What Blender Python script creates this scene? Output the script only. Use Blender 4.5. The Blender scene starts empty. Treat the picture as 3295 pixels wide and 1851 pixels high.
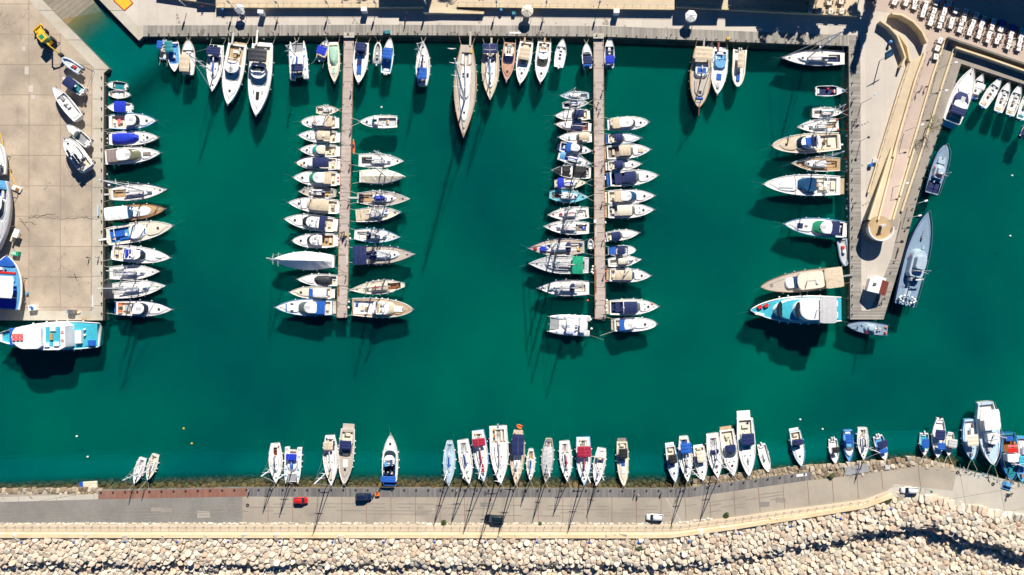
SKYSTR = .06; SUNSTR = 5.0; EXPO = .65
import bpy, bmesh, math, random
from mathutils import Vector, Matrix
from math import sin, cos, pi, sqrt, radians, atan2
R = random.Random(7)
scene = bpy.context.scene
COL = scene.collection
# ground scale: one photograph pixel is 0.086 m on the quay plane (z = 1.5 m above the water)
S = 0.086; CH = 200.0; Z0 = 1.5; CZ = Z0 + CH; D = 1.27911
def W(x, y, z=Z0):
    k = S * (CZ - z) / CH
    return Vector(((x - 1647.5) * k, (925.5 - y) * k, z))
def WD(x, y, z=Z0): return W(x * D, y * D, z)
PXM = 1 / S

# ---------------------------------------------------------------- materials
MATS = {}
def nt_new(name):
    m = bpy.data.materials.new(name); m.use_nodes = True
    nt = m.node_tree; b = nt.nodes['Principled BSDF']
    return m, nt, b
def mat(name, col, rough=.5, var=.10, vs=2.0, metal=0.0, bump=0.0, bs=8.0, coat=0.0, stretch=None):
    if name in MATS: return MATS[name]
    m, nt, b = nt_new(name); N = nt.nodes; L = nt.links
    tc = N.new('ShaderNodeTexCoord'); src = tc.outputs['Object']
    if stretch:
        mp = N.new('ShaderNodeMapping'); mp.inputs['Scale'].default_value = stretch
        L.new(src, mp.inputs[0]); src = mp.outputs[0]
    n = N.new('ShaderNodeTexNoise'); n.inputs['Scale'].default_value = vs; n.inputs['Detail'].default_value = 4
    L.new(src, n.inputs['Vector'])
    mr = N.new('ShaderNodeMapRange'); mr.inputs[1].default_value = .3; mr.inputs[2].default_value = .7
    L.new(n.outputs['Fac'], mr.inputs[0])
    mx = N.new('ShaderNodeMix'); mx.data_type = 'RGBA'
    mx.inputs['A'].default_value = (*[c * (1 - var * 1.3) for c in col], 1)
    mx.inputs['B'].default_value = (*[min(1, c * (1 + var * .7)) for c in col], 1)
    L.new(mr.outputs[0], mx.inputs['Factor']); L.new(mx.outputs['Result'], b.inputs['Base Color'])
    b.inputs['Roughness'].default_value = rough; b.inputs['Metallic'].default_value = metal
    b.inputs['Coat Weight'].default_value = coat
    if bump:
        n2 = N.new('ShaderNodeTexNoise'); n2.inputs['Scale'].default_value = bs; n2.inputs['Detail'].default_value = 3
        L.new(src, n2.inputs['Vector'])
        bp = N.new('ShaderNodeBump'); bp.inputs['Strength'].default_value = bump; bp.inputs['Distance'].default_value = .1
        L.new(n2.outputs['Fac'], bp.inputs['Height']); L.new(bp.outputs[0], b.inputs['Normal'])
    MATS[name] = m; return m
C = {}
def defc(n, col, rough=.5, **k):
    C[n] = mat(n + '_surface', col, rough, **k)
defc('white', (.82, .82, .82), .28, var=.07, vs=1.1)
defc('offwhite', (.77, .76, .73), .4, var=.12, vs=1.6)
defc('cream', (.70, .64, .52), .6, var=.08)
defc('sand', (.60, .50, .37), .8, var=.13, bump=.3, bs=2.5)
defc('tan', (.46, .34, .21), .8, var=.13, bump=.3, bs=2.5)
defc('taupe', (.24, .20, .18), .85, var=.14, bump=.3, bs=2.5)
defc('navy', (.006, .018, .10), .8, var=.25, bump=.3, bs=2.5)
defc('navyhull', (.008, .02, .09), .2, var=.1)
defc('blue', (.006, .10, .46), .8, var=.2, bump=.3, bs=2.5)
defc('cobalt', (.004, .03, .50), .8, var=.2, bump=.3, bs=2.5)
defc('skyblue', (.10, .34, .62), .5, var=.12)
defc('paleblue', (.42, .56, .68), .7, var=.12, bump=.3, bs=2.5)
defc('cyan', (.05, .42, .55), .45, var=.14)
defc('turq', (.16, .50, .60), .45, var=.12)
defc('teal', (.01, .22, .26), .6, var=.2)
defc('mint', (.36, .58, .46), .75, var=.12, bump=.3, bs=2.5)
defc('green', (.0, .30, .17), .8, var=.25, bump=.5, bs=2)
defc('maroon', (.34, .008, .04), .8, var=.2, bump=.3, bs=2.5)
defc('red', (.62, .03, .02), .4, var=.1)
defc('pink', (.75, .16, .16), .7, var=.15)
defc('orange', (.80, .16, .03), .6, var=.12)
defc('yellow', (.72, .42, .02), .5, var=.12)
defc('black', (.010, .011, .016), .7, var=.3)
defc('dark', (.03, .035, .045), .6, var=.3)
defc('grey', (.30, .31, .33), .6, var=.12)
defc('lightgrey', (.50, .51, .53), .6, var=.10, bump=.2, bs=2)
defc('navygrey', (.21, .31, .42), .6, var=.12)
defc('navylight', (.36, .46, .55), .6, var=.10)
defc('teak', (.47, .41, .35), .7, var=.16, vs=3, stretch=(.4, 6, 1))
defc('teakwarm', (.46, .30, .15), .6, var=.18, vs=3, stretch=(.4, 6, 1))
defc('pinkdeck', (.50, .27, .18), .6, var=.12, vs=3, stretch=(.4, 6, 1))
defc('wood', (.26, .11, .04), .4, var=.2, vs=3, stretch=(.4, 6, 1))
defc('redbrown', (.20, .045, .03), .6, var=.15)
defc('rubber', (.02, .02, .022), .8)
defc('steel', (.55, .56, .58), .3, metal=.8)
defc('rope', (.60, .56, .46), .9)
defc('ropedark', (.10, .16, .20), .9)
defc('skin', (.50, .29, .19), .6)
defc('hair', (.05, .03, .02), .7)
defc('yellowpaint', (.72, .46, .03), .45, var=.1)
defc('beigewall', (.62, .50, .29), .8, var=.14)
defc('solar', (.01, .015, .035), .2, var=.2)
defc('shirtblue', (.03, .08, .25), .8)
defc('shirtwhite', (.7, .7, .68), .8)
defc('shirtred', (.5, .03, .03), .8)
defc('jeans', (.03, .05, .12), .8)
def glass(name, col, rough=.08):
    m, nt, b = nt_new(name + '_glass')
    b.inputs['Base Color'].default_value = (*col, 1); b.inputs['Roughness'].default_value = rough
    b.inputs['Specular IOR Level'].default_value = .7
    C[name] = m
glass('glass', (.02, .03, .045)); glass('glassteal', (.03, .35, .36), .12); glass('glassgreen', (.03, .26, .14), .12)
glass('glassgrey', (.12, .15, .15), .1); glass('glassblue', (.02, .07, .16)); glass('glassolive', (.16, .16, .10), .12)

# ---------------------------------------------------------------- object helpers
def tag(o, label=None, cat=None, group=None, kind=None):
    if label: o['label'] = label
    if cat: o['category'] = cat
    if group: o['group'] = group
    if kind: o['kind'] = kind
    return o
def empty(name, loc, rz=0, label=None, cat=None, group=None):
    o = bpy.data.objects.new(name, None); COL.objects.link(o)
    o.location = loc; o.rotation_euler = (0, 0, rz); o.empty_display_size = .3
    return tag(o, label, cat, group)
class MB:
    def __init__(s): s.v = []; s.f = []; s.mi = []; s.mats = []; s.tint = None
    def m(s, mt):
        if mt not in s.mats: s.mats.append(mt)
        return s.mats.index(mt)
    def add(s, vs, fs, mt=None):
        n = len(s.v); s.v += [tuple(v) for v in vs]
        k = s.m(mt) if mt else 0
        for f in fs: s.f.append(tuple(i + n for i in f)); s.mi.append(k)
        return s
    def box(s, cx, cy, cz, dx, dy, dz, mt=None, rz=0, inset=0.0):
        vs = []
        for z, q in ((0, 0), (1, 0)) if not inset else ((0, 0), (.6, 0), (1, 1)):
            for a, b in ((-1, -1), (1, -1), (1, 1), (-1, 1)):
                x = a * (dx / 2 - q * inset); y = b * (dy / 2 - q * inset)
                vs.append((cx + x * cos(rz) - y * sin(rz), cy + x * sin(rz) + y * cos(rz), cz + z * dz))
        n = len(vs) // 4; fs = [(3, 2, 1, 0)]
        for k in range(n - 1):
            for i in range(4):
                j = (i + 1) % 4; fs.append((k*4+i, k*4+j, k*4+4+j, k*4+4+i))
        fs.append(tuple((n-1)*4 + i for i in range(4)))
        return s.add(vs, fs, mt)
    def prism(s, poly, z0, z1, mt=None):
        a = sum(poly[i][0]*poly[(i+1)%len(poly)][1] - poly[(i+1)%len(poly)][0]*poly[i][1] for i in range(len(poly)))
        if a < 0: poly = poly[::-1]
        n = len(poly)
        vs = [(p[0], p[1], z0) for p in poly] + [(p[0], p[1], z1) for p in poly]
        fs = [tuple(range(n))[::-1], tuple(range(n, 2*n))] + [(i, (i+1)%n, n+(i+1)%n, n+i) for i in range(n)]
        return s.add(vs, fs, mt)
    def loft(s, rings, mt=None, closed=True, cap0=False, cap1=False):
        n = len(rings[0]); vs = [p for r in rings for p in r]; fs = []
        for k in range(len(rings) - 1):
            for i in range(n if closed else n - 1):
                j = (i + 1) % n; fs.append((k*n+i, k*n+j, (k+1)*n+j, (k+1)*n+i))
        if cap0: fs.append(tuple(range(n))[::-1])
        if cap1: fs.append(tuple((len(rings)-1)*n + i for i in range(n)))
        return s.add(vs, fs, mt)
    def tube(s, pts, r, mt=None, n=5, r2=None):
        pts = [Vector(p) for p in pts]; rings = []
        for i, p in enumerate(pts):
            d = (pts[min(i+1, len(pts)-1)] - pts[max(i-1, 0)]).normalized()
            a = d.orthogonal().normalized(); b = d.cross(a)
            rr = r if r2 is None else r + (r2 - r) * i / max(1, len(pts)-1)
            rings.append([p + a*rr*cos(2*pi*k/n) + b*rr*sin(2*pi*k/n) for k in range(n)])
        for i in range(1, len(rings)):      # keep rings aligned
            best = min(range(n), key=lambda q: sum((rings[i][(k+q)%n]-rings[i-1][k]).length for k in range(n)))
            rings[i] = [rings[i][(k+best)%n] for k in range(n)]
        return s.loft(rings, mt, True, True, True)
    def cyl(s, x, y, z0, z1, r, mt=None, n=12, r2=None):
        r2 = r if r2 is None else r2
        a = [(x+r*cos(2*pi*k/n), y+r*sin(2*pi*k/n), z0) for k in range(n)]
        b = [(x+r2*cos(2*pi*k/n), y+r2*sin(2*pi*k/n), z1) for k in range(n)]
        return s.loft([a, b], mt, True, True, True)
    def ball(s, c, r, mt=None, n=8, m=5, sz=1):
        rings = []
        for i in range(m + 1):
            t = pi * i / m; q = max(.02, sin(t))
            rings.append([(c[0]+r*q*cos(2*pi*k/n), c[1]+r*q*sin(2*pi*k/n), c[2]-r*sz*cos(t)) for k in range(n)])
        return s.loft(rings, mt, True, True, True)
    def build(s, name, mt=None, parent=None, smooth=False, **tags):
        me = bpy.data.meshes.new(name); me.from_pydata(s.v, [], s.f)
        mats = s.mats if s.mats else [mt]
        for q in mats: me.materials.append(q)
        if s.mats: me.polygons.foreach_set('material_index', s.mi)
        if smooth: me.polygons.foreach_set('use_smooth', [True]*len(me.polygons))
        if s.tint: 
            at = me.attributes.new('tint', 'FLOAT', 'POINT'); at.data.foreach_set('value', s.tint)
        me.update()
        o = bpy.data.objects.new(name, me); COL.objects.link(o)
        if parent: o.parent = parent
        return tag(o, **tags)
def copy_tree(o, parent=None, kids=None):
    kids = KIDS(o) if kids is None else kids
    c = o.copy(); COL.objects.link(c)
    if parent: c.parent = parent
    for ch in kids: copy_tree(ch, c)
    return c
def KIDS(o): return [x for x in o.children]
def settle(o):          # put a world-built mesh's origin at its base centre
    xs = [v.co for v in o.data.vertices]
    c = Vector((sum(v.x for v in xs)/len(xs), sum(v.y for v in xs)/len(xs), min(v.z for v in xs)))
    o.data.transform(Matrix.Translation(-c)); o.location = c; return o
# ---------------------------------------------------------------- boats
ALLBOATS = []
class Boat:
    """local frame: x from stern (0) to bow (L), y to port, z up from the waterline"""
    def __init__(s, name, bow, stern, beam, label, cat, hull='white', deck='offwhite', fb=1.0, ws=.8, tm=.4, p=2.0, q=1.0,
                 cock=None, cockcol='cream', base=0.0, rw=None, rise=.25, group=None, hull2=None, wb=0.02, cdep=.55):
        s.fb = fb; s.rise = rise; s.ws = ws; s.tm = tm; s.p = p; s.q = q; s.base = base; s.wb = wb
        dz = base + fb
        a = WD(stern[0], stern[1], dz); b = WD(bow[0], bow[1], dz); v = b - a
        s.L = v.to_2d().length; s.B = beam * D * S
        s.root = empty(name, (a.x, a.y, base), atan2(v.y, v.x), label, cat, group)
        s.rw = rw or max(.09, .035 * s.B)
        s._hull(hull); s._deck(deck, cock, cockcol, cdep); ALLBOATS.append(s); s.rr = random.Random(label)
    def f(s, t):
        if t < s.tm: return s.ws + (1 - s.ws) * sin(pi/2 * t / s.tm)
        u = (t - s.tm) / (1 - s.tm); return max(s.wb, (max(0, 1 - u ** s.p)) ** s.q)
    def hb(s, t): return s.B / 2 * s.f(min(1, max(0, t)))
    def sh(s, t): return s.fb * (1 + s.rise * max(0, t) ** 2)
    def X(s, t, z=None):
        fbz = s.sh(t); z = fbz if z is None else z
        return s.L * (t - .06 * t * t * max(0, 1 - z / fbz))
    def _ts(s): return sorted(set([0, .02, .08, .16, .25, .35, .45, .55, .64, .72, .79, .85, .90, .94, .97, .988, 1]))
    def _hull(s, col):
        m = MB(); rings = []
        for t in s._ts():
            h = s.hb(t); z = s.sh(t); r = min(s.rw, h * .6)
            half = [(h - r, z - .12), (h - r, z), (h, z), (h * .98, z * .6), (h * .88, .05), (h * .65, -.55), (0.0, -.95)]
            pts = [(s.X(t, max(0, zz)), y, zz) for y, zz in half] + [(s.X(t, max(0, zz)), -y, zz) for y, zz in half[-2::-1]]
            rings.append(pts)
        m.loft(rings, None, False, True, False)
        s.hull = m.build('hull', C[col], s.root, True)
    def _deck(s, col, cock, cc, cdep=.55):
        ts = s._ts(); rim = s.rw
        if cock: ts = sorted(set([t for t in ts if abs(t-cock[0]) > .01 and abs(t-cock[1]) > .01] + [cock[0], cock[1]]))
        m = MB(); fl = MB()
        def e(t): return max(.01, s.hb(t) - min(rim, s.hb(t) * .6) - .005)
        for a, b in zip(ts[:-1], ts[1:]):
            za, zb = s.sh(a) - .1, s.sh(b) - .1; xa, xb = s.X(a), s.X(b)
            if cock and a >= cock[0] - 1e-6 and b <= cock[1] + 1e-6:
                wa, wb_ = min(cock[2] * s.B / 2, e(a) - .05), min(cock[2] * s.B / 2, e(b) - .05)
                for sg in (1, -1):
                    m.add([(xa, sg*wa, za), (xb, sg*wb_, zb), (xb, sg*e(b), zb), (xa, sg*e(a), za)], [(0, 1, 2, 3)] if sg < 0 else [(3, 2, 1, 0)])
                    fl.add([(xa, sg*wa, za - cdep), (xb, sg*wb_, zb - cdep), (xb, sg*wb_, zb + .05), (xa, sg*wa, za + .05)], [(0, 1, 2, 3)])
                fl.add([(xa, -wa, za-cdep), (xb, -wb_, zb-cdep), (xb, wb_, zb-cdep), (xa, wa, za-cdep)], [(0, 1, 2, 3)])
                for t_, x_, w_, z_ in ((a, xa, wa, za), (b, xb, wb_, zb)):
                    if abs(t_-cock[0]) < 1e-6 or abs(t_-cock[1]) < 1e-6:
                        fl.add([(x_, -w_, z_-cdep), (x_, w_, z_-cdep), (x_, w_, z_+.05), (x_, -w_, z_+.05)], [(0, 1, 2, 3)])
            else:
                m.add([(xa, -e(a), za), (xb, -e(b), zb), (xb, e(b), zb), (xa, e(a), za)], [(0, 1, 2, 3)])
        m.build('deck', C[col], s.root)
        if cock: fl.build('cockpit', C[cc], s.root)
    # ---- outline-based superstructure
    def ring(s, u0, u1, w, z, inset=0, fr=0, af=0, rf=.4, ra=.12, n=12, off=0):
        port = []
        for k in range(n + 1):
            tt = k / n; tt = 1 - (1 - tt) ** 1.5 if tt > .5 else tt * (1 - .5 ** 1.5) / .5
            t = u0 + (u1 - u0) * tt
            hw = min(w * s.B / 2, s.hb(t) - .22)
            if tt > 1 - rf: a = (tt - (1 - rf)) / rf; hw = hw * sqrt(max(0, 1 - a*a)) * .92 + hw * .08
            if tt < ra: a = 1 - tt / ra; hw *= sqrt(1 - .4*a*a)
            hw = max(.03, hw - inset)
            x = t * s.L
            x -= fr * max(0, tt - .35) / .65; x += af * max(0, .35 - tt) / .35
            port.append((x, hw + off))
        return [(x, y, z) for x, y in port] + [(x, -y, z) for x, y in reversed(port)]
    def shell(s, name, u0, u1, w, z, h, col, parent=None, ins=.1, fr=0, af=0, rf=.4, ra=.12, crown=.05, smooth=False, fr0=0):
        zb = s.sh((u0+u1)/2) - .15 + z if z < 50 else z - 100
        m = MB(); n = 12; k = dict(rf=rf, ra=ra, n=n)
        r0 = s.ring(u0, u1, w, zb, 0, fr0, 0, **k); r1 = s.ring(u0, u1, w, zb + h*.8, ins*.5, fr0+fr*.7, af*.7, **k)
        r2 = s.ring(u0, u1, w, zb + h, ins, fr0+fr, af, **k)
        m.loft([r0, r1, r2])
        N = 2*(n+1); vs = []; 
        for i in range(n+1):
            p, q = r2[i], r2[N-1-i]
            vs += [p, ((p[0]+q[0])/2, p[1]*.5, zb+h+crown), ((p[0]+q[0])/2, q[1]*.5, zb+h+crown), q]
        fs = []
        for i in range(n):
            for j in range(3): fs.append((i*4+j, i*4+j+1, i*4+5+j, i*4+4+j)[::-1])
        m.add(vs, fs)
        o = m.build(name, C[col], parent or s.root, smooth); s.top = zb + h + crown
        return o
    def windows(s, par, u0, u1, w, z, h, col='glass'):
        zb = s.sh((u0+u1)/2) - .15 + z
        for sg in (1, -1):
            m = MB(); lo = []; hi = []
            for k in range(7):
                t = u0 + (u1-u0)*k/6; hw = min(w*s.B/2, s.hb(t)-.22) + .012
                lo.append((t*s.L, sg*hw, zb)); hi.append((t*s.L, sg*(hw-.03), zb+h))
            m.loft([lo, hi], None, False); m.build('window', C[col], par)
    def box(s, name, u, v, lu, wv, col, z=0, h=.15, parent=None, rz=0, inset=.04, absz=None):
        zb = absz if absz is not None else s.sh(u) - .1 + z
        return MB().box(u*s.L, v*s.B/2, zb, lu*s.L, wv*s.B/2, h, None, rz, inset).build(name, C[col], parent or s.root)
    def hatch(s, u, v=0, sz=.55, z=.0, col='black', rnd=False):
        zb = s.sh(u) - .1 + z; m = MB()
        if rnd: m.cyl(u*s.L, v*s.B/2, zb, zb+.07, sz*.55)
        else: m.box(u*s.L, v*s.B/2, zb, sz, sz, .07)
        return m.build('hatch', C[col], s.root)
    def canopy(s, u0, u1, w, z, col, v=0, frame=True, name='canopy', sag=.12, parent=None, hw=None):
        m = MB(); n = 6; k = 5; hw = (hw or w * s.B / 2); top = []; zb = s.sh(0) + z
        for i in range(n+1):
            t = i/n; x = (u0 + (u1-u0)*t)*s.L; e = .93 if i in (0, n) else 1
            top.append([(x, v*s.B/2 + hw*e*(2*j/k-1), zb + sag*(1-(2*j/k-1)**2)*1.5 + (.05 if i % 2 else 0) - (.06 if i in (0, n) else 0)) for j in range(k+1)])
        bot = [[(x, y, z_-.07) for x, y, z_ in r] for r in top]
        m.loft(top, None, False)
        m.loft([r[::-1] for r in bot], None, False)
        edge = lambda g: [g[0][j] for j in range(k+1)] + [g[i][k] for i in range(1, n+1)] + [g[n][j] for j in range(k-1, -1, -1)] + [g[i][0] for i in range(n-1, 0, -1)]
        m.loft([edge(bot), edge(top)])
        o = m.build(name, C[col], parent or s.root, False)
        if frame:
            for x in (u0*s.L+.15, u1*s.L-.15):
                y = v*s.B/2; h_ = hw-.06
                MB().tube([(x, y-h_, s.sh(0)-.1), (x, y-h_, zb-.06), (x, y+h_, zb-.06), (x, y+h_, s.sh(0)-.1)], .03).build('canopy_frame', C['steel'], o)
        s.top = zb + sag*1.5
        return o
    def cover(s, u0, u1, col, h=.9, w=1.0, name='boat_cover', ridge=.6):
        m = MB(); rings = []; n = 16
        for i in range(n+1):
            t = u0 + (u1-u0)*i/n; z = s.sh(t)+.03; hw = max(.04, s.hb(t)*w - .02)
            r_ = h * (sin(pi*min(1, max(0, (i+.6)/(n+1.2)))) ** .5)
            wob = .05*sin(i*2.3)
            rings.append([(t*s.L, hw, z-.1), (t*s.L, hw*.97, z+.12), (t*s.L, hw*.5, z+r_*ridge+wob), (t*s.L, 0, z+r_+.03*cos(i*3)),
                          (t*s.L, -hw*.5, z+r_*ridge-wob), (t*s.L, -hw*.97, z+.12), (t*s.L, -hw, z-.1)])
        m.loft(rings, None, False, True, True); s.top = s.sh(.5)+h
        return m.build(name, C[col], s.root)
    def rail(s, u0=.45, u1=1.0, h=.65, r=.028, name='bow_rail'):
        m = MB()
        for sg in (1, -1):
            pts = []
            for k in range(9):
                t = u0 + (u1-u0)*k/8; pts.append((s.X(t) + (.12 if k == 8 else 0), sg*max(0, s.hb(t)-.12), s.sh(t)+h))
                if k % 2 == 0: m.tube([(s.X(t), sg*max(.02, s.hb(t)-.1), s.sh(t)-.05), pts[-1]], r*.8, n=3)
            m.tube(pts, r, n=4)
        m.build(name, C['steel'], s.root)
    def fenders(s, n=3, u0=.15, u1=.75, col='white', sides=(1, -1), r=.17):
        for sg in sides:
            for k in range(n):
                t = u0 + (u1-u0)*(k+s.rr.uniform(-.25, .25)+.5)/n
                x = t*s.L; y = sg*(s.hb(t)+r*.9); z = s.sh(t)*.5
                MB().ball((x, y, z), r, sz=1.9).build('fender', C[col], s.root, True)
    def mast(s, u=.55, h=None, ns=2, boom=.30, cover='offwhite', col='white', r=None, jib=True, jibcol='offwhite', head=.98, stern=.02, z0=.35, furl=True):
        h = h or 1.25*s.L; r = r or .10 + .0045*h; zb = s.sh(u)+z0-.3; x = u*s.L
        mm = MB().tube([(x, 0, zb), (x, 0, h*.6), (x-.01*h, 0, h)], r, n=6, r2=r*.7).build('mast', C[col], s.root, True)
        for k in range(ns):
            z = h*(.40 + .27*k) if ns > 1 else h*.55; sw = s.B*(.36-.07*k)
            q = MB(); q.tube([(x, 0, z), (x-.12*sw, sw, z+.05)], r*.55, n=4, r2=.03); q.tube([(x, 0, z), (x-.12*sw, -sw, z+.05)], r*.55, n=4, r2=.03)
            q.build('spreader', C['white'], mm)
        if s.L > 11 and s.rr.random() < .6:
            MB().ball((x+.3, 0, h*.45), .28, sz=.5).build('radar_dome', C['white'], mm, True)
        g = MB(); w = .026
        g.tube([(x, 0, h), (stern*s.L, 0, s.sh(0)+.1)], w, n=3)
        for sg in (1, -1): g.tube([(x, 0, h*.97), (x-.1*s.B, sg*s.B*.30, h*.45), (x-.2, sg*(s.hb(u)-.1), s.sh(u))], w, n=3)
        g.build('rigging', C['steel'], s.root)
        if jib:
            MB().tube([(x, 0, h*.96), (x+(head*s.L-x)*.5, 0, h*.5+.1), (head*s.L, 0, s.sh(.95)+.3)], .09, n=4, r2=.12 if furl else .035).build('forestay', C[jibcol if furl else 'steel'], s.root)
        if boom:
            zb2 = s.sh(.4)+1.15
            bo = MB().tube([(x, 0, zb2), (x-boom*s.L, 0, zb2+.12)], r*.9, n=6).build('boom', C['lightgrey'], s.root, True)
            if cover:
                rings = []
                for k in range(7):
                    t = k/6; xx = x + .12 - (boom*s.L*.95)*t; hh = .42*(1-.55*t)+.06*sin(k*2.1); ww = .20*(1-.4*t)+.03*sin(k*1.7)
                    rings.append([(xx, ww, zb2+.12*t-.1), (xx, ww*.6, zb2+hh), (xx, -ww*.6, zb2+hh), (xx, -ww, zb2+.12*t-.1)])
                MB().loft(rings, None, True, True, True).build('sail_cover', C[cover], bo)
    def outboard(s, n=1, col='white', v0=0):
        for k in range(n):
            y = (k-(n-1)/2)*.62 + v0*s.B/2; z = s.fb
            m = MB(); m.box(-.32, y, z-.05, .62, .40, .42, C[col], 0, .08); m.box(-.3, y, -.3, .2, .14, z+.25, C['dark'])
            m.build('outboard_motor', None, s.root)
    def platform(s, l=.8, col='white', w=.85, z=.28):
        MB().box(-l/2+.02, 0, z, l, s.B*w*s.ws, .12, None, 0, .04).build('swim_platform', C[col], s.root)
    def seat(s, u, v, lu, wv, col='cream', z=-.45, h=.4): return s.box('seat', u, v, lu, wv, col, z, h)
    def ties(s, end='s', d=4.0, both=False, spread=.9, water=True, z=1.4):
        """mooring lines from stern (or bow) corners to the quay, and ground lines running down at the other end"""
        def line(p, q, col='rope', r=.040):
            p = Vector(p); q = Vector(q); mid = (p+q)/2 - Vector((0, 0, .25))
            MB().tube([p, mid, q], r, n=3).build('mooring_line', C[col], s.root)
        zz = z - s.base
        if end == 's':
            for sg in (1, -1): line((.15, sg*(s.hb(0)-.15), s.sh(0)), (-d, sg*(s.hb(0)*spread+.3*d*(1 if s.rr.random() < .7 else -.4)), zz))
            if water:
                for sg in (1, -1)[: 1 + (s.rr.random() < .5)]: line((s.L*.97, sg*.1, s.sh(1)), (s.L+2+1.5*s.rr.random(), sg*(.5+s.rr.random()), -.1), 'ropedark', .012)
        else:
            for sg in (1, -1): line((s.L*.97, sg*.12, s.sh(1)), (s.L+d, sg*(.35*d+.4), zz))
            if water: line((.1, s.hb(0)*.8, s.sh(0)), (-2.5, s.hb(0)+.8, -.1), 'ropedark', .012)
    def gangway(s, v=.4, l=2.6, col='grey'):
        MB().box(-l/2+.3, v*s.B/2, s.fb+.1, l, .5, .06).build('gangway', C[col], s.root)
    def arch(s, u, w, z=1.9, col='white', dome=True, r=.1):
        hw = w*s.B/2; x = u*s.L; zb = s.sh(u)
        m = MB(); m.tube([(x+.3, -hw, zb-.1), (x, -hw, zb+z*.75), (x, -hw*.7, zb+z), (x, hw*.7, zb+z), (x, hw, zb+z*.75), (x+.3, hw, zb-.1)], r, n=5)
        o = m.build('radar_arch', C[col], s.root, True)
        if dome: MB().ball((x, s.rr.uniform(-.4, .4), zb+z+.15), .24, sz=.6).build('radar_dome', C['white'], o, True)
    def buoyring(s, u, v, z=.05, parent=None, absz=None):
        x, y = u*s.L, v*s.B/2; zb = absz if absz is not None else s.sh(u)-.1+z; m = MB(); rings = []
        for i in range(11):
            a = 2*pi*i/10
            rings.append([(x+(.30+.09*cos(b))*cos(a), y+(.30+.09*cos(b))*sin(a), zb+.09+.09*sin(b)) for b in (0, pi/2, pi, 3*pi/2)])
        m.loft(rings); m.build('lifebuoy', C['red'], parent or s.root, True)

def clutter(b, n=3):
    """small loose gear that breaks up clean decks: coiled ropes, winches, vents"""
    r = b.rr
    for _ in range(n):
        t = r.uniform(.1, .85); y = r.uniform(-.75, .75)*b.hb(t); z = b.sh(t)-.08
        MB().cyl(t*b.L, y, z, z+.14, r.uniform(.07, .14), None, 7).build('winch', C['steel'] if r.random() < .5 else C['dark'], b.root)

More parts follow.
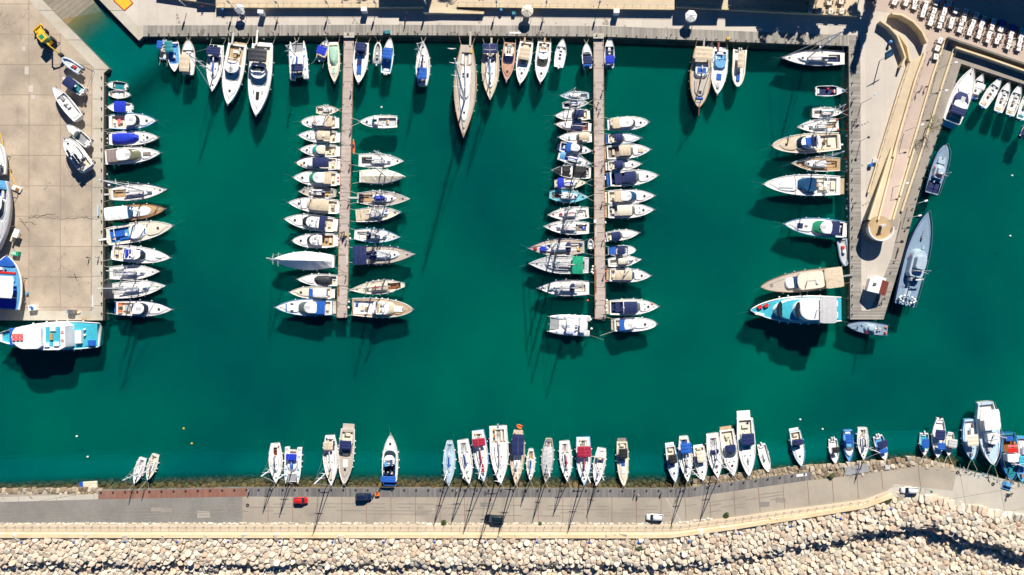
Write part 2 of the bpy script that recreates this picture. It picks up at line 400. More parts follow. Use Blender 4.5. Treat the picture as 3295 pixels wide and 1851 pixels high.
def sail(bow, stern, beam, label, can=None, cov='blue', deck='offwhite', hull='white', cockcol='teak', mh=1.2, mu=.56, ns=2,
         cock=(.07, .30, .42), cab=(.30, .74, .50), cabcol='white', ties='s', d=3.0, hat='black', base=0, wheel=True, dodger=None, fend=3, ws=.66,
         boom=.32, name='sailing_yacht', cat='sailboat', group=None, mast=True, q=1.0, p=2.0, fb=1.0, tm=.42, jib='offwhite', solar=False, rail=True, extra=None):
    small = math.dist(bow, stern) < 70
    if small: fb *= .8
    b = Boat(name, bow, stern, beam, label, cat, hull, deck, fb, ws, tm, p, q, cock, cockcol, base, group=group)
    h = .38 if small else .5
    c = b.shell('cabin', cab[0], cab[1], cab[2], 0, h, cabcol, ins=.12, fr=.5, rf=.6)
    b.windows(c, cab[0]+.05, cab[0]+(cab[1]-cab[0])*.6, cab[2], .14, h*.45)
    hz = h+.06
    hs = .5 if b.L > 9 else .35
    b.hatch(cab[0]+(cab[1]-cab[0])*.82, 0, hs, hz-.06, hat)
    b.hatch(.86 if cab[1] < .84 else cab[1]+.06, 0, hs*.9, 0, hat)
    if b.L > 10:
        for v in (.22, -.22): b.hatch(cab[0]+(cab[1]-cab[0])*.5, v, .3, hz-.05, hat)
    b.box('companionway', cab[0]+.025, 0, .05, .26, 'dark', h-.05, .1)
    u = (cock[0]+cock[1])/2; lu = (cock[1]-cock[0])*.8
    for v in (.30, -.30): b.seat(u, v, lu, .20, cockcol if cockcol != 'teak' else 'offwhite', -.5, .32)
    if wheel and b.L > 9:
        m = MB(); x = (cock[0]+.05)*b.L; z = b.sh(0)+.25
        pts = [(x, .42*sin(a), z+.42*cos(a)) for a in [2*pi*k/10 for k in range(11)]]; m.tube(pts, .03, n=4); m.tube([(x, 0, z), (x+.1, 0, z-.7)], .07, n=5)
        m.build('steering_wheel', C['steel'], b.root)
    if mast: b.mast(mu, mh*b.L, ns, boom, cov, jibcol=jib, z0=h)
    if can: b.canopy(can[0], can[1], can[3] if len(can) > 3 else .72, 1.75 if not small else 1.4, can[2], v=can[4] if len(can) > 4 else 0)
    if dodger: b.shell('sprayhood', cab[0]-.02, cab[0]+.085, .55, .35, .75, dodger, ins=.25, fr=.5, rf=.7, crown=.08)
    if solar: b.box('solar_panel', .03, .0, .08, 1.1, 'solar', 1.5, .05)
    if rail: b.rail(.05, 1.0, .55, .02, 'guard_rail')
    rr = b.rr; zc = b.sh(.5)-.1
    for sg in (1, -1):
        pts = [(t*b.L, sg*(b.hb(t)-.38), b.sh(t)-.06) for t in (.34, .42, .50, .58)]
        MB().tube(pts, .05, n=4).build('genoa_track', C['dark'], b.root)
        MB().cyl((cock[1]-.02)*b.L, sg*(cock[2]*b.B/2+.16), b.sh(cock[1])-.12, b.sh(cock[1])+.12, .13, None, 8).build('winch', C['steel'], b.root)
    if mast:
        for v in (-.12, .12): MB().tube([(mu*b.L, v*b.B*.4, zc+h+.06), ((cab[0]+.02)*b.L, v*b.B, zc+h+.06)], .03, n=3).build('halyard', C[rr.choice(['ropedark', 'blue', 'red', 'dark'])], b.root)
    if rr.random() < .5: b.box('life_raft', mu+.10, 0, .07, .20, 'white', h+.02, .28)
    if rr.random() < .45: b.box('rope_bag', .03+cock[0]*.5, rr.choice([-.45, .45]), .04, .16, rr.choice(['navy', 'blue', 'redbrown', 'yellow']), 0, .25)
    if b.L > 10: b.box('anchor_locker', .93, 0, .03, .16, 'lightgrey', 0, .05)
    if fend: b.fenders(fend)
    clutter(b, 5)
    if ties: b.ties(ties, d)
    if extra: extra(b)
    return b

def motor(bow, stern, beam, label, style='soft', col='tan', ws='glass', cw=(.12, .62), deck='offwhite', hull='white', plat=.9, platcol='white', hat=1,
          cockcol='cream', w=.74, ties='s', d=2.5, base=0, pads=None, rnd=False, name='motor_cruiser', cat='motorboat', group=None, fb=1.15, fend=3,
          archu=None, p=2.3, q=.85, seats='cream', wsx=None, extra=None, roofw=None, slope=.9, roofcol='white', bridge='cream', solar=False, rail=True, tm=.38, wsd=.88):
    small = math.dist(bow, stern) < 78
    if col == 'none': col = None
    if small: fb *= .82
    c0, c1 = cw
    cock = (.03 if style != 'open' else .05, c0+(c1-c0)*(.42 if style in ('hard', 'fly') else .8), w-.06)
    b = Boat(name, bow, stern, beam, label, cat, hull, deck, fb, wsd, tm, p, q, cock, cockcol, base, group=group)
    L = b.L; k = min(1, L/12)
    if plat: b.platform(plat*k, platcol)
    # foredeck trunk with a soft raised edge
    b.shell('foredeck', c1-.02, .90, w*.82, 0, .22*k+.05, 'white' if deck == 'offwhite' else deck, ins=.15, fr=.4, rf=.75, crown=.05, smooth=False)
    fz = .22*k+.1
    if hat: 
        b.hatch(c1+(.9-c1)*.55, 0, .6*k, fz, 'black', rnd)
        if hat > 1:
            for v in (.3, -.3): b.hatch(c1+(.9-c1)*.28, v, .34*k, fz-.04, 'dark', True)
    xs = wsx if wsx else (c1 - .16 if style != 'soft' else c1-.14)
    if style in ('hard', 'fly'):
        m0 = c0+(c1-c0)*.32
        cb = b.shell('cabin', m0, c1, w, 0, .55, 'white', ins=.05, fr=.15, rf=.5)
        g = b.shell('windscreen', m0+.01, c1-.01, w*.97, .55, .75*k+.15, ws, ins=.22, fr=slope*L*.11, rf=.5, crown=.02)
        rz = .55+.75*k+.15
        rf_ = b.shell('hardtop', m0-.03 if style == 'hard' else m0-.06, c1-.11*slope, w*.9, rz, .12, roofcol if style == 'hard' else 'white', ins=.12, rf=.45, crown=.08 if style == 'hard' else .0)
        if style == 'hard':
            if roofcol in ('white', 'offwhite'):
                b.box('roof_hatch', (m0+c1-.11)/2+.03, 0, .10, .42, 'lightgrey' if not solar else 'solar', rz+.08, .08)
            b.seat(c0*.55+.02, 0, .06, w*.9, seats); b.seat((c0+m0)/2, .38, (m0-c0)*.8, .2, seats)
            if col and col != roofcol: b.canopy(max(.03, c0-.02), m0, w, rz+.1-.15, col, sag=.05)
        else:
            z = b.sh(.4)-.15+rz+.12; a, e = m0-.03, c1-.15
            fbm = b.shell('flybridge', a+.02, e, w*.86, rz+.12, .42, 'white', ins=.08, fr=.3, rf=.5, crown=-.25)
            MB().box((a+.30*(e-a))*L, 0, z+.16, .22*(e-a)*L, b.B*.5, .3, None, 0, .05).build('sunbed', C[bridge], fbm)
            for v in (.16, -.16): MB().box((a+.58*(e-a))*L, v*b.B, z+.16, .5, .55, .45, None, 0, .08).build('helm_seat', C[bridge], fbm)
            MB().box((a+.74*(e-a))*L, 0, z+.16, .4, b.B*.36, .5, None, 0, .08).build('helm_console', C['white'], fbm)
            if col and col not in ('none',): b.canopy(a+.10, a+.55*(e-a)+.04, w*.8, rz+1.75, col)
            b.arch(a+.03, w*.82, rz+1.1, dome=True)
            b.seat(c0*.6, 0, .06, w*.9, seats)
    elif style in ('soft', 'open'):
        g = b.shell('windscreen', xs-.10, c1, w*.95, .05, .75*k+.15, ws, ins=.2, fr=slope*L*.08, rf=.65, crown=-.05)
        if style == 'soft':
            rf_ = b.canopy(c0, c1-.10, w*.92, .9*k+.75, col, sag=.14)
        b.seat(c0*.5+.02, 0, .06, w, seats)
        b.seat((c0+c1)/2-.05, -.42, (c1-c0)*.5, .22, seats)
        b.seat(c1-.2, .25, .06, .32, seats, -.45, .7)
        b.box('helm_console', c1-.13, .25, .04, .36, 'white', -.3, .75)
        if archu or (style == 'open' and L > 8): b.arch(archu or c0+.06, w*1.05, 1.1*k+.5)
    elif style == 'cover':
        b.shell('cockpit_cover', c0, c1, w*1.02, 0, .9*k, col, ins=.45, fr=.9, af=.5, rf=.6, ra=.25, crown=.15, smooth=True)
    elif style == 'fullcover':
        b.cover(c0, c1, col)
    if pads:
        for (u, v, lu, wv, cc) in pads: b.box('sun_pad', u, v, lu, wv, cc, fz+.02, .12)
    if solar and style == 'fly': b.box('solar_panel', c0+.3, 0, .07, .5, 'solar', 2.4, .05)
    if rail: b.rail(.42, 1.0, .6)
    rr = b.rr
    if style in ('hard', 'fly', 'open') and L > 8:
        b.box('cockpit_table', (cock[0]+cock[1])/2-.01, -.08, .05, .30, rr.choice(['teakwarm', 'offwhite', 'teak']), -.2, .25)
    if rr.random() < .6: b.box('cushion', cock[0]+.05, rr.choice([-.3, .3]), .05, .2, rr.choice(['navy', 'blue', 'taupe', 'white', 'lightgrey']), -.1, .12)
    b.box('anchor_locker', .90, 0, .025, .16, 'lightgrey', .02, .05)
    if style in ('hard', 'fly'):
        o_ = [x for x in b.root.children if x.name.startswith('hardtop')]
        if o_ and rr.random() < .6: MB().tube([(xs*L-.3, -.25*b.B, b.top+.03), (xs*L-.3, .25*b.B, b.top+.03)], .03, n=3).build('roof_bar', C['steel'], o_[0])
    # bow roller and anchor
    m = MB(); m.box(L+.05, 0, b.sh(1)-.02, .55, .22, .08, C['steel']); m.box(L+.22, 0, b.sh(1)-.15, .2, .34, .1, C['grey']); m.build('anchor', None, b.root)
    if fend: b.fenders(fend)
    clutter(b, 3)
    if ties: b.ties(ties, d)
    if extra: extra(b)
    return b

def skiff(bow, stern, beam, label, can=None, motors=1, mcol='white', inner='offwhite', hull='white', deck='white', console=True, ties='s', d=2.0, base=0,
          name='small_boat', cat='small boat', group=None, seats='offwhite', fb=.72, wsf='glassgrey', fend=1, q=.8, p=2.2, bowpad=None, extra=None, wsd=.82, cab=None, cabcol='white'):
    b = Boat(name, bow, stern, beam, label, cat, hull, deck, fb, wsd, .4, p, q, (.05, .72 if not cab else cab[0], .80), inner, base, rise=.35, group=group, cdep=.4)
    if cab:
        c = b.shell('cabin', cab[0]-.01, cab[1], .7, 0, .45, cabcol, ins=.1, fr=.4, rf=.6); b.windows(c, cab[0]+.02, cab[0]+(cab[1]-cab[0])*.6, .7, .15, .2)
        b.shell('windscreen', cab[0]-.03, cab[0]+.10, .62, .4, .45, wsf, ins=.15, fr=.35, rf=.6, crown=-.03)
    if console and not cab:
        b.box('helm_console', .50, 0, .10, .42, 'white', -.4, .75); b.box('windscreen', .545, 0, .02, .40, wsf, .3, .3)
        b.seat(.38, 0, .07, .45, seats, -.4, .5)
    b.seat(.10, 0, .07, .95, seats, -.4, .3)
    if bowpad: b.box('sun_pad', .66, 0, .16, .5, bowpad, -.32, .2)
    else: b.seat(.66, 0, .05, .7, seats, -.4, .25)
    if can: b.canopy(can[0], can[1], can[3] if len(can) > 3 else .8, 1.45, can[2], sag=.1, v=can[4] if len(can) > 4 else 0)
    if motors: b.outboard(motors, mcol)
    b.rail(.6, 1.0, .4, .02)
    if fend: b.fenders(fend, r=.13)
    clutter(b, 3)
    if ties: b.ties(ties, d, water=False)
    if extra: extra(b)
    return b

def rib(bow, stern, beam, label, tube='lightgrey', inner='grey', console=True, motors=1, mcol='dark', can=None, base=0, name='inflatable_boat', seats='grey', ties=None, extra=None, cat='inflatable boat', d=1.5, pads=None):
    a = WD(*stern, base+.6); b_ = WD(*bow, base+.6); v = b_-a; L = v.to_2d().length; B = beam*D*S
    root = empty(name, (a.x, a.y, base), atan2(v.y, v.x), label, cat)
    class O: pass
    o = Boat.__new__(Boat); o.L = L; o.B = B; o.root = root; o.fb = .55; o.rise = .3; o.ws = .95; o.tm = .4; o.p = 2.6; o.q = .6; o.base = base; o.rr = random.Random(label); o.wb = .02; o.rw = .1
    r = min(.26, B*.13); hw = B/2-r
    pts = [(-.1, hw, .42), (L*.3, hw, .42), (L*.6, hw*.98, .46), (L*.78, hw*.8, .52), (L*.9, hw*.48, .6), (L*.965, hw*.16, .64)]
    pts = pts + [(x, -y, z) for x, y, z in reversed(pts)]
    MB().tube(pts, r, n=8).build('inflatable_tube', C[tube], root, True)
    m = MB(); k = []
    for x, y, z in pts[:6]: k.append([(x, y, .3), (x, y*.4, .05), (x, 0, -.15), (x, -y*.4, .05), (x, -y, .3)])
    m.loft(k, None, False, True, True); m.loft([[(x, y, .33), (x, -y, .33)] for x, y, z in pts[:6]], None, False)
    m.build('floor', C[inner], root)
    o.fb = .45
    if console: o.box('helm_console', .45, 0, .12, .5, 'white', 0, .7); o.seat(.3, 0, .1, .55, seats, 0, .45)
    else: o.box('thwart', .4, 0, .08, 1.2, seats, 0, .15)
    o.box('transom', .03, 0, .04, 1.4, 'grey', -.1, .35)
    if motors: o.outboard(motors, mcol)
    if pads:
        for (u, vv, lu, wv, cc) in pads: o.box('cushion', u, vv, lu, wv, cc, .02, .2)
    if can: o.canopy(can[0], can[1], can[3], 1.5, can[2], sag=.1)
    if ties: o.ties(ties, d, water=False)
    if extra: extra(o)
    return o

def catamaran(bow, stern, beam, label, can=(.10, .38, 'navy'), cov='blue', mh=1.25, ties='s', d=3, stripes=False, extra=None, mast=True, side=0):
    """two slender hulls, bridge deck, trampoline between the bows"""
    b = Boat.__new__(Boat); dz = 1.2
    a = WD(*stern, dz); e = WD(*bow, dz); v = e-a; b.L = v.to_2d().length; b.B = beam*D*S; L, B = b.L, b.B
    b.root = empty('catamaran', (a.x, a.y, 0), atan2(v.y, v.x), label, 'catamaran')
    b.fb = 1.2; b.rise = .12; b.ws = .9; b.tm = .3; b.p = 2.4; b.q = .8; b.base = 0; b.rr = random.Random(label); b.wb = .02; b.rw = .1
    for sg in (1, -1):
        m = MB(); rings = []; cy = sg*B*.36
        for t in (0, .03, .15, .3, .5, .7, .85, .94, .98, 1):
            h = B*.14*(1 if t < .5 else max(.05, 1-((t-.5)/.5)**2.2)); z = 1.2*(1+.12*t)
            rings.append([(t*L, cy+y*h, zz) for y, zz in ((0, z+.03), (.9, z), (1, z-.1), (.8, .1), (0, -.4), (-.8, .1), (-1, z-.1), (-.9, z))])
        m.loft(rings, None, True, True, True); m.build('hull', C['white'], b.root, True)
        for u in (.25, .6, .78): MB().box(u*L, cy, 1.24*(1+.1*u), .5, .5, .06).build('hatch', C['skyblue'], b.root)
        MB().box(.05*L, cy, 1.16, .08*L, B*.2, .12).build('stern_step', C['lightgrey'], b.root)
    MB().box(.40*L, 0, .75, .66*L, B*.62, .42, None, 0, .05).build('bridge_deck', C['offwhite'], b.root)
    MB().box(.83*L, 0, 1.12, .20*L, B*.5, .03).build('trampoline', C['grey'], b.root)
    MB().tube([(.93*L, -B*.36, 1.3), (.93*L, B*.36, 1.3)], .09).build('crossbeam', C['lightgrey'], b.root)
    cb = b.shell('cabin', .30, .68, .62, .05, .75, 'white', ins=.3, fr=.9, rf=.6)
    b.windows(cb, .36, .6, .62, .35, .3)
    b.box('cockpit', .17, 0, .20, .8, 'teak', .05, .04); b.seat(.08, 0, .05, .7, 'cream', .05, .4)
    if can: b.canopy(can[0], can[1], .62, 1.6, can[2])
    if stripes:
        sp = b.canopy(.36, .56, .8, 1.35, 'white', name='striped_awning', frame=False)
        for k in range(6): MB().box((.37+.033*k)*L, 0, b.top-.12, .05*L*.3, B*.78, .03).build('stripe', C['blue'], sp)
    if mast: b.mast(.55, mh*L, 2, .36, cov, z0=.9)
    b.fenders(4, .1, .8)
    clutter(b, 5)
    if ties: b.ties(ties, d)
    if extra: extra(b)
    return b
def interp(tab, x):
    for (x0, y0), (x1, y1) in zip(tab[:-1], tab[1:]):
        if x <= x1: return y0 + (y1-y0)*(x-x0)/(x1-x0)
    return tab[-1][1]
# ---------------------------------------------------------------- ground materials
def ground(name, c1, c2, scale=.15, joints=None, jcol=(.12, .10, .08), rough=.85, fine=.10, planks=None, stain=.35, stcol=(.16, .13, .10), cracks=0.0, bump=.15, pebble=0):
    m, nt, b = nt_new(name); N = nt.nodes; L = nt.links
    tc = N.new('ShaderNodeTexCoord'); P = tc.outputs['Object']
    def noise(sc, det=6, vec=None, rg=.6):
        n = N.new('ShaderNodeTexNoise'); n.inputs['Scale'].default_value = sc; n.inputs['Detail'].default_value = det; n.inputs['Roughness'].default_value = rg
        L.new(vec or P, n.inputs['Vector']); return n.outputs['Fac']
    def rng(x, a, bb, c=0, d=1):
        r = N.new('ShaderNodeMapRange'); L.new(x, r.inputs[0])
        for i, v in enumerate((a, bb, c, d)): r.inputs[i+1].default_value = v
        return r.outputs[0]
    def mix(f, A, B, mode='MIX'):
        x = N.new('ShaderNodeMix'); x.data_type = 'RGBA'; x.blend_type = mode
        for s, v in (('Factor', f), ('A', A), ('B', B)):
            if hasattr(v, 'is_linked') or hasattr(v, 'links'): L.new(v, x.inputs[s])
            else: x.inputs[s].default_value = v if s == 'Factor' else (*v, 1)
        return x.outputs['Result']
    def mth(op, a, bb=None):
        x = N.new('ShaderNodeMath'); x.operation = op
        for i, v in enumerate((a, bb)):
            if v is None: continue
            if isinstance(v, (int, float)): x.inputs[i].default_value = v
            else: L.new(v, x.inputs[i])
        return x.outputs[0]
    col = mix(rng(noise(scale, 8), .35, .65), c1, c2)
    col = mix(rng(noise(3.5, 3), .3, .7, 0, fine), col, (.0, .0, .0))
    sx = N.new('ShaderNodeSeparateXYZ')
    st = N.new('ShaderNodeMapping'); st.inputs['Scale'].default_value = (1, .25, 1); L.new(P, st.inputs[0])
    col = mix(rng(noise(.5, 10, st.outputs[0], .75), .55, .85, 0, stain), col, stcol)
    if joints:
        rot = N.new('ShaderNodeMapping'); rot.vector_type = 'POINT'; rot.inputs['Rotation'].default_value = (0, 0, joints.get('rot', 0)); L.new(P, rot.inputs[0]); L.new(rot.outputs[0], sx.inputs[0])
        mask = None
        for ax, key in ((0, 'x'), (1, 'y')):
            if key not in joints: continue
            p, o, w = joints[key]
            f = mth('FRACT', mth('DIVIDE', mth('SUBTRACT', sx.outputs[ax], o), p))
            e = mth('GREATER_THAN', mth('ABSOLUTE', mth('SUBTRACT', f, .5)), .5 - w / p / 2)
            mask = e if mask is None else mth('MAXIMUM', mask, e)
        wn = N.new('ShaderNodeTexWhiteNoise'); wn.noise_dimensions = '2D'
        sn = N.new('ShaderNodeVectorMath'); sn.operation = 'SNAP'; sub = N.new('ShaderNodeVectorMath'); sub.operation = 'SUBTRACT'
        L.new(rot.outputs[0], sub.inputs[0]); sub.inputs[1].default_value = (joints.get('x', (1, 0, 0))[1], joints.get('y', (1, 0, 0))[1], 0)
        L.new(sub.outputs[0], sn.inputs[0]); sn.inputs[1].default_value = (joints.get('x', (1e4, 0, 0))[0], joints.get('y', (1e4, 0, 0))[0], 1e4)
        L.new(sn.outputs[0], wn.inputs['Vector'])
        col = mix(rng(wn.outputs['Value'], 0, 1, 0, .10), col, (.02, .015, .01))
        col = mix(mth('MULTIPLY', mask, .75), col, jcol)
    if planks:      # (rotation, board width, strength)
        r = N.new('ShaderNodeMapping'); r.inputs['Rotation'].default_value = (0, 0, planks[0]); L.new(P, r.inputs[0])
        s2 = N.new('ShaderNodeSeparateXYZ'); L.new(r.outputs[0], s2.inputs[0])
        q = mth('FLOOR', mth('DIVIDE', s2.outputs[0], planks[1])); wn = N.new('ShaderNodeTexWhiteNoise'); wn.noise_dimensions = '1D'; L.new(q, wn.inputs['W'])
        col = mix(mth('MULTIPLY', wn.outputs['Value'], planks[2]), col, (.02, .017, .012))
        q = mth('FLOOR', mth('DIVIDE', s2.outputs[0], planks[1]*9)); w2 = N.new('ShaderNodeTexWhiteNoise'); w2.noise_dimensions = '1D'; L.new(q, w2.inputs['W'])
        col = mix(mth('MULTIPLY', w2.outputs['Value'], .14), col, (.25, .24, .2))
        st.inputs['Scale'].default_value = (1.5, .25, 1)
    if cracks:
        v = N.new('ShaderNodeTexVoronoi'); v.feature = 'DISTANCE_TO_EDGE'; v.inputs['Scale'].default_value = .11
        dn = N.new('ShaderNodeTexNoise'); dn.inputs['Scale'].default_value = .8; dn.inputs['Detail'].default_value = 6; L.new(P, dn.inputs['Vector'])
        ad = N.new('ShaderNodeMix'); ad.data_type = 'VECTOR'; ad.inputs['Factor'].default_value = .35; L.new(P, ad.inputs[4]); 
        sc = N.new('ShaderNodeVectorMath'); sc.operation = 'SCALE'; sc.inputs['Scale'].default_value = 8; L.new(dn.outputs['Color'], sc.inputs[0])
        av = N.new('ShaderNodeVectorMath'); L.new(P, av.inputs[0]); L.new(sc.outputs[0], av.inputs[1]); L.new(av.outputs[0], v.inputs['Vector'])
        k = mth('MULTIPLY', rng(v.outputs['Distance'], 0, .010, 1, 0), rng(noise(.06, 3), .52, .60, 0, cracks))
        col = mix(k, col, (.05, .04, .03))
    b.inputs['Roughness'].default_value = rough; L.new(col, b.inputs['Base Color'])
    bp = N.new('ShaderNodeBump'); bp.inputs['Strength'].default_value = bump; bp.inputs['Distance'].default_value = .05
    L.new(noise(6, 5), bp.inputs['Height']); L.new(bp.outputs[0], b.inputs['Normal'])
    C[name] = m
def wx(x): return (x-1647.5)*S
def wy(y): return (925.5-y)*S
ground('apron', (.56, .46, .35), (.37, .305, .24), .11, {'x': (101*S, wx(93), .22), 'y': (97.6*S, wy(208), .22)}, cracks=1.0, stain=.75, fine=.16, jcol=(.24, .19, .15))
ground('apronedge', (.54, .50, .42), (.44, .40, .32), .2, {'y': (95*S, wy(319), .18)}, stain=.4)
ground('promenade', (.62, .56, .49), (.54, .49, .43), .12, {'x': (60*S, 0, .1), 'y': (400, 0, .0)}, jcol=(.4, .36, .32), stain=.18)
ground('terrace', (.62, .51, .36), (.52, .43, .31), .2, stain=.25)
ground('boards', (.40, .37, .33), (.31, .29, .26), .3, planks=(0, .42, .42), stain=.25)
ground('boardsv', (.40, .37, .33), (.31, .29, .26), .3, planks=(pi/2, .42, .42), stain=.25)
ground('boardsdark', (.22, .21, .21), (.17, .165, .17), .3, planks=(0, .42, .45), stain=.2)
ground('boardsred', (.30, .135, .095), (.24, .11, .08), .3, planks=(0, .42, .25), stain=.2)
ground('pontoon', (.56, .47, .43), (.49, .41, .37), .4, {'y': (103*S, 0, .16)}, planks=(pi/2, .5, .16), stain=.2)
ground('asphaltold', (.215, .205, .19), (.285, .27, .245), .12, stain=.35, stcol=(.10, .10, .105), fine=.25)
ground('roadconc', (.41, .36, .29), (.31, .27, .225), .1, stain=.5, stcol=(.22, .2, .18))
ground('walk', (.66, .55, .40), (.58, .48, .35), .15, stain=.2)
ground('coping', (.72, .60, .40), (.64, .50, .30), .3, stain=.3, stcol=(.55, .36, .14))
ground('palecon', (.56, .52, .45), (.48, .445, .38), .12, {'x': (120*S, 0, .12), 'y': (70*S, 0, .1), 'rot': -.17}, stain=.3)
ground('pinkpave', (.52, .41, .35), (.46, .37, .31), .2, stain=.3)
ground('quayroad', (.34, .30, .255), (.27, .24, .21), .2, stain=.35)
ground('wallface', (.20, .19, .17), (.12, .12, .10), .4, stain=.5, stcol=(.03, .04, .03))
ground('ramp', (.36, .31, .24), (.26, .23, .18), .25, {'x': (1.2, 0, .12), 'rot': .9}, stain=.5)
ground('tanfloor', (.40, .27, .14), (.50, .38, .22), .25, stain=.5, stcol=(.28, .13, .04))
ground('seabed', (.10, .085, .05), (.06, .055, .035), .4)
ground('rubblebed', (.30, .26, .21), (.16, .14, .115), .9)
ground('crackfill', (.06, .05, .04), (.03, .028, .025), .6)
ground('sandbed', (.30, .21, .085), (.22, .16, .07), .3, stain=.3)
# rocks read a per-stone attribute
def rockmat(name, cols, bump=.5):
    m, nt, b = nt_new(name); N = nt.nodes; L = nt.links
    a = N.new('ShaderNodeAttribute'); a.attribute_name = 'tint'
    cr = N.new('ShaderNodeValToRGB'); L.new(a.outputs['Fac'], cr.inputs[0])
    cr.color_ramp.elements[0].color = (*cols[0], 1); cr.color_ramp.elements[1].color = (*cols[-1], 1)
    for i, c in enumerate(cols[1:-1]): e = cr.color_ramp.elements.new((i+1)/(len(cols)-1)); e.color = (*c, 1)
    tc = N.new('ShaderNodeTexCoord'); n = N.new('ShaderNodeTexNoise'); n.inputs['Scale'].default_value = 1.1; n.inputs['Detail'].default_value = 8; n.inputs['Roughness'].default_value = .7
    L.new(tc.outputs['Object'], n.inputs['Vector'])
    mr = N.new('ShaderNodeMapRange'); mr.inputs[1].default_value = .45; mr.inputs[2].default_value = .8; mr.inputs[4].default_value = .7; L.new(n.outputs['Fac'], mr.inputs[0])
    mx = N.new('ShaderNodeMix'); mx.data_type = 'RGBA'; L.new(mr.outputs[0], mx.inputs['Factor']); L.new(cr.outputs[0], mx.inputs['A'])
    mx.inputs['B'].default_value = (*[c*.45 for c in cols[len(cols)//2]], 1)
    L.new(mx.outputs['Result'], b.inputs['Base Color']); b.inputs['Roughness'].default_value = .9
    bp = N.new('ShaderNodeBump'); bp.inputs['Strength'].default_value = bump; bp.inputs['Distance'].default_value = .25
    L.new(n.outputs['Fac'], bp.inputs['Height']); L.new(bp.outputs[0], b.inputs['Normal']); C[name] = m
rockmat('rock', [(.68, .60, .48), (.56, .49, .39), (.74, .68, .58), (.61, .53, .42), (.71, .65, .55), (.61, .46, .33), (.67, .61, .51)])
rockmat('wetrock', [(.13, .085, .035), (.08, .055, .025), (.18, .115, .05), (.09, .075, .035)])
rockmat('shorerock', [(.34, .26, .17), (.45, .38, .28), (.22, .16, .10), (.52, .46, .38)])

# ---------------------------------------------------------------- land
def pw(pts, z=Z0): return [W(x, y, z).to_2d() for x, y in pts]
def slab(name, pts, z0, z1, col, face='wallface', zref=None, **t):
    m = MB(); poly = pw(pts, zref if zref is not None else z1)
    m.prism(poly, z0, z1, C[face]); m.mi[1] = m.m(C[col])
    return m.build(name, None, **({'kind': 'structure'} | t))
def sheet(name, pts, z, col, **t):
    m = MB(); poly = pw(pts, z); m.add([(p[0], p[1], z) for p in poly], [tuple(range(len(poly)))])
    o = m.build(name, C[col], **({'kind': 'structure'} | t))
    if o.data.polygons[0].normal.z < 0: o.data.flip_normals()
    return o
def band(name, up, lo, z, col, h=None, **t):
    """strip between two polylines of the same length"""
    m = MB(); n = len(up)
    vs = [W(x, y, z) for x, y in up] + [W(x, y, z) for x, y in lo]
    if h is None: m.add(vs, [(i, n+i, n+i+1, i+1) for i in range(n-1)])
    else:
        vb = [(v[0], v[1], v[2]-h) for v in vs]
        m.add(vs + vb, [(i, n+i, n+i+1, i+1) for i in range(n-1)] + [(n+i, 3*n+i, 3*n+i+1, n+i+1) for i in range(n-1)] + [(i+1, 2*n+i+1, 2*n+i, i) for i in range(n-1)]
              + [(0, 2*n, 3*n, n), (n-1, 2*n-1, 4*n-1, 3*n-1)])
    return m.build(name, C[col], **({'kind': 'structure'} | t))
# west apron
A = 60
slab('quay_apron', [(-500,-450),(87,-450),(87,-50),(351,221),(334,235),(330,1031),(-500,1031)], -5, Z0, 'apron')
sheet('apron_kerb_strip', [(87,-60),(136,0),(351,221),(334,235),(330,1031),(-500,1031),(-500,1001),(296,1001),(299,216),(92,0),(50,-60)], Z0+.006, 'apronedge')
band('quay_fender_strip', [(334,238),(330,1031)], [(342,238),(338,1031)], .9, 'rubber', .6)
rc = random.Random(77); m = MB()
for x0, y0, x1, y1, k_ in ((92,700,190,703,14),(190,706,262,699,10),(262,699,330,706,9),(100,694,180,690,9),(60,712,118,722,8),(62,702,96,745,8),(214,893,262,895,7),(240,880,247,905,5)):
    pp = [W(x0+(x1-x0)*i/k_, y0+(y1-y0)*i/k_+(rc.uniform(-3,3) if 0 < i < k_ else 0), Z0+.012) for i in range(k_+1)]
    for a, b_ in zip(pp[:-1], pp[1:]):
        d_ = (b_-a).normalized(); n_ = Vector((-d_.y, d_.x, 0))*rc.uniform(.05, .13); m.add([a-n_, b_-n_*.5, b_+n_*.5, a+n_], [(0,1,2,3)])
m.build('concrete_crack', C['crackfill'], kind='structure')
# slipway
nx, ny = .63, .776
def slz(x, y): return -(((x-220)*nx + (y-75)*ny)) * S * .125
m = MB(); cs = [(87,-50),(272,-50),(325,0),(460,125),(352,222),(136,0)]
vs = [W(x, y, max(-6, min(Z0, slz(x, y)))) for x, y in [(87,-50),(272,-50),(475,150),(330,260)]]
g = []; 
for i in range(9):
    for j in range(3):
        s_ = i/8; t_ = j/2; x = (87+(330-87)*s_)*(1-t_) + (272+(490-272)*s_)*t_; y = (-50+(260+50)*s_)*(1-t_) + (-50+(170+50)*s_)*t_
        g.append(W(x, y, min(Z0-.01, slz(x, y))))
m.add(g, [(i*3+j, (i+1)*3+j, (i+1)*3+j+1, i*3+j+1) for i in range(8) for j in range(2)]); 
k1 = m.m(C['ramp']); k2 = m.m(C['sandbed']); m.mi = [k1 if i < 6 else k2 for i in range(16)]
m.build('slipway', None, kind='structure')
slab('upper_street', [(87,-450),(272,-450),(272,-50),(87,-50)], -5, Z0-.004, 'ramp')
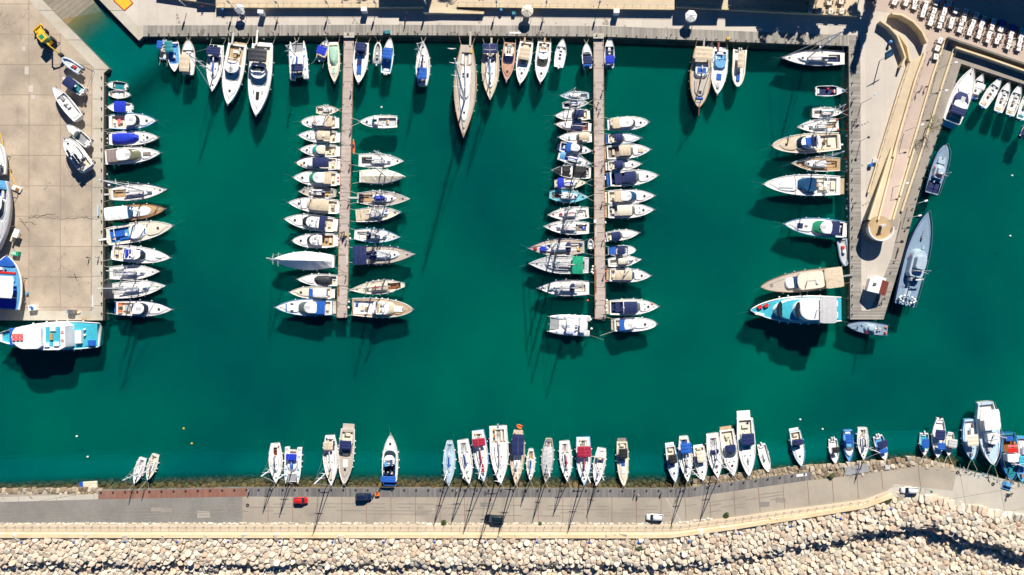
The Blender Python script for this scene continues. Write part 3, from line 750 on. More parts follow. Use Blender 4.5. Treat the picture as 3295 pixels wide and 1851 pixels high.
# north and east quay
NQ = [(272,-450),(272,-50),(447,131),(461,117),(1280,113),(1943,118),(2560,142),(2731,148),(2736,1028),(2843,1028),(2897,840),(2968,582),(3038,380),(3093,205),(3295,271),(3700,400),(3700,-450)]
slab('harbour_promenade', NQ, -5, Z0, 'promenade')
sheet('quay_kerb_strip', [(272,-50),(320,0),(447,131),(461,117),(461,82),(442,82),(365,0),(315,-50)], Z0+.008, 'apronedge')
band('boardwalk', [(461,82),(1280,80),(1940,84),(2300,97),(2560,108),(2730,113)], [(461,115.5),(1280,113),(1943,118),(2300,132),(2560,142),(2730,148)], Z0+.012, 'boards')
sheet('boardwalk_side', [(2731,113),(2768,113),(2772,1000),(2843,1000),(2843,1028),(2736,1028)], Z0+.012, 'boardsv')
sheet('boardwalk_outer', [(2800,1000),(2843,1028),(2899,840),(2868,832)], Z0+.016, 'boardsv')
sheet('quay_road', [(2868,832),(2899,840),(2968,582),(3038,380),(3093,205),(3071,160),(2994,399),(2902,680)], Z0+.020, 'quayroad')
sheet('quay_road_upper', [(3071,160),(3093,205),(3295,271),(3700,400),(3700,340),(3295,218)], Z0+.024, 'quayroad')
sheet('paved_lane', [(3042,126),(3071,154),(2994,399),(2902,680),(2886,740),(2852,740),(2868,680),(2957,399)], Z0+.028, 'roadconc')
sheet('pink_paving', [(2977,171),(2990,120),(3042,126),(2957,399),(2868,680),(2850,720),(2822,705),(2830,680),(2904,399)], Z0+.032, 'pinkpave')
sheet('restaurant_terrace', [(2800,-450),(3700,-450),(3700,330),(3295,205),(3060,128),(2990,130),(2968,100),(2939,68),(2902,47),(2800,30)], Z0+.036, 'pinkpave')
sheet('plaza_ramp', [(2928,197),(2977,171),(2904,399),(2830,680),(2795,620),(2862,399)], Z0+.04, 'terrace')
# yellow-coped low walls along the plaza
def lowwall(pts, h=.9, w=.5, col='coping', label=None, name='low_wall', z=Z0, posts=True, cat='wall'):
    o = None; m = MB(); n = len(pts); P = [W(x, y, z+h).to_2d() for x, y in pts]; L_ = []; R_ = []
    for i, p in enumerate(P):
        d = (P[min(i+1, n-1)] - P[max(i-1, 0)]).normalized(); nn = Vector((-d.y, d.x))*w/2
        L_.append(p+nn); R_.append(p-nn)
    m.prism([tuple(q) for q in L_] + [tuple(q) for q in reversed(R_)], z-.05, z+h)
    o = settle(m.build(name, C[col])); tag(o, label, cat)
    return o
def railing(pts, label, z=Z0, h=1.05, step=2.4, name='railing', col='steel', r=.03, group=None, maxn=98, px=True):
    P = [W(x, y, z) for x, y in pts] if px else [Vector(p) for p in pts]
    root = empty(name, P[0], 0, label, 'railing', group); m = MB()
    Q = [p - P[0] for p in P]
    for hh in (h, h*.5): m.tube([q + Vector((0, 0, hh)) for q in Q], r if hh == h else r*.6, n=4)
    m.build('handrail', C[col], root)
    post = MB().tube([(0, 0, 0), (0, 0, h)], r*1.9, n=4); first = None; cnt = 0
    for a, b_ in zip(Q[:-1], Q[1:]):
        L_ = (b_-a).length; k = max(1, round(L_/step))
        for i in range(k):
            if cnt >= maxn: break
            if first is None: first = post.build('post', C['dark'], root); first.location = a; 
            else:
                c = first.copy(); COL.objects.link(c); c.parent = root; c.location = a + (b_-a)*i/k
            cnt += 1
    return root
lowwall([(2928,197),(2895,290),(2862,399),(2825,520),(2795,620)], label='cream coped wall along the left edge of the raised plaza ramp')
lowwall([(2977,171),(2945,260),(2904,399),(2874,505)], label='cream coped wall between the plaza ramp and the pink paving')
lowwall([(3042,126),(3000,250),(2957,399),(2925,505)], h=.6, label='cream kerb wall between the pink paving and the paved lane')
lowwall([(3071,156),(3032,275),(2994,399),(2948,540),(2902,680)], h=.6, label='cream kerb wall between the paved lane and the outer quay road')
lowwall([(2871,43),(2902,47),(2939,68),(2968,100),(2985,137)], 2.4, .55, label='tall curved cream wall sweeping round below the terrace')
lowwall([(2834,66),(2862,86),(2888,114),(2905,157),(2914,185),(2902,213)], 2.0, .5, label='curved cream wall beside the blue notice board')
lowwall([(2894,111),(2920,150),(2928,197)], 1.2, .4, label='short curved cream wall linking the two sweeping walls')
for pts, lb in (([(2924,204),(2862,395),(2797,615)], 'railing on the left edge of the plaza ramp'), ([(2981,171),(2908,399),(2834,680)], 'railing on the wall beside the pink paving'), ([(3046,126),(2961,399),(2872,680)], 'railing between pink paving and paved lane'), ([(3075,156),(2998,399),(2906,680)], 'railing above the outer quay road')):
    railing(pts, lb, Z0+.7, .8, 2.4)
lowwall([(3052,121),(3180,165),(3300,206),(3500,275)], 1.9, .5, 'wallface', label='dark wall with glass edge below the restaurant tables')
lowwall([(3076,152),(3180,186),(3300,228),(3500,300)], 1.5, .5, 'coping', label='cream wall along the inner harbour road below the terrace')
# raised walkway climbing to the lookout
m = MB()
def rw(y, z): return [W(xx, y, z) for xx in (interp2([(480,2866),(706,2793)], y), interp2([(399,2904),(540,2866),(680,2830),(710,2822)], y), interp2([(399,2957),(540,2912),(680,2868),(710,2860)], y), interp2([(399,2962),(540,2920),(680,2878),(710,2869)], y))]
def interp2(t, y):
    for (a, b_), (c_, d_) in zip(t[:-1], t[1:]):
        if y <= c_: return b_+(d_-b_)*(y-a)/(c_-a)
    return t[-1][1]
A_ = rw(480, 1.56); B_ = rw(708, 4.85); bot = [Vector((v.x, v.y, Z0-.05)) for v in B_]; bo0 = [Vector((v.x, v.y, Z0-.05)) for v in A_]
m.add(A_+B_, [(0,4,5,1)], C['terrace']); m.add(A_+B_, [(1,5,6,2)], C['pinkpave']); m.add(A_+B_, [(2,6,7,3)], C['terrace'])
m.add([A_[0], bo0[0], bot[0], B_[0]], [(0,1,2,3)], C['wallface']); m.add([A_[3], bo0[3], bot[3], B_[3]], [(3,2,1,0)], C['wallface']); m.add([B_[0], bot[0], bot[3], B_[3]], [(0,1,2,3)], C['wallface'])
o = settle(m.build('raised_walkway', None)); tag(o, 'raised cream and pink walkway climbing to the round lookout', 'walkway')
for k_, lb in ((0, 'cream parapet on the left side of the raised walkway'), (1, 'cream parapet inside the raised walkway'), (3, 'cream parapet on the right side of the raised walkway')):
    a, b_ = A_[k_], B_[k_]; d_ = (b_-a).to_2d().normalized(); n_ = Vector((-d_.y, d_.x, 0))*.22; m = MB()
    m.loft([[a-n_, a+n_, a+n_+Vector((0,0,.7)), a-n_+Vector((0,0,.7))], [b_-n_, b_+n_, b_+n_+Vector((0,0,.7)), b_-n_+Vector((0,0,.7))]], None, True, True, True)
    o = settle(m.build('parapet_wall', C['coping'])); tag(o, lb, 'wall')
# round raised lookout
cx, cy = 2831, 735; c = W(cx, cy, 5.0); tower = empty('round_lookout', (c.x, c.y, Z0), 0, 'round raised lookout with rusty tan floor and white parapet', 'lookout')
m = MB(); m.cyl(0, 0, -.02, 3.4, 3.35, C['wallface'], 40); m.cyl(0, 0, 3.4, 3.42, 3.3, C['tanfloor'], 40); m.build('drum', None, tower)
m = MB(); rr = []
for q, z in ((3.35, 2.6), (3.5, 4.4), (3.15, 4.4), (3.1, 3.4)): rr.append([(q*cos(a), q*sin(a), z) for a in [pi*.97+pi*1.06*k/24 for k in range(25)]])
m.loft([[r_[k] for r_ in rr] for k in range(25)], None, False); m.build('parapet', C['offwhite'], tower)
m = MB(); m.box(.3, .8, 3.4, .9, .35, 1.8, C['white'], .35); m.box(.2, .6, 5.2, 1.3, .6, .12, C['lightgrey'], .35); m.build('monument', None, tower)
# kiosk hut near the quay end
c = W(2824, 922, 4.0); hut = empty('harbour_hut', (c.x, c.y, Z0), -.27, 'small white hut with half white half red-brown roof near the end of the right quay', 'hut')
MB().box(0, 0, 0, 4.2, 3.3, 2.9).build('wall', C['white'], hut)
MB().add([(-2.6,-1.95,2.7),(.1,-1.95,3.9),(.1,1.95,3.9),(-2.6,1.95,2.7),(-2.6,-1.95,2.6),(.1,-1.95,3.8),(.1,1.95,3.8),(-2.6,1.95,2.6)], [(0,1,2,3),(7,6,5,4),(0,4,5,1),(3,2,6,7),(0,3,7,4)]).build('roof', C['white'], hut)
MB().add([(2.6,-1.95,2.7),(.1,-1.95,3.9),(.1,1.95,3.9),(2.6,1.95,2.7),(2.6,-1.95,2.6),(.1,-1.95,3.8),(.1,1.95,3.8),(2.6,1.95,2.6)], [(3,2,1,0),(4,5,6,7),(1,5,4,0),(7,6,2,3),(4,7,3,0)]).build('roof', C['redbrown'], hut, label='red-brown side of the roof')
MB().box(-1.3, .3, 3.28, .8, .7, .25, None, 0, .05).build('skylight', C['glassgrey'], hut); MB().box(.0, 2.3, 2.4, 3.4, .8, .3, None, 0, .1).build('air_unit', C['white'], hut)
MB().box(0, -1.77, 0, 1, .06, 2.1).build('door', C['lightgrey'], hut)

# upper promenade (raised) with cream retaining wall
H1 = 1.25
slab('upper_promenade', [(694,-450),(694,23.5),(1375,23.5),(1392,6),(1392,-450)], Z0-.1, Z0+H1, 'terrace', 'beigewall')
slab('upper_promenade_east', [(1470,-450),(1470,21),(2170,30),(2172,-450)], Z0-.1, Z0+H1, 'terrace', 'beigewall')
slab('upper_promenade_far', [(2176,-450),(2176,22),(2760,52),(2762,-450)], Z0-.1, Z0+H1, 'terrace', 'beigewall')
slab('upper_promenade_west', [(500,-450),(500,-14),(690,14),(690,-450)], Z0-.1, Z0+H1, 'terrace', 'beigewall')
lowwall([(694,21),(1377,21)], .35, .55, z=Z0+H1, label='pale coping along the edge of the upper promenade, left stretch')
lowwall([(1470,19),(2170,28)], .35, .55, z=Z0+H1, label='pale coping along the edge of the upper promenade, middle stretch')
lowwall([(2176,20),(2760,49)], .35, .55, z=Z0+H1, label='pale coping along the edge of the upper promenade, right stretch')
railing([(697,15),(1375,15)], 'railing above the left stretch of cream promenade wall', Z0+H1+.2, 1.0, 2.3)
railing([(1475,13),(2168,22)], 'railing above the middle stretch of cream promenade wall', Z0+H1+.2, 1.0, 2.3)
railing([(2180,14),(2755,44)], 'railing above the right stretch of cream promenade wall', Z0+H1+.2, 1.0, 2.3)
# sloping ramp with wedge wall
m = MB(); a0, a1 = 1362, 1558
vs = [W(a0, 24, 3.1), W(a0, 41, 3.1), W(a1, 43, 2.3), W(a1, 36, 2.3)]
vb = [(v[0], v[1], Z0-.02) for v in vs]; m.add(vs+vb, [(0,1,2,3),(1,5,6,2),(0,4,5,1),(3,2,6,7),(0,3,7,4)])
o = settle(m.build('access_ramp', C['walk'])); tag(o, 'sloping cream access ramp below the gap in the upper promenade', 'ramp')
lowwall([(1366,39),(1556,42)], .5, .45, z=2.3, label='cream parapet on the sloping access ramp')
sheet('access_landing', [(1376,-450),(1376,30),(1470,30),(1470,-450)], Z0+H1-.1, 'terrace')
# pale patches and manhole covers
k = 0
for x, y, w in [(570,48,7),(572,58,9),(576,71,9),(722,57,6),(731,73,6),(890,65,7),(893,73,8),(884,57,6),(1050,56,6),(1056,64,8),(1060,73,8),(1137,56,6),(1141,64,8),(1136,73,7),(1148,73,7),(1157,78,6),(1539,62,9),(1543,71,9),(1745,61,8),(1749,70,9),(1740,54,6),(1789,75,5),(1883,78,5),(1945,59,6),(1951,67,9),(1943,75,8),(1954,76,9),(2011,83,5),(2145,88,5),(1415,77,5),(1287,77,5),
                (208,817,9),(196,826,10),(187,835,7),(207,940,7),(216,945,7),(225,952,7),(159,588,6),(151,599,6),(144,607,6),(2790,100,6),(2784,106,6),(2768,268,5),(2775,401,6),(2784,398,6),(2793,392,5),(2775,532,6),(2777,660,6),(2786,656,6),(2794,651,5),(2779,923,5),(2790,916,6),(2795,914,6)]:
    sheet('manhole_cover', [(x-w/2,y-w*.42),(x+w/2,y-w*.42),(x+w/2,y+w*.42),(x-w/2,y+w*.42)], Z0+.05, 'roadconc', kind=None, label='square brown access cover set flush in the harbour paving', cat='access cover', group='square access covers in the paving')
for x, y, w, h in [(77,157,11,16),(86,227,13,26),(99,286,14,22),(106,313,12,14)]:
    sheet('repair_patch', [(x-w/2,y-h/2),(x+w/2,y-h/2),(x+w/2,y+h/2),(x-w/2,y+h/2)], Z0+.03, 'promenade')
c = W(395, 0); o = sheet('play_mat', [(366,2),(401,34),(428,10),(398,-24)], Z0+.03, 'tanfloor', kind=None, label='yellow mat with a red border on the quay beside the slipway', cat='mat')
o.data.materials[0] = C['yellowpaint']; m = MB(); q = [(366,2),(401,34),(428,10),(398,-24)]
for i in range(4):
    a, b_ = W(*q[i], Z0+.05), W(*q[(i+1)%4], Z0+.05); m.tube([a, b_], .12, n=4)
m.build('border', C['red'], o)
# thin red lines and asphalt along the breakwater
UP = [(-400,1625),(0,1616),(316,1606),(800,1597),(2050,1600),(2215,1600),(2400,1573),(2600,1547),(2796,1524),(2947,1502),(3082,1507)]
LO = [(-400,1684),(0,1683),(316,1683),(800,1683),(2050,1683),(2190,1681),(2366,1658),(2600,1627),(2784,1604),(2878,1558),(3065,1578)]
slab('breakwater_road', [(-400,1590),(316,1592),(316,1580),(800,1571),(1350,1572),(2050,1574),(2200,1573),(2613,1518),(2613,1546),(2796,1524),(2947,1502),(3082,1507),(3295,1558),(3800,1700),(3800,1790),(3295,1670),(3212,1658),(3082,1630),(2967,1603),(2869,1600),(2829,1625),(2700,1652),(2150,1731),(-400,1731)], -5, Z0, 'roadconc')
band('asphalt_lane', [(-400,1622),(0,1616),(316,1607),(780,1598)], [(-400,1682),(0,1682),(316,1682),(780,1682)], Z0+.010, 'asphaltold')
band('red_boardwalk', [(316,1580),(795,1571)], [(316,1607),(795,1598)], Z0+.016, 'boardsred')
band('dark_boardwalk', [(795,1571),(1350,1572),(2050,1574),(2200,1573),(2613,1518)], [(795,1598),(1350,1600),(2050,1601),(2215,1601),(2615,1544)], Z0+.016, 'boardsdark')
sheet('pale_quay', [(3082,1507),(3295,1558),(3800,1700),(3800,1790),(3295,1670),(3212,1658),(3082,1630),(2967,1603),(2880,1600),(2845,1590),(2878,1558),(3065,1580)], Z0+.016, 'palecon')
band('shore_kerb', [(-400,1600),(0,1600),(316,1590)], [(-400,1623),(0,1616),(316,1607)], Z0+.02, 'palecon')
m = MB()
def xl(x0, y0, x1, y1, w=1.1):
    a, b_ = W(x0, y0), W(x1, y1); d = (b_-a).to_2d().normalized(); n_ = Vector((-d.y, d.x))*w*S/2
    m.add([(a.x-n_.x, a.y-n_.y, Z0+.03), (b_.x-n_.x, b_.y-n_.y, Z0+.03), (b_.x+n_.x, b_.y+n_.y, Z0+.03), (a.x+n_.x, a.y+n_.y, Z0+.03)], [(0,1,2,3)])
for i in range(16): x = 863+79*i; xl(x, 1599, x, 1681)
for x0, y0, x1, y1 in [(2127,1601,2127,1681),(2204,1602,2208,1676),(2283,1591,2287,1663),(2361,1580,2366,1657),(2440,1570,2446,1647),(2519,1560,2525,1638),(2598,1549,2604,1627),(2677,1539,2683,1616),(2757,1530,2763,1605),(2836,1520,2841,1576),(2955,1503,2962,1565)]: xl(x0, y0, x1, y1)
m.build('red_expansion_joint', C['redbrown'], kind='structure')
ground('roadpatch', (.34, .31, .26), (.40, .36, .30)); ground('tyremark', (.29, .26, .22), (.25, .225, .195))
ground('paleline', (.5, .47, .42), (.45, .42, .38)); m = MB(); xl(2143, 1603, 2190, 1677, 3.5); m.build('patched_trench', C['paleline'], kind='structure')
for i in range(16):
    x = rc.uniform(20, 2550); y = interp(UP, x)+rc.uniform(12, 62); a, h_ = rc.uniform(5, 22), rc.uniform(4, 12)
    sheet('repair_patch', [(x-a+rc.uniform(-2,2), y-h_), (x+a, y-h_+rc.uniform(-2,2)), (x+a+rc.uniform(-2,2), y+h_), (x-a, y+h_+rc.uniform(-2,2))], Z0+.022+i*.0006, rc.choice(['asphaltold', 'quayroad', 'quayroad', 'roadpatch']))
m = MB()
for y0, ph in ((26, 0), (37, .3), (48, .1), (58, .4)):
    pp = [W(x, interp(UP, x)+y0+3*sin(x*.004+ph), Z0+.036) for x in range(-40, 2560, 40)]
    for a, b_ in zip(pp[:-1], pp[1:]):
        if rc.random() < .45: continue
        d_ = (b_-a).normalized(); n_ = Vector((-d_.y, d_.x, 0))*.10; m.add([a-n_, b_-n_, b_+n_, a+n_], [(0,1,2,3)])
m.build('tyre_mark', C['tyremark'], kind='structure')
# breakwater walkway: raised sheet, coping wall
WU = [(-400,1690),(0,1689),(2050,1690),(2190,1688),(2366,1665),(2600,1633),(2784,1609),(2860,1580)]
WM = [(-400,1720),(0,1720),(2050,1722),(2160,1720),(2366,1693),(2600,1655),(2784,1624),(2868,1592)]
WL = [(-400,1731),(0,1731),(2050,1732),(2156,1732),(2366,1703),(2600,1667),(2790,1635),(2880,1600)]
band('breakwater_walkway', WU, WM, Z0+.35, 'walk', .34)
lowwall([((a[0]+b_[0])/2, (a[1]+b_[1])/2) for a, b_ in zip(WM, WL)], 1.0, 1.0, label='long pale cream parapet between the breakwater walkway and the boulders', name='parapet_wall')
railing([(-60,1694),(1400,1695)], 'railing on the left half of the breakwater walkway', Z0+.35, 1.1, 2.37, maxn=80)
railing([(1400,1695),(2050,1695),(2190,1693),(2366,1670),(2600,1638),(2790,1612),(2850,1585)], 'railing on the right half of the breakwater walkway', Z0+.35, 1.1, 2.37, maxn=80)

# ---------------------------------------------------------------- floating piers
def pier(tl, tr, bl, br, label):
    z = .95; P = [W(*p, z) for p in (tl, tr, br, bl)]; c = sum(P, Vector())/4
    root = empty('floating_pier', (c.x, c.y, 0), 0, label, 'pier')
    n = 9
    for i in range(n):
        a, b_ = i/n + .0006, (i+1)/n - .0006
        L0, L1 = P[0].lerp(P[3], a), P[0].lerp(P[3], b_); R0, R1 = P[1].lerp(P[2], a), P[1].lerp(P[2], b_)
        off = R.uniform(-.12, .12); poly = [(v.x-c.x+off, v.y-c.y) for v in (L0, R0, R1, L1)]
        m = MB().prism(poly, .35, z); m.build('deck_section', C['pontoon'], root)
    for i in range(n):
        a = (i+.5)/n; p = P[0].lerp(P[3], a) - c; q = P[1].lerp(P[2], a) - c
        MB().box((p.x+q.x)/2, p.y, -.4, (q.x-p.x)*.9, 3.0, .75).build('float', C['grey'], root)
    for sg, (A_, B_) in ((1, (P[1], P[2])), (-1, (P[0], P[3]))):
        mm = MB(); 
        a, b_ = A_-c, B_-c; mm.tube([(a.x, a.y, z-.02), (b_.x, b_.y, z-.02)], .09, n=4); mm.build('edge_beam', C['wood'], root)
        for i in range(14):
            p = A_.lerp(B_, (i+.4)/14) - c
            MB().box(p.x-sg*.25, p.y, z, .16, .45, .2, None, 0, .03).build('mooring_cleat', C['dark'], root)
    return root
pier((1107,117),(1139,117),(1084,1023),(1117,1023), 'left floating pier with pinkish concrete deck between the boat rows')
pier((1910,119),(1942,119),(1914,1026),(1948,1026), 'right floating pier with pinkish concrete deck, the one ending beside the catamaran')
for x0, x1, y in ((1106,1140,113),(1909,1943,116)):
    a = W(x0, y-8, Z0+.1); b_ = W(x1, y+8, Z0+.1)
    o = settle(MB().box((a.x+b_.x)/2, (a.y+b_.y)/2, Z0+.02, b_.x-a.x, a.y-b_.y, .08).build('access_plate', C['palecon'])); tag(o, ('left' if x0 < 1500 else 'right')+' hinged plate where the boardwalk meets a floating pier', 'gangway plate')

# ---------------------------------------------------------------- rocks
def powercells(pts, rad, R_):
    out = []; grid = {}; cs = 4.0
    for i, p in enumerate(pts): grid.setdefault((int(p[0]//cs), int(p[1]//cs)), []).append(i)
    for i, (px, py) in enumerate(pts):
        poly = [(px-R_, py-R_), (px+R_, py-R_), (px+R_, py+R_), (px-R_, py+R_)]
        gx, gy = int(px//cs), int(py//cs)
        for a in (-1, 0, 1):
            for b_ in (-1, 0, 1):
                for j in grid.get((gx+a, gy+b_), ()):
                    if j == i or not poly: continue
                    dx, dy = pts[j][0]-px, pts[j][1]-py; d2 = dx*dx+dy*dy
                    if d2 > 16: continue
                    c = (d2 + rad[i]**2 - rad[j]**2)/2; new = []
                    for k in range(len(poly)):
                        A_, B_ = poly[k], poly[(k+1) % len(poly)]
                        da = (A_[0]-px)*dx+(A_[1]-py)*dy-c; db = (B_[0]-px)*dx+(B_[1]-py)*dy-c
                        if da <= 0: new.append(A_)
                        if da*db < 0: t = da/(da-db); new.append((A_[0]+(B_[0]-A_[0])*t, A_[1]+(B_[1]-A_[1])*t))
                    poly = new
        out.append(poly)
    return out
def inside(p, poly):
    x, y = p; c = False; n = len(poly)
    for i in range(n):
        x1, y1 = poly[i]; x2, y2 = poly[i-1]
        if (y1 > y) != (y2 > y) and x < (x2-x1)*(y-y1)/(y2-y1)+x1: c = not c
    return c
def scatter(poly, rmin, rmax, seed, pw_=2.2, tries=60000, k=1.0, zone=None):
    r = random.Random(seed); xs = [p[0] for p in poly]; ys = [p[1] for p in poly]; pts = []; rad = []; grid = {}; cs = 2*rmax
    for t in range(tries):
        p = (r.uniform(min(xs), max(xs)), r.uniform(min(ys), max(ys)))
        if not inside(p, poly): continue
        rr_ = rmax-(rmax-rmin)*min(1, (t/tries*1.5))**.30*r.uniform(.66, 1) ; rr_ = max(rmin, rr_)
        g = (int(p[0]//cs), int(p[1]//cs)); ok = True
        for a in (-1, 0, 1):
            for b_ in (-1, 0, 1):
                for j in grid.get((g[0]+a, g[1]+b_), ()):
                    if math.dist(p, pts[j]) < (rr_+rad[j])*k: ok = False; break
                if not ok: break
            if not ok: break
        if ok: grid.setdefault(g, []).append(len(pts)); pts.append(p); rad.append(rr_)
    return pts, rad
def rockverts(poly, rad, z0, rr_, h=.55):
    cx_ = sum(p[0] for p in poly)/len(poly); cy_ = sum(p[1] for p in poly)/len(poly)
    pl = []
    for i in range(len(poly)):          # drop slivers, then chamfer the corners
        a, b_ = poly[i], poly[(i+1) % len(poly)]
        if math.dist(a, b_) > .12: pl.append(a)
    q = []
    for i in range(len(pl)):
        a, b_, c_ = pl[i-1], pl[i], pl[(i+1) % len(pl)]; t = rr_.uniform(.03, .15)
        q.append((b_[0]+(a[0]-b_[0])*t, b_[1]+(a[1]-b_[1])*t)); q.append((b_[0]+(c_[0]-b_[0])*t, b_[1]+(c_[1]-b_[1])*t))
    if len(q) < 6: return None
    tx, ty = rr_.uniform(-.34, .34), rr_.uniform(-.34, .34); H = min(.75, rad*h*rr_.uniform(.7, 1.25)*1.2)
    def ring(s, z, j): return [(cx_+(x-cx_)*s*rr_.uniform(1-j, 1), cy_+(y-cy_)*s*rr_.uniform(1-j, 1), z0+z+((x-cx_)*tx+(y-cy_)*ty)*(1 if z > 0 else 0)+rr_.uniform(-j, j)*H*.5) for x, y in q]
    rings = [ring(.92, -H*1.5, .02), ring(1.0, H*.15, .05), ring(.92, H*.80, .10)]
    n = len(q); vs = [v for r_ in rings for v in r_] + [(cx_+rr_.uniform(-.35, .35)*rad, cy_+rr_.uniform(-.35, .35)*rad, z0+H*rr_.uniform(.85, 1.2))]
    fs = [(k*n+i, k*n+(i+1) % n, (k+1)*n+(i+1) % n, (k+1)*n+i) for k in range(2) for i in range(n)] + [(2*n+i, 2*n+(i+1) % n, 3*n) for i in range(n)]
    a = sum(q[i][0]*q[(i+1)%n][1]-q[(i+1)%n][0]*q[i][1] for i in range(n))
    if a < 0: fs = [f[::-1] for f in fs]
    return vs, fs
STEP = [(-400,1824),(0,1817),(1400,1822),(2100,1826),(2300,1812),(2480,1780),(2600,1757),(2763,1727),(2900,1702),(3000,1707),(3130,1745),(3295,1790),(3700,1850)]
def rubz(wxx, wyy):
    px = wxx/S+1647.5; py = 925.5-wyy/S; e = interp(STEP, px)+5*sin(px*.031)+4*sin(px*.083+1)+3*sin(px*.21); d = (py-e)*S
    top = 1.75
    if 2840 < px < 3010 and py < 1640: top -= .25
    if d < -1.1: return top
    dr = 2.0 + 1.6*max(0, min(1, (px-2500)/450))
    if d < 1.3: return top - dr*(d+1.1)/2.4
    return top - dr - .02*(d-.7)
poly = pw([(-130,1733),(2156,1733),(2366,1704),(2600,1668),(2790,1637),(2880,1602),(2967,1604),(3082,1631),(3212,1659),(3295,1671),(3460,1712),(3460,1985),(-130,1985)])
poly = [tuple(p) for p in poly]
pts, rad = scatter(poly, .15, 1.02, 3, tries=300000, k=.80)
cells = powercells(pts, rad, 1.75)
order = sorted(range(len(pts)), key=lambda i: -rad[i]); rr2 = random.Random(5)
vis = [i for i in order if -3 < pts[i][0]/S+1647.5 < 3298 and 925.5-pts[i][1]/S < 1853][:300]; vs_ = set(vis)
rest = MB(); rest.tint = []
for i, cell in enumerate(cells):
    if len(cell) < 4: continue
    z = rubz(*pts[i]) + rr2.uniform(-.30, .30) - max(0, .6-rad[i])*.5; g = rockverts(cell, rad[i], z, rr2)
    if not g: continue
    t = rr2.random() if rr2.random() > .25 else rr2.uniform(.7, .95)
    if i in vs_:
        c = Vector((pts[i][0], pts[i][1], z)); m = MB(); m.add([Vector(v)-c for v in g[0]], g[1]); m.tint = [t]*len(g[0])
        o = m.build('boulder', C['rock']); o.location = c; tag(o, 'large pale limestone boulder in the breakwater below the cream parapet', 'boulder', 'large boulders of the breakwater')
    else: rest.add(*g); rest.tint += [t]*len(g[0])
rest.build('rubble', C['rock'], kind='stuff', label='smaller pale limestone rocks filling the breakwater', cat='rocks')
# bed below the rocks
m = MB(); xs = [(-180+60*i) for i in range(64)]; rows = []
for x in xs:
    e = interp(STEP, x); y0 = interp([(-400,1728),(2156,1728),(2366,1700),(2600,1662),(2790,1630),(2880,1598),(2967,1600),(3082,1628),(3212,1655),(3295,1668),(3800,1780)], x)
    rows.append([W(x, y0, 0).to_2d().to_3d()+Vector((0,0,1.42)), W(x, e-14, 0).to_2d().to_3d()+Vector((0,0,1.42)), W(x, e+16, 0).to_2d().to_3d()+Vector((0,0,-.55-1.6*max(0, min(1, (x-2500)/450)))), W(x, 2080, 0).to_2d().to_3d()+Vector((0,0,-.9-1.6*max(0, min(1, (x-2500)/450))))])
m.loft(rows, None, False); m.build('breakwater_bed', C['rubblebed'], kind='structure')
# shoreline: submerged rocks north of the breakwater road
SH = [(-400,1598),(0,1598),(316,1586),(800,1574),(1350,1575),(2050,1577),(2200,1575),(2350,1556),(2600,1532),(2800,1512),(2950,1500),(3082,1508),(3295,1560),(3700,1660)]
def shz(d): return .35 - d*.42 if d > 0 else .35 - d*.25      # d metres out from the shoreline
band_poly = [tuple(W(x, interp(SH, x)+1, .2).to_2d()) for x in range(-60, 3100, 60)] + [tuple(W(x, interp(SH, x)-66, .2).to_2d()) for x in range(3100, -60, -60)]
pts, rad = scatter(band_poly, .25, .85, 9, tries=60000, k=.93); cells = powercells(pts, rad, 1.3); m = MB(); m.tint = []
for i, cell in enumerate(cells):
    if len(cell) < 4: continue
    px = pts[i][0]/S+1647.5; d = pts[i][1] - W(px, interp(SH, px), .2).y
    g = rockverts(cell, rad[i], shz(d)+rr2.uniform(-.35, .15)-.35, rr2, .8)
    if g: m.add(*g); m.tint += [rr2.random()]*len(g[0])
m.build('submerged_rocks', C['wetrock'], kind='stuff', label='brown weedy rocks under shallow water along the breakwater shore', cat='rocks')
# dry shore stones: far left strip and the right shore
m = MB(); m.tint = []
for pl, seed, zz in (([(-130,1583),(316,1578),(316,1592),(-130,1604)], 21, 1.0), ([(2240,1553),(2420,1528),(2614,1505),(2614,1520),(2420,1548),(2240,1570)], 22, .55), ([(2614,1508),(2796,1492),(2935,1478),(2985,1488),(3070,1508),(2947,1504),(2796,1526),(2614,1548)], 23, 1.05)):
    poly = [tuple(p) for p in pw(pl)]; pts, rad = scatter(poly, .22, .62 if seed != 22 else .4, seed, tries=9000); cells = powercells(pts, rad, .9)
    for i, cell in enumerate(cells):
        if len(cell) < 4: continue
        g = rockverts(cell, rad[i], zz+rr2.uniform(-.15, .15), rr2)
        if g: m.add(*g); m.tint += [rr2.uniform(.25, 1) if seed != 22 else rr2.uniform(0, .8)]*len(g[0])
m.build('shore_stones', C['shorerock'], kind='stuff', label='loose tan stones at the waterline of the breakwater', cat='rocks')
m = MB(); m.tint = []
for (x0, y0), (x1, y1) in zip([(0,1685),(2050,1685),(2190,1683)], [(2050,1685),(2190,1683),(2300,1668)]):
    n = int((x1-x0)/9)
    for i in range(n):
        if rr2.random() < .12: continue
        t = (i+rr2.uniform(.2, .8))/n; p = W(x0+(x1-x0)*t, y0+(y1-y0)*t+rr2.uniform(-1.5, 1.5), Z0); a = rr2.uniform(.3, .6)
        q = [(p.x+a*rr2.uniform(.7, 1.3)*cos(k*pi/3+.3), p.y+a*.6*rr2.uniform(.7, 1.2)*sin(k*pi/3+.3)) for k in range(6)]
        g = rockverts(q, a*.6, Z0+.05, rr2, .5)
        if g: m.add(*g); m.tint += [rr2.choice([.33, .66, 1, .1])]*len(g[0])
m.build('edging_stones', C['rock'], kind='stuff', label='row of white edging stones between the road and the walkway', cat='stones')

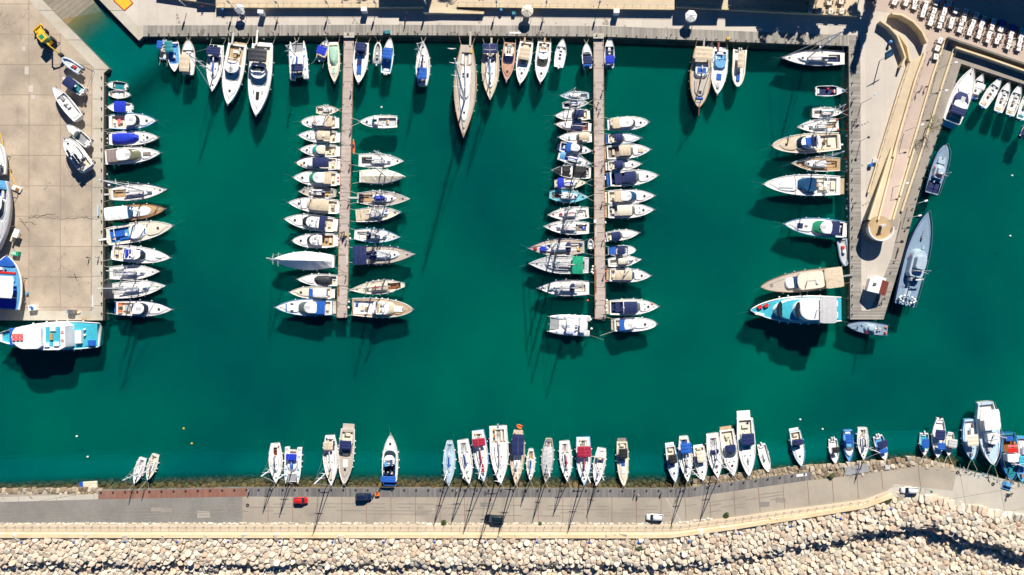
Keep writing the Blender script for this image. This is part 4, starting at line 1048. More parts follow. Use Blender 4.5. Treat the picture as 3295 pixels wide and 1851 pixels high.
# ---------------------------------------------------------------- water
def watermat(deep=False):
    m, nt, b = nt_new('deep_water' if deep else 'harbour_water'); N = nt.nodes; L = nt.links
    tc = N.new('ShaderNodeTexCoord'); P = tc.outputs['Object']
    n = N.new('ShaderNodeTexNoise'); n.inputs['Scale'].default_value = .018; n.inputs['Detail'].default_value = 5; n.inputs['Roughness'].default_value = .55; L.new(P, n.inputs['Vector'])
    mr = N.new('ShaderNodeMapRange'); mr.inputs[1].default_value = .35; mr.inputs[2].default_value = .65; L.new(n.outputs['Fac'], mr.inputs[0])
    mx = N.new('ShaderNodeMix'); mx.data_type = 'RGBA'; mx.inputs['A'].default_value = (*WATER_A, 1); mx.inputs['B'].default_value = (*WATER_B, 1)
    L.new(mr.outputs[0], mx.inputs['Factor']); L.new(mx.outputs['Result'], b.inputs['Base Color'])
    b.inputs['Subsurface Weight'].default_value = 1.0; b.inputs['Subsurface Radius'].default_value = (.6, 1.0, 1.0); b.inputs['Subsurface Scale'].default_value = 2.2
    b.inputs['Roughness'].default_value = .12; b.inputs['IOR'].default_value = 1.33
    w1 = N.new('ShaderNodeTexNoise'); w1.inputs['Scale'].default_value = 1.3; w1.inputs['Detail'].default_value = 4; L.new(P, w1.inputs['Vector'])
    bp = N.new('ShaderNodeBump'); bp.inputs['Strength'].default_value = .12; bp.inputs['Distance'].default_value = .15; L.new(w1.outputs['Fac'], bp.inputs['Height']); L.new(bp.outputs[0], b.inputs['Normal'])
    if deep:
        b.inputs['Subsurface Scale'].default_value = 4.0; b.inputs['Roughness'].default_value = 1; b.inputs['Specular IOR Level'].default_value = 0
        return m
    at = N.new('ShaderNodeAttribute'); at.attribute_name = 'clarity'
    tr = N.new('ShaderNodeBsdfTransparent'); tr.inputs['Color'].default_value = (.86, .96, .90, 1)
    ms = N.new('ShaderNodeMixShader'); L.new(at.outputs['Fac'], ms.inputs[0]); L.new(b.outputs[0], ms.inputs[1]); L.new(tr.outputs[0], ms.inputs[2])
    L.new(ms.outputs[0], nt.nodes['Material Output'].inputs['Surface']); return m
WT = .78
WATER_A = (.0, .088, .096); WATER_B = (.0, .155, .122)
WATM = None
def ss(a, b_, x): t = max(0, min(1, (x-a)/(b_-a))); return t*t*(3-2*t)
xs = [-3000,-1200,-600,-300,-150] + [i*14 for i in range(-5, 42)] + [600+i*40 for i in range(0, 74)] + [3700,4200,6000]
ys = [-3000,-900,-300,-60] + [i*12 for i in range(0, 35)] + [420+i*60 for i in range(0, 16)] + [1380+i*6 for i in range(0, 44)]
xs = sorted(set(xs)); ys = sorted(set(ys)); V = []; cl = []
for y in ys:
    for x in xs:
        V.append(W(x, y, 0)); d = (interp(SH, x) - y)*S
        c = max(ss(5.9, 1.6, d)*.95, WT*ss(7.8, 13, d)) if y > 1380 else WT
        s_ = (x-220)*nx + (y-75)*ny
        inr = ss(-6, 10, (x-300)*(-.69)+(y-40)*.72*-1 + 200) if False else 1
        if y < 420 and x < 560: c = max(.9*ss(112, -10, s_), WT*ss(235, 330, s_))
        cl.append(c)
nX = len(xs); me = bpy.data.meshes.new('harbour_water'); me.from_pydata([tuple(v) for v in V], [], [(j*nX+i, (j+1)*nX+i, (j+1)*nX+i+1, j*nX+i+1) for j in range(len(ys)-1) for i in range(nX-1)])
at = me.attributes.new('clarity', 'FLOAT', 'POINT'); at.data.foreach_set('value', cl); me.materials.append(watermat()); me.polygons.foreach_set('use_smooth', [True]*len(me.polygons))
o = bpy.data.objects.new('harbour_water', me); COL.objects.link(o); o['kind'] = 'structure'
m = MB(); m.add([(-900,-1600,-2.7),(900,-1600,-2.7),(900,-99,-2.7),(-900,-99,-2.7)], [(0,1,2,3)]); SEA = m
m = MB(); m.add([(-900,-600,-7),(900,-600,-7),(900,600,-7),(-900,600,-7)], [(0,1,2,3)]); m.build('seabed', C['seabed'], kind='structure')
m = MB(); m.add([(-900,-101,-3.8),(900,-101,-3.8),(900,900,-3.8),(-900,900,-3.8)], [(0,1,2,3)]); m.build('turbid_water_layer', watermat(True), kind='structure')

SEA.build('open_sea', me.materials[0], kind='structure')
# ---------------------------------------------------------------- people
def make_person(pose, cols):
    """one continuous skinned body; pose 0 standing, 1 walking, 2 seated"""
    import bmesh as bm_
    J = {'pel': (0,0,.95), 'ch': (0.02,0,1.35), 'nk': (.02,0,1.50), 'hd': (.04,0,1.62), 'tp': (.04,0,1.74)}
    st = .28 if pose == 1 else .04
    E = [('pel','ch',.16,.15),('ch','nk',.15,.06),('nk','hd',.06,.10),('hd','tp',.10,.07)]
    if pose == 2:
        legs = [((.12,.10,.90),(.42,.12,.88),(.45,.12,.45),(.55,.12,.42)),((.12,-.10,.90),(.42,-.12,.88),(.42,-.12,.45),(.52,-.12,.42))]
    else:
        legs = [((0,.09,.90),(.55*st,.10,.50),(st*.8,.10,.07),(st*.8+.16,.10,.04)),((0,-.09,.90),(-.2*st,-.10,.50),(-st,-.10,.08),(-st+.15,-.10,.04))]
    arms = [((0,.19,1.42),(-.05-.3*st,.26,1.14),(.12-.3*st,.28,.92),(.17-.3*st,.27,.84)),((0,-.19,1.42),(-.03+.3*st,-.26,1.14),(.16+.4*st,-.27,.94),(.22+.4*st,-.26,.86))]
    vs = [J['pel'], J['ch'], J['nk'], J['hd'], J['tp']]; rad = [.15, .155, .06, .105, .07]; ed = [(0,1),(1,2),(2,3),(3,4)]
    for lg in legs:
        n = len(vs); vs += lg; rad += [.10, .07, .045, .035]; ed += [(0,n),(n,n+1),(n+1,n+2),(n+2,n+3)]
    for ar in arms:
        n = len(vs); vs += ar; rad += [.06, .045, .035, .03]; ed += [(1,n),(n,n+1),(n+1,n+2),(n+2,n+3)]
    me = bpy.data.meshes.new('person_base'); me.from_pydata(vs, ed, []); o = bpy.data.objects.new('person_base', me); COL.objects.link(o)
    md = o.modifiers.new('s', 'SKIN'); sk = me.skin_vertices[0].data if me.skin_vertices else None
    if sk is None:
        b = bm_.new(); b.from_mesh(me); b.verts.layers.skin.verify(); b.to_mesh(me); b.free(); sk = me.skin_vertices[0].data
    for i, r in enumerate(rad): sk[i].radius = (r, r)
    sk[0].use_root = True
    o.modifiers.new('u', 'SUBSURF').levels = 1
    dg = bpy.context.evaluated_depsgraph_get(); dg.update(); m2 = bpy.data.meshes.new_from_object(o.evaluated_get(dg)); m2.name = 'person'
    bpy.data.objects.remove(o)
    m2.materials.clear()
    for c in cols: m2.materials.append(C[c])
    for p in m2.polygons:
        z = p.center.z; y = abs(p.center.y)
        p.material_index = 0 if (z > 1.47 or (y > .2 and z < 1.12)) else (1 if z > .93 else (2 if z > .12 or pose == 2 else 3))
        p.use_smooth = True
    return m2
HAIRM = None
PM = {}
def person(x, y, label, cols=('skin','shirtblue','jeans','dark'), pose=1, rz=None, z=Z0, px=True):
    global HAIRM
    key = (pose, cols)
    if key not in PM: PM[key] = make_person(pose, cols)
    if HAIRM is None:
        m = MB(); m.ball((.025, 0, 1.70), .115, n=10, m=6); o = m.build('hair', C['hair']); HAIRM = o.data; bpy.data.objects.remove(o)
    p = W(x, y, z)
    o = bpy.data.objects.new('person', PM[key]); COL.objects.link(o); o.location = p; o.rotation_euler = (0, 0, R.uniform(0, 6.3) if rz is None else rz)
    tag(o, label, 'person'); h = bpy.data.objects.new('hair', HAIRM); COL.objects.link(h); h.parent = o
    return o
RJ = ('skin','shirtred','jeans','dark'); WJ = ('skin','shirtwhite','jeans','dark'); BJ = ('skin','shirtblue','jeans','dark'); DK = ('skin','dark','dark','dark')
P1, P2 = 'first pier', 'second pier'
for x, y, lb, c, zz in [(289,829,'person in a red shirt walking on the concrete apron',RJ,Z0),(319,828,'person in white standing at the left quay edge',WJ,Z0),
    (1130,420,'person in white standing beside the small inflatable on the left pier',WJ,.95),(1127,535,'person in dark clothes on the left pier beside the navy-awning boat',DK,.95),(1124,650,'person in blue on the left pier beside the ketch',BJ,.95),
    (1101,750,'person in dark clothes at the left end of the group on the left pier',DK,.95),(1109,748,'person in black in the middle of the group on the left pier',('skin','black','black','dark'),.95),(1106,762,'person in blue bending over gear in the group on the left pier',BJ,.95),(1116,772,'person in white at the lower side of the group on the left pier',WJ,.95),
    (1115,890,'person in dark clothes walking on the lower third of the left pier',DK,.95),(1112,1010,'person in blue at the outer end of the left pier',BJ,.95),(1131,298,'person in white on the upper part of the left pier',WJ,.95),
    (1938,296,'person in blue at the top of the right pier',BJ,.95),(1924,335,'person in black, leading walker of the group on the right pier',DK,.95),(1929,354,'person in white, second walker of the group on the right pier',WJ,.95),(1912,492,'person in dark clothes leaning at the left edge of the right pier',DK,.95),(1939,536,'person in blue on the right pier beside the largest sports cruiser',BJ,.95),
    (1938,652,'person in dark clothes on the middle of the right pier',DK,.95),(1940,774,'person in white on the right pier above the tender',WJ,.95),(1943,886,'person in blue on the lower right pier beside the tan-awning cruiser',BJ,.95),(1917,968,'person in blue at the left edge of the outer right pier',BJ,.95),(1945,1010,'person in dark clothes at the outer end of the right pier',DK,.95),
    (1311,46,'person in white on the shaded promenade',WJ,Z0),(1306,66,'person in red walking on the promenade towards the boardwalk',RJ,Z0),(1304,78,'person in dark clothes close behind the walker in red',DK,Z0),(745,108,'person in white at the boardwalk edge above the large cruisers',WJ,Z0),(881,108,'person in white on the boardwalk right of the largest motor yacht',WJ,Z0),(1050,108,'person in dark clothes on the boardwalk above the mint-covered boat',DK,Z0),(1336,108,'person in blue on the boardwalk near the solitary sloop',BJ,Z0),(655,26,'person in red on the dark shaded promenade at the upper left',RJ,Z0),(1908,28,'person in black beside the octagonal kiosk shadow',DK,Z0),
    (2156,118,'person in white on the boardwalk left of the wooden gulet',WJ,Z0),(2548,130,'person in blue and white near the right end of the top boardwalk',BJ,Z0),(2742,322,'person in blue at the edge of the right boardwalk by the small sloop',BJ,Z0),(2745,395,'person in dark clothes on the right boardwalk by the cream-decked motor yacht',DK,Z0),(2752,385,'person in white on the right boardwalk under the lamp',WJ,Z0),(2746,655,'person in blue on the right boardwalk below the open motor yacht',BJ,Z0),
    (803,1578,'person in white at the seam between red and dark boardwalk',WJ,Z0),(1471,1577,'person in white on the dark boardwalk below the long row',WJ,Z0),(2042,1586,'person in red, left one of a pair on the dark boardwalk',RJ,Z0),(2052,1590,'person in white, right one of a pair on the dark boardwalk',WJ,Z0),(2127,1583,'person in blue on the boardwalk above the white car',BJ,Z0),(1217,1577,'person in yellow-brown standing at the dock-side table',('skin','yellow','jeans','dark'),Z0),(1204,1584,'person in red standing left of the dock-side table',RJ,Z0),
    (2820,963,'person in black beside the white hut',('skin','black','dark','dark'),Z0),(2840,962,'person in blue right of the white hut',BJ,Z0),(3240,1592,'person in dark clothes standing by the motorcycle',DK,Z0),(2975,283,'person in dark clothes walking along the pink paving',DK,Z0),(2948,300,'person in blue walking along the pink paving',BJ,Z0),(2990,190,'person in white by the outermost restaurant table',WJ,Z0)]:
    person(x, y, lb, c, 1 if R.random() < .6 else 0, z=zz)

# ---------------------------------------------------------------- vehicles
def car(x, y, rz, L, Wd, H, col, label, kind='hatch', roof=None):
    p = W(x, y, Z0+.8); root = empty('parked_car', (p.x, p.y, Z0+.03), rz, label, 'car')
    hw = Wd/2; hood = .62*H; prof = [(-L/2, .35, .80, .82), (-L/2+.08, .28, hood*1.02, .93), (-L*.28, .26, hood*1.05, 1), (L*.18, .26, hood, 1), (L*.38, .28, hood*.92, .96), (L/2-.1, .30, hood*.80, .86), (L/2, .38, hood*.62, .70)]
    m = MB(); rings = []
    for xx, zb, zt, w_ in prof:
        w_ *= hw; rings.append([(xx, w_*.92, zb), (xx, w_, (zb+zt)/2), (xx, w_*.94, zt-.04), (xx, w_*.82, zt), (xx, -w_*.82, zt), (xx, -w_*.94, zt-.04), (xx, -w_, (zb+zt)/2), (xx, -w_*.92, zb)])
    m.loft(rings, None, True, True, True); m.build('body', C[col], root, True)
    x0, x1 = (-L/2+.12, L*.20) if kind != 'pickup' else (-L*.12, L*.22)
    a = [(x0, hw*.88), (x1+.35, hw*.86), (x1+.35, -hw*.86), (x0, -hw*.88)]; b_ = [(x0+.28, hw*.72), (x1-.30, hw*.70), (x1-.30, -hw*.70), (x0+.28, -hw*.72)]
    zr = H-.05; MB().loft([[(q[0], q[1], hood*.98) for q in a], [(q[0], q[1], zr) for q in b_]], None).build('window', C['glass'], root)
    m = MB(); bx = [(q[0]+(.06 if q[0] < 0 else -.02), q[1]*1.03) for q in b_]; xs_ = [bx[0][0]+(bx[1][0]-bx[0][0])*k/4 for k in range(5)]
    m.loft([[(q, hw*.72, zr-.02), (q, hw*.66, zr+.05), (q, 0, zr+.08), (q, -hw*.66, zr+.05), (q, -hw*.72, zr-.02)] for q in xs_], None, False, True, True); m.build('roof', C[roof or col], root, True)
    for sx in (-.31*L, .31*L):
        for sg in (1, -1):
            wv = empty('wheel', (sx, sg*(hw-.1), .31)); wv.parent = root
            for nm, r_, wd, cc in (('tyre', .32, .20, 'rubber'), ('rim', .19, .22, 'steel')):
                MB().loft([[(r_*cos(2*pi*k/14), q, r_*sin(2*pi*k/14)) for k in range(14)] for q in (-wd/2, wd/2)], None, True, True, True).build(nm, C[cc], wv)
    for sg in (1, -1):
        MB().box(L/2-.10, sg*hw*.58, hood*.60, .16, .34, .14).build('headlight', C['lightgrey'], root); MB().box(-L/2+.04, sg*hw*.70, hood*.7, .1, .22, .2).build('tail_light', C['red'], root)
        MB().box(L*.16, sg*(hw+.08), hood, .16, .18, .12, None, 0, .02).build('mirror', C[col], root)
    if kind == 'suv':
        for sg in (1, -1): MB().tube([(x0+.35, sg*hw*.6, zr+.14), (x1-.4, sg*hw*.6, zr+.14)], .03).build('roof_rail', C['dark'], root)
    return root
defc('carred', (.60, .015, .01), .15, var=.05, coat=.8); defc('carblue', (.01, .02, .06), .12, var=.1, coat=.8); defc('cargreen', (.008, .02, .025), .12, var=.1, coat=.8); defc('carwhite', (.78, .78, .77), .2, var=.04, coat=.8)
car(967, 1611, 0, 4.0, 1.75, 1.45, 'carred', 'bright red hatchback parked on the breakwater road')
car(1170, 1598, .03, 4.4, 1.85, 1.75, 'carblue', 'dark blue car with open rear parked by the dock-side table', 'suv')
car(1591, 1669, pi-.06, 5.3, 2.0, 1.85, 'cargreen', 'black-green pickup with covered bed parked beside the pale walkway', 'suv')
car(2107, 1665, pi-.04, 4.6, 1.8, 1.45, 'carwhite', 'white car parked beside the kerb in the middle of the road')
car(2927, 1578, pi-.02, 4.7, 1.8, 1.5, 'carwhite', 'white car parked at the boulder edge of the pale quay at the lower right')
def bicycle(x, y, rz, label, z=Z0, motor_=False):
    p = W(x, y, z); root = empty('motorcycle' if motor_ else 'bicycle', (p.x, p.y, z+.02), rz, label, 'motorcycle' if motor_ else 'bicycle'); k = .32 if not motor_ else .3
    for sx in (-.52, .52) if not motor_ else (-.65, .65):
        m = MB(); rings = []
        for i in range(15):
            a = 2*pi*i/14; rings.append([(sx+(k+q*cos(b_))*cos(a), q*sin(b_), k+(k+q*cos(b_)-.0)*sin(a)) for b_ in (0, pi/2, pi, 3*pi/2) for q in (.035 if not motor_ else .08,)])
        m.loft(rings); m.build('wheel', C['rubber'], root)
    m = MB(); m.tube([(-.52, 0, k), (-.15, 0, .35), (.35, 0, .75), (.52, 0, k)], .03); m.tube([(-.52, 0, k), (-.2, 0, .8), (.35, 0, .78)], .03); m.build('frame', C['steel' if not motor_ else 'dark'], root)
    MB().tube([(.38, -.28, .95), (.33, 0, .90), (.38, .28, .95)], .025).build('handlebar', C['dark'], root); MB().box(-.22, 0, .86 if not motor_ else .75, .28 if not motor_ else .7, .14 if not motor_ else .28, .08).build('saddle', C['dark'], root)
    if motor_: MB().ball((.1, 0, .72), .24, sz=.7).build('fuel_tank', C['green'], root, True); MB().box(0, 0, .3, .5, .3, .35, None, 0, .05).build('engine', C['grey'], root)
bicycle(1457, 107, .3, 'bicycle lying against the boardwalk edge above the very large yacht'); bicycle(1535, 106, .1, 'bicycle on the boardwalk right of the two red buoys'); bicycle(1740, 106, 0, 'bicycle on the boardwalk below the octagonal kiosk shadow')
bicycle(653, 102, .6, 'bicycle on the boardwalk above the sloop with solar panels'); bicycle(1565, 1581, .1, 'bicycle standing on the dark boardwalk below the largest yacht of the row'); bicycle(2176, 1606, 1.2, 'bicycle on the road beside the mast shadows, lower right'); bicycle(2345, 128, .2, 'bicycle on the boardwalk above the cream inflatable'); bicycle(2962, 285, 1.2, 'bicycle on the pink paving of the plaza')
bicycle(3246, 1588, .1, 'dark motorcycle with green tank parked on the pale quay at the lower right', motor_=True)
# backhoe loader on the apron
p = W(150, 127, 3.0); bh = empty('backhoe_loader', (p.x, p.y, Z0+.02), 2.28, 'yellow backhoe loader with a black folded digging arm on the concrete apron', 'digger')
MB().box(.6, 0, .7, 3.6, 1.3, .9, None, 0, .12).build('body', C['yellowpaint'], bh); bh.scale = (1.25, 1.25, 1.25); MB().box(1.8, 0, 1.2, 1.6, 1.1, .6, None, 0, .15).build('bonnet', C['yellowpaint'], bh)
cb = MB().box(-.1, 0, 1.5, 1.7, 1.5, 1.4, None, 0, .12).build('cab', C['glassgreen'], bh); MB().box(-.1, 0, 2.88, 1.9, 1.7, .12, None, 0, .05).build('cab_roof', C['yellowpaint'], cb)
MB().box(-.1, 0, 2.99, 1.0, .9, .05).build('roof_hatch', C['glassgreen'], cb)
for x_, r_ in ((-.6, .78), (2.0, .5)):
    for sg in (1, -1): MB().loft([[(x_+r_*cos(2*pi*k/16), sg*1.0+q, r_+r_*sin(2*pi*k/16)) for k in range(16)] for q in (-.22, .22)], None, True, True, True).build('wheel', C['rubber'], bh)
m = MB(); m.loft([[(3.3, y, .3), (3.3, y, 1.2), (3.5, y, 1.25), (3.7, y, .5), (4.2, y, .25), (3.7, y, .2)] for y in (-1.1, 1.1)], None, True, True, True); m.build('front_bucket', C['yellowpaint'], bh)
for sg in (1, -1): MB().tube([(1.0, sg*.75, 1.6), (2.4, sg*.75, 1.5), (3.4, sg*.75, .8)], .11).build('loader_arm', C['yellowpaint'], bh)
MB().tube([(-1.3, 0, 1.0), (-2.3, -.1, 3.4), (-2.9, -.1, 3.2)], .2, r2=.15).build('boom_arm', C['yellowpaint'], bh); MB().tube([(-2.7, -.1, 3.5), (-4.3, -.2, 2.2), (-4.6, -.2, 1.5)], .17, r2=.12).build('dipper_arm', C['yellowpaint'], bh)
MB().loft([[(-4.4, y, 1.7), (-5.0, y, 1.6), (-5.2, y, 1.0), (-4.7, y, .7), (-4.5, y, 1.1)] for y in (-.6, .2)], None, True, True, True).build('rear_bucket', C['dark'], bh)
for sg in (1, -1): MB().tube([(-1.4, sg*.6, .9), (-1.7, sg*1.5, .1)], .09).build('stabiliser_leg', C['dark'], bh)
# ---------------------------------------------------------------- promenade furniture
def parasol(x, y, h, r, n, col, label, square=False):
    p = W(x, y, Z0+h); root = empty('kiosk', (p.x, p.y, Z0), R.uniform(0, .3), label, 'kiosk'); m = MB()
    rim = [(r*cos(2*pi*k/n), r*sin(2*pi*k/n), h-.45) for k in range(n)]; mid = [(r*.5*cos(2*pi*k/n), r*.5*sin(2*pi*k/n), h-.15) for k in range(n)]
    m.loft([[(q[0], q[1], q[2]-.22) for q in rim], rim, mid, [(q[0]*.02, q[1]*.02, h+.1) for q in mid]]); m.build('roof', C[col], root)
    for k in range(n): MB().tube([(q*1.005 if i < 2 else q for i, q in enumerate(rim[k])), (0, 0, h+.13)] if False else [Vector(rim[k])*1.0+Vector((0,0,.02)), Vector(mid[k])+Vector((0,0,.03)), (0, 0, h+.12)], .035, n=3).build('rib', C['grey'], root)
    MB().cyl(0, 0, 0, 1.1, r*.55, None, n).build('counter', C['offwhite'], root); MB().tube([(0, 0, 1), (0, 0, h)], .08).build('pole', C['steel'], root)
    for k in range(0, n, 2): MB().tube([(rim[k][0]*.92, rim[k][1]*.92, 0), (rim[k][0]*.92, rim[k][1]*.92, h-.5)], .05).build('post', C['steel'], root)
    return root
parasol(768, 26, 3.5, 1.45, 6, 'lightgrey', 'hexagonal grey kiosk roof on the promenade at the upper left')
parasol(1697, 33, 3.4, 1.7, 8, 'cream', 'octagonal cream kiosk roof on the promenade in the top middle')
parasol(2225, 50, 3.4, 1.7, 7, 'white', 'white faceted kiosk roof in the shade on the promenade at the upper right')
def solid(name, parts, x, y, z, rz, label, cat, hz=0):
    p = W(x, y, z+hz); root = empty(name, (p.x, p.y, z), rz, label, cat)
    for nm, args, col in parts: MB().box(*args).build(nm, C[col], root)
    return root
solid('drinks_machine', [('cabinet', (0,0,0,1.5,.9,2.3), 'white'), ('lid', (0,.05,2.3,1.6,1.0,.1), 'white')], 838, 38, Z0, -.1, 'white curved cabinet standing on the promenade right of the hexagonal kiosk', 'cabinet', 2.3)
solid('drinks_machine', [('cabinet', (0,0,0,1.5,1.0,2.2), 'white'), ('lid', (0,.05,2.2,1.6,1.1,.1), 'offwhite')], 1171, 30, Z0, 0, 'white box cabinet on the promenade just left of the big shaded area', 'cabinet', 2.2)
solid('drinks_machine', [('cabinet', (0,0,0,1.5,1.0,2.2), 'white'), ('lid', (0,.05,2.2,1.6,1.1,.1), 'offwhite')], 1984, 36, Z0, 0, 'white box cabinet on the promenade right of the octagonal kiosk', 'cabinet', 2.2)
solid('freezer', [('cabinet', (0,0,0,.9,.8,.9), 'skyblue'), ('lid', (0,0,.9,.95,.85,.06), 'teal')], 1653, 41, Z0, 0, 'blue chest freezer beside the octagonal kiosk', 'freezer', 1)
for x, y, lb in ((715, 28, 'blue round litter bin on the promenade at the upper left'), (1612, 31, 'blue round litter bin left of the octagonal kiosk'), (2868, 134, 'blue round litter bin beside the curved wall of the plaza')):
    p = W(x, y, Z0+1.5); root = empty('litter_bin', (p.x, p.y, Z0), 0, lb, 'bin'); MB().cyl(0, 0, 0, 1.1, .28, None, 12, .38).build('drum', C['blue'], root, True); MB().ball((0, 0, 1.2), .48, sz=.8).build('dome', C['skyblue'], root, True)
p = W(2862, 173, Z0+5.6); root = empty('notice_board', (p.x, p.y, Z0), .55, 'large blue tilted notice board on a post in the middle of the plaza', 'sign')
MB().tube([(0, -.3, 0), (0, -.3, 5.4)], .14).build('post', C['steel'], root); m = MB(); m.add([(-1.3,-.9,4.5),(1.3,-.9,4.5),(1.3,.8,6.3),(-1.3,.8,6.3),(-1.3,-.9,4.3),(1.3,-.9,4.3),(1.3,.8,6.1),(-1.3,.8,6.1)], [(0,1,2,3),(7,6,5,4),(0,4,5,1),(1,5,6,2),(2,6,7,3),(3,7,4,0)]); m.build('panel', C['teal'], root)
for v in (-.55, .55): m = MB(); m.add([(v-.4,-.6,4.86),(v+.4,-.6,4.86),(v+.4,.3,5.81),(v-.4,.3,5.81)], [(0,1,2,3)]); m.build('poster', C['skyblue'], root)
solid('sun_lounger_stack', [('table', (0,0,0,1.6,1.2,.75), 'white'), ('cloth', (0,.0,.76,1.2,.8,.1), 'lightgrey')], 2815, 520, Z0, -.2, 'white folding table by the railing left of the plaza ramp', 'table')
solid('cool_box', [('box', (0,0,0,.9,.7,.8), 'skyblue'), ('lid', (0,0,.8,.95,.75,.1), 'blue')], 2798, 533, Z0, .2, 'blue cool box on the plaza beside the white folding table', 'box')
# lamps
def lamp(x, y, zb, h, label, headcol='steel', px_at_top=False, group=None, arm=0, az=0, box=False):
    p = W(x, y, zb+h) if px_at_top else W(x, y, zb); root = empty('street_lamp', (p.x, p.y, zb), az, label, 'street lamp', group)
    MB().tube([(0, 0, 0), (0, 0, h*.6), (0, 0, h)], .09, n=6, r2=.06).build('pole', C['lightgrey'], root)
    if arm: MB().tube([(0, 0, h-.1), (arm, 0, h+.1)], .05).build('arm', C['lightgrey'], root); MB().box(arm, 0, h+.05, .9, .45, .14, None, 0, .05).build('lamp_head', C[headcol], root)
    elif box: MB().box(0, 0, h-1.7, .5, .16, 1.7, None, 0, .02).build('banner', C['lightgrey'], root); MB().ball((0, 0, h+.1), .22).build('lamp_head', C['steel'], root, True)
    else: MB().cyl(0, 0, h, h+.35, .20, None, 8, .38).build('lamp_head', C[headcol], root, True)
    return root
for i, (x, y) in enumerate([(72,1745),(239,1745),(404,1744),(571,1744),(736,1743),(901,1743),(1071,1744),(1234,1744),(1398,1744),(1562,1744),(1727,1744),(1896,1746),(2054,1746),(2216,1741),(2378,1717),(2540,1694),(2703,1669),(2865,1638)]):
    lamp(x, y, 2.4, 3.7, 'slim lamp post with a blue lantern head on the breakwater parapet', 'blue', True, 'blue-headed lamps along the breakwater parapet')
lamp(2995, 1581, Z0, 4.5, 'lamp post with teal head at the start of the pale quay', 'teal', True)
for x in (598, 748, 898, 1058, 1211, 1372, 1598, 1757, 1926):
    lamp(x, 20, Z0+H1, 3.7, 'promenade lamp post with a pale vertical banner above the boardwalk', 'steel', False, 'lamp posts with banners along the promenade', box=True)
for x, y, az in ((3018, 224, .2), (2988, 312, .2), (2913, 422, .35), (2866, 605, .3), (2905, 704, .2), (2925, 660, .3)):
    lamp(x, y, Z0+.6, 5.0, 'grey lamp post with a white arm and flat head over the plaza', 'white', False, 'lamp posts with arms on the plaza', arm=1.9, az=az)
lamp(2771, 333, Z0, 6.0, 'lamp post with pale glass head standing between the right boardwalk and the plaza', 'paleblue', False, arm=1.3, az=.9)
lamp(2769, 453, Z0, 4.2, 'dark lamp post on the right boardwalk beside the open motor yacht', 'dark', False)
# ---------------------------------------------------------------- quay hardware
def copies(name, build, pts, label, cat, group, z, px=True):
    first = None
    for q in pts:
        p = W(q[0], q[1], z)
        if first is None: first = build(name); o = first
        else: o = first.copy(); COL.objects.link(o)
        o.location = p; o.rotation_euler = (0, 0, q[2] if len(q) > 2 else 0); tag(o, label, cat, group)
def bol(name): return MB().cyl(0, 0, 0, .35, .13, C['dark'], 8, .10).box(0, 0, .32, .5, .2, .12, C['dark']).build(name)
top = [(x, interp([(461,111),(1280,109),(1943,114),(2300,128),(2560,138),(2730,144)], x)) for x in range(480, 2720, 32)]
copies('bollard', bol, top, 'small black iron bollard on the edge of the top boardwalk', 'bollard', 'bollards along the top boardwalk edge', Z0+.02)
copies('bollard', bol, [(328, y, 1.57) for y in range(250, 1020, 33)], 'small black iron bollard on the edge of the left quay', 'bollard', 'bollards along the left quay edge', Z0+.02)
copies('bollard', bol, [(2741, y, 1.57) for y in range(175, 1020, 31)], 'small black iron bollard on the edge of the right boardwalk', 'bollard', 'bollards along the right boardwalk edge', Z0+.02)
copies('bollard', bol, [(x, interp([(316,1583),(795,1574),(1350,1575),(2050,1577),(2200,1576),(2613,1521)], x)) for x in range(326, 2610, 39)], 'small iron bollard on the edge of the lower boardwalk', 'bollard', 'bollards along the lower boardwalk edge', Z0+.03)
copies('bollard', bol, [(2895-i*.272*24.5+140, 840-380+i*24.5-80) for i in range(0)] or [(3036-(y-380)*.345, y) for y in range(400, 1000, 34)], 'small black iron bollard on the outer edge of the right quay', 'bollard', 'bollards along the outer quay edge', Z0+.04)
def buo(col, r):
    return lambda name: MB().ball((0, 0, r*.55), r, C[col], 10, 6).build(name, None, None, True)
copies('mooring_buoy', buo('red', .40), [(1483,120),(1514,120),(1089,573),(1089,584),(1943,668),(1944,693),(1948,875),(1948,905),(2724,349),(2724,366),(2724,396),(2724,418),(2724,510)], 'round red mooring buoy floating at the foot of a quay or pier', 'buoy', 'round red buoys beside quays and piers', 0)
copies('mooring_buoy', buo('white', .36), [(1629,119),(1692,119),(1707,119),(1742,121),(1757,119),(850,125),(716,122),(722,122),(668,124),(796,158),(785,122),(344,431),(345,448),(344,461),(344,562),(341,582),(352,597),(1946,571),(1946,577),(1946,626),(1947,636),(1947,717),(1948,770),(1948,777),(1908,858),(1906,868),(1904,876),(1909,880),(1952,967),(1950,985),(1951,1000),(1124,754),(1127,768),(1123,972),(1122,990),(1088,770),(1087,782),(1092,668),(1092,675),(1094,622),(2724,437),(2708,467),(2724,521),(2724,536),(2725,548),(2725,592),(2725,610),(2726,640),(2725,663),(2724,672),(2728,677),(2726,697),(2726,720),(2730,745),(2730,959),(2731,991),(2730,1022),(1891,1020),(1900,1028),(1903,1058)], 'round white mooring buoy floating at the foot of a quay or pier', 'buoy', 'round white buoys beside quays and piers', 0)
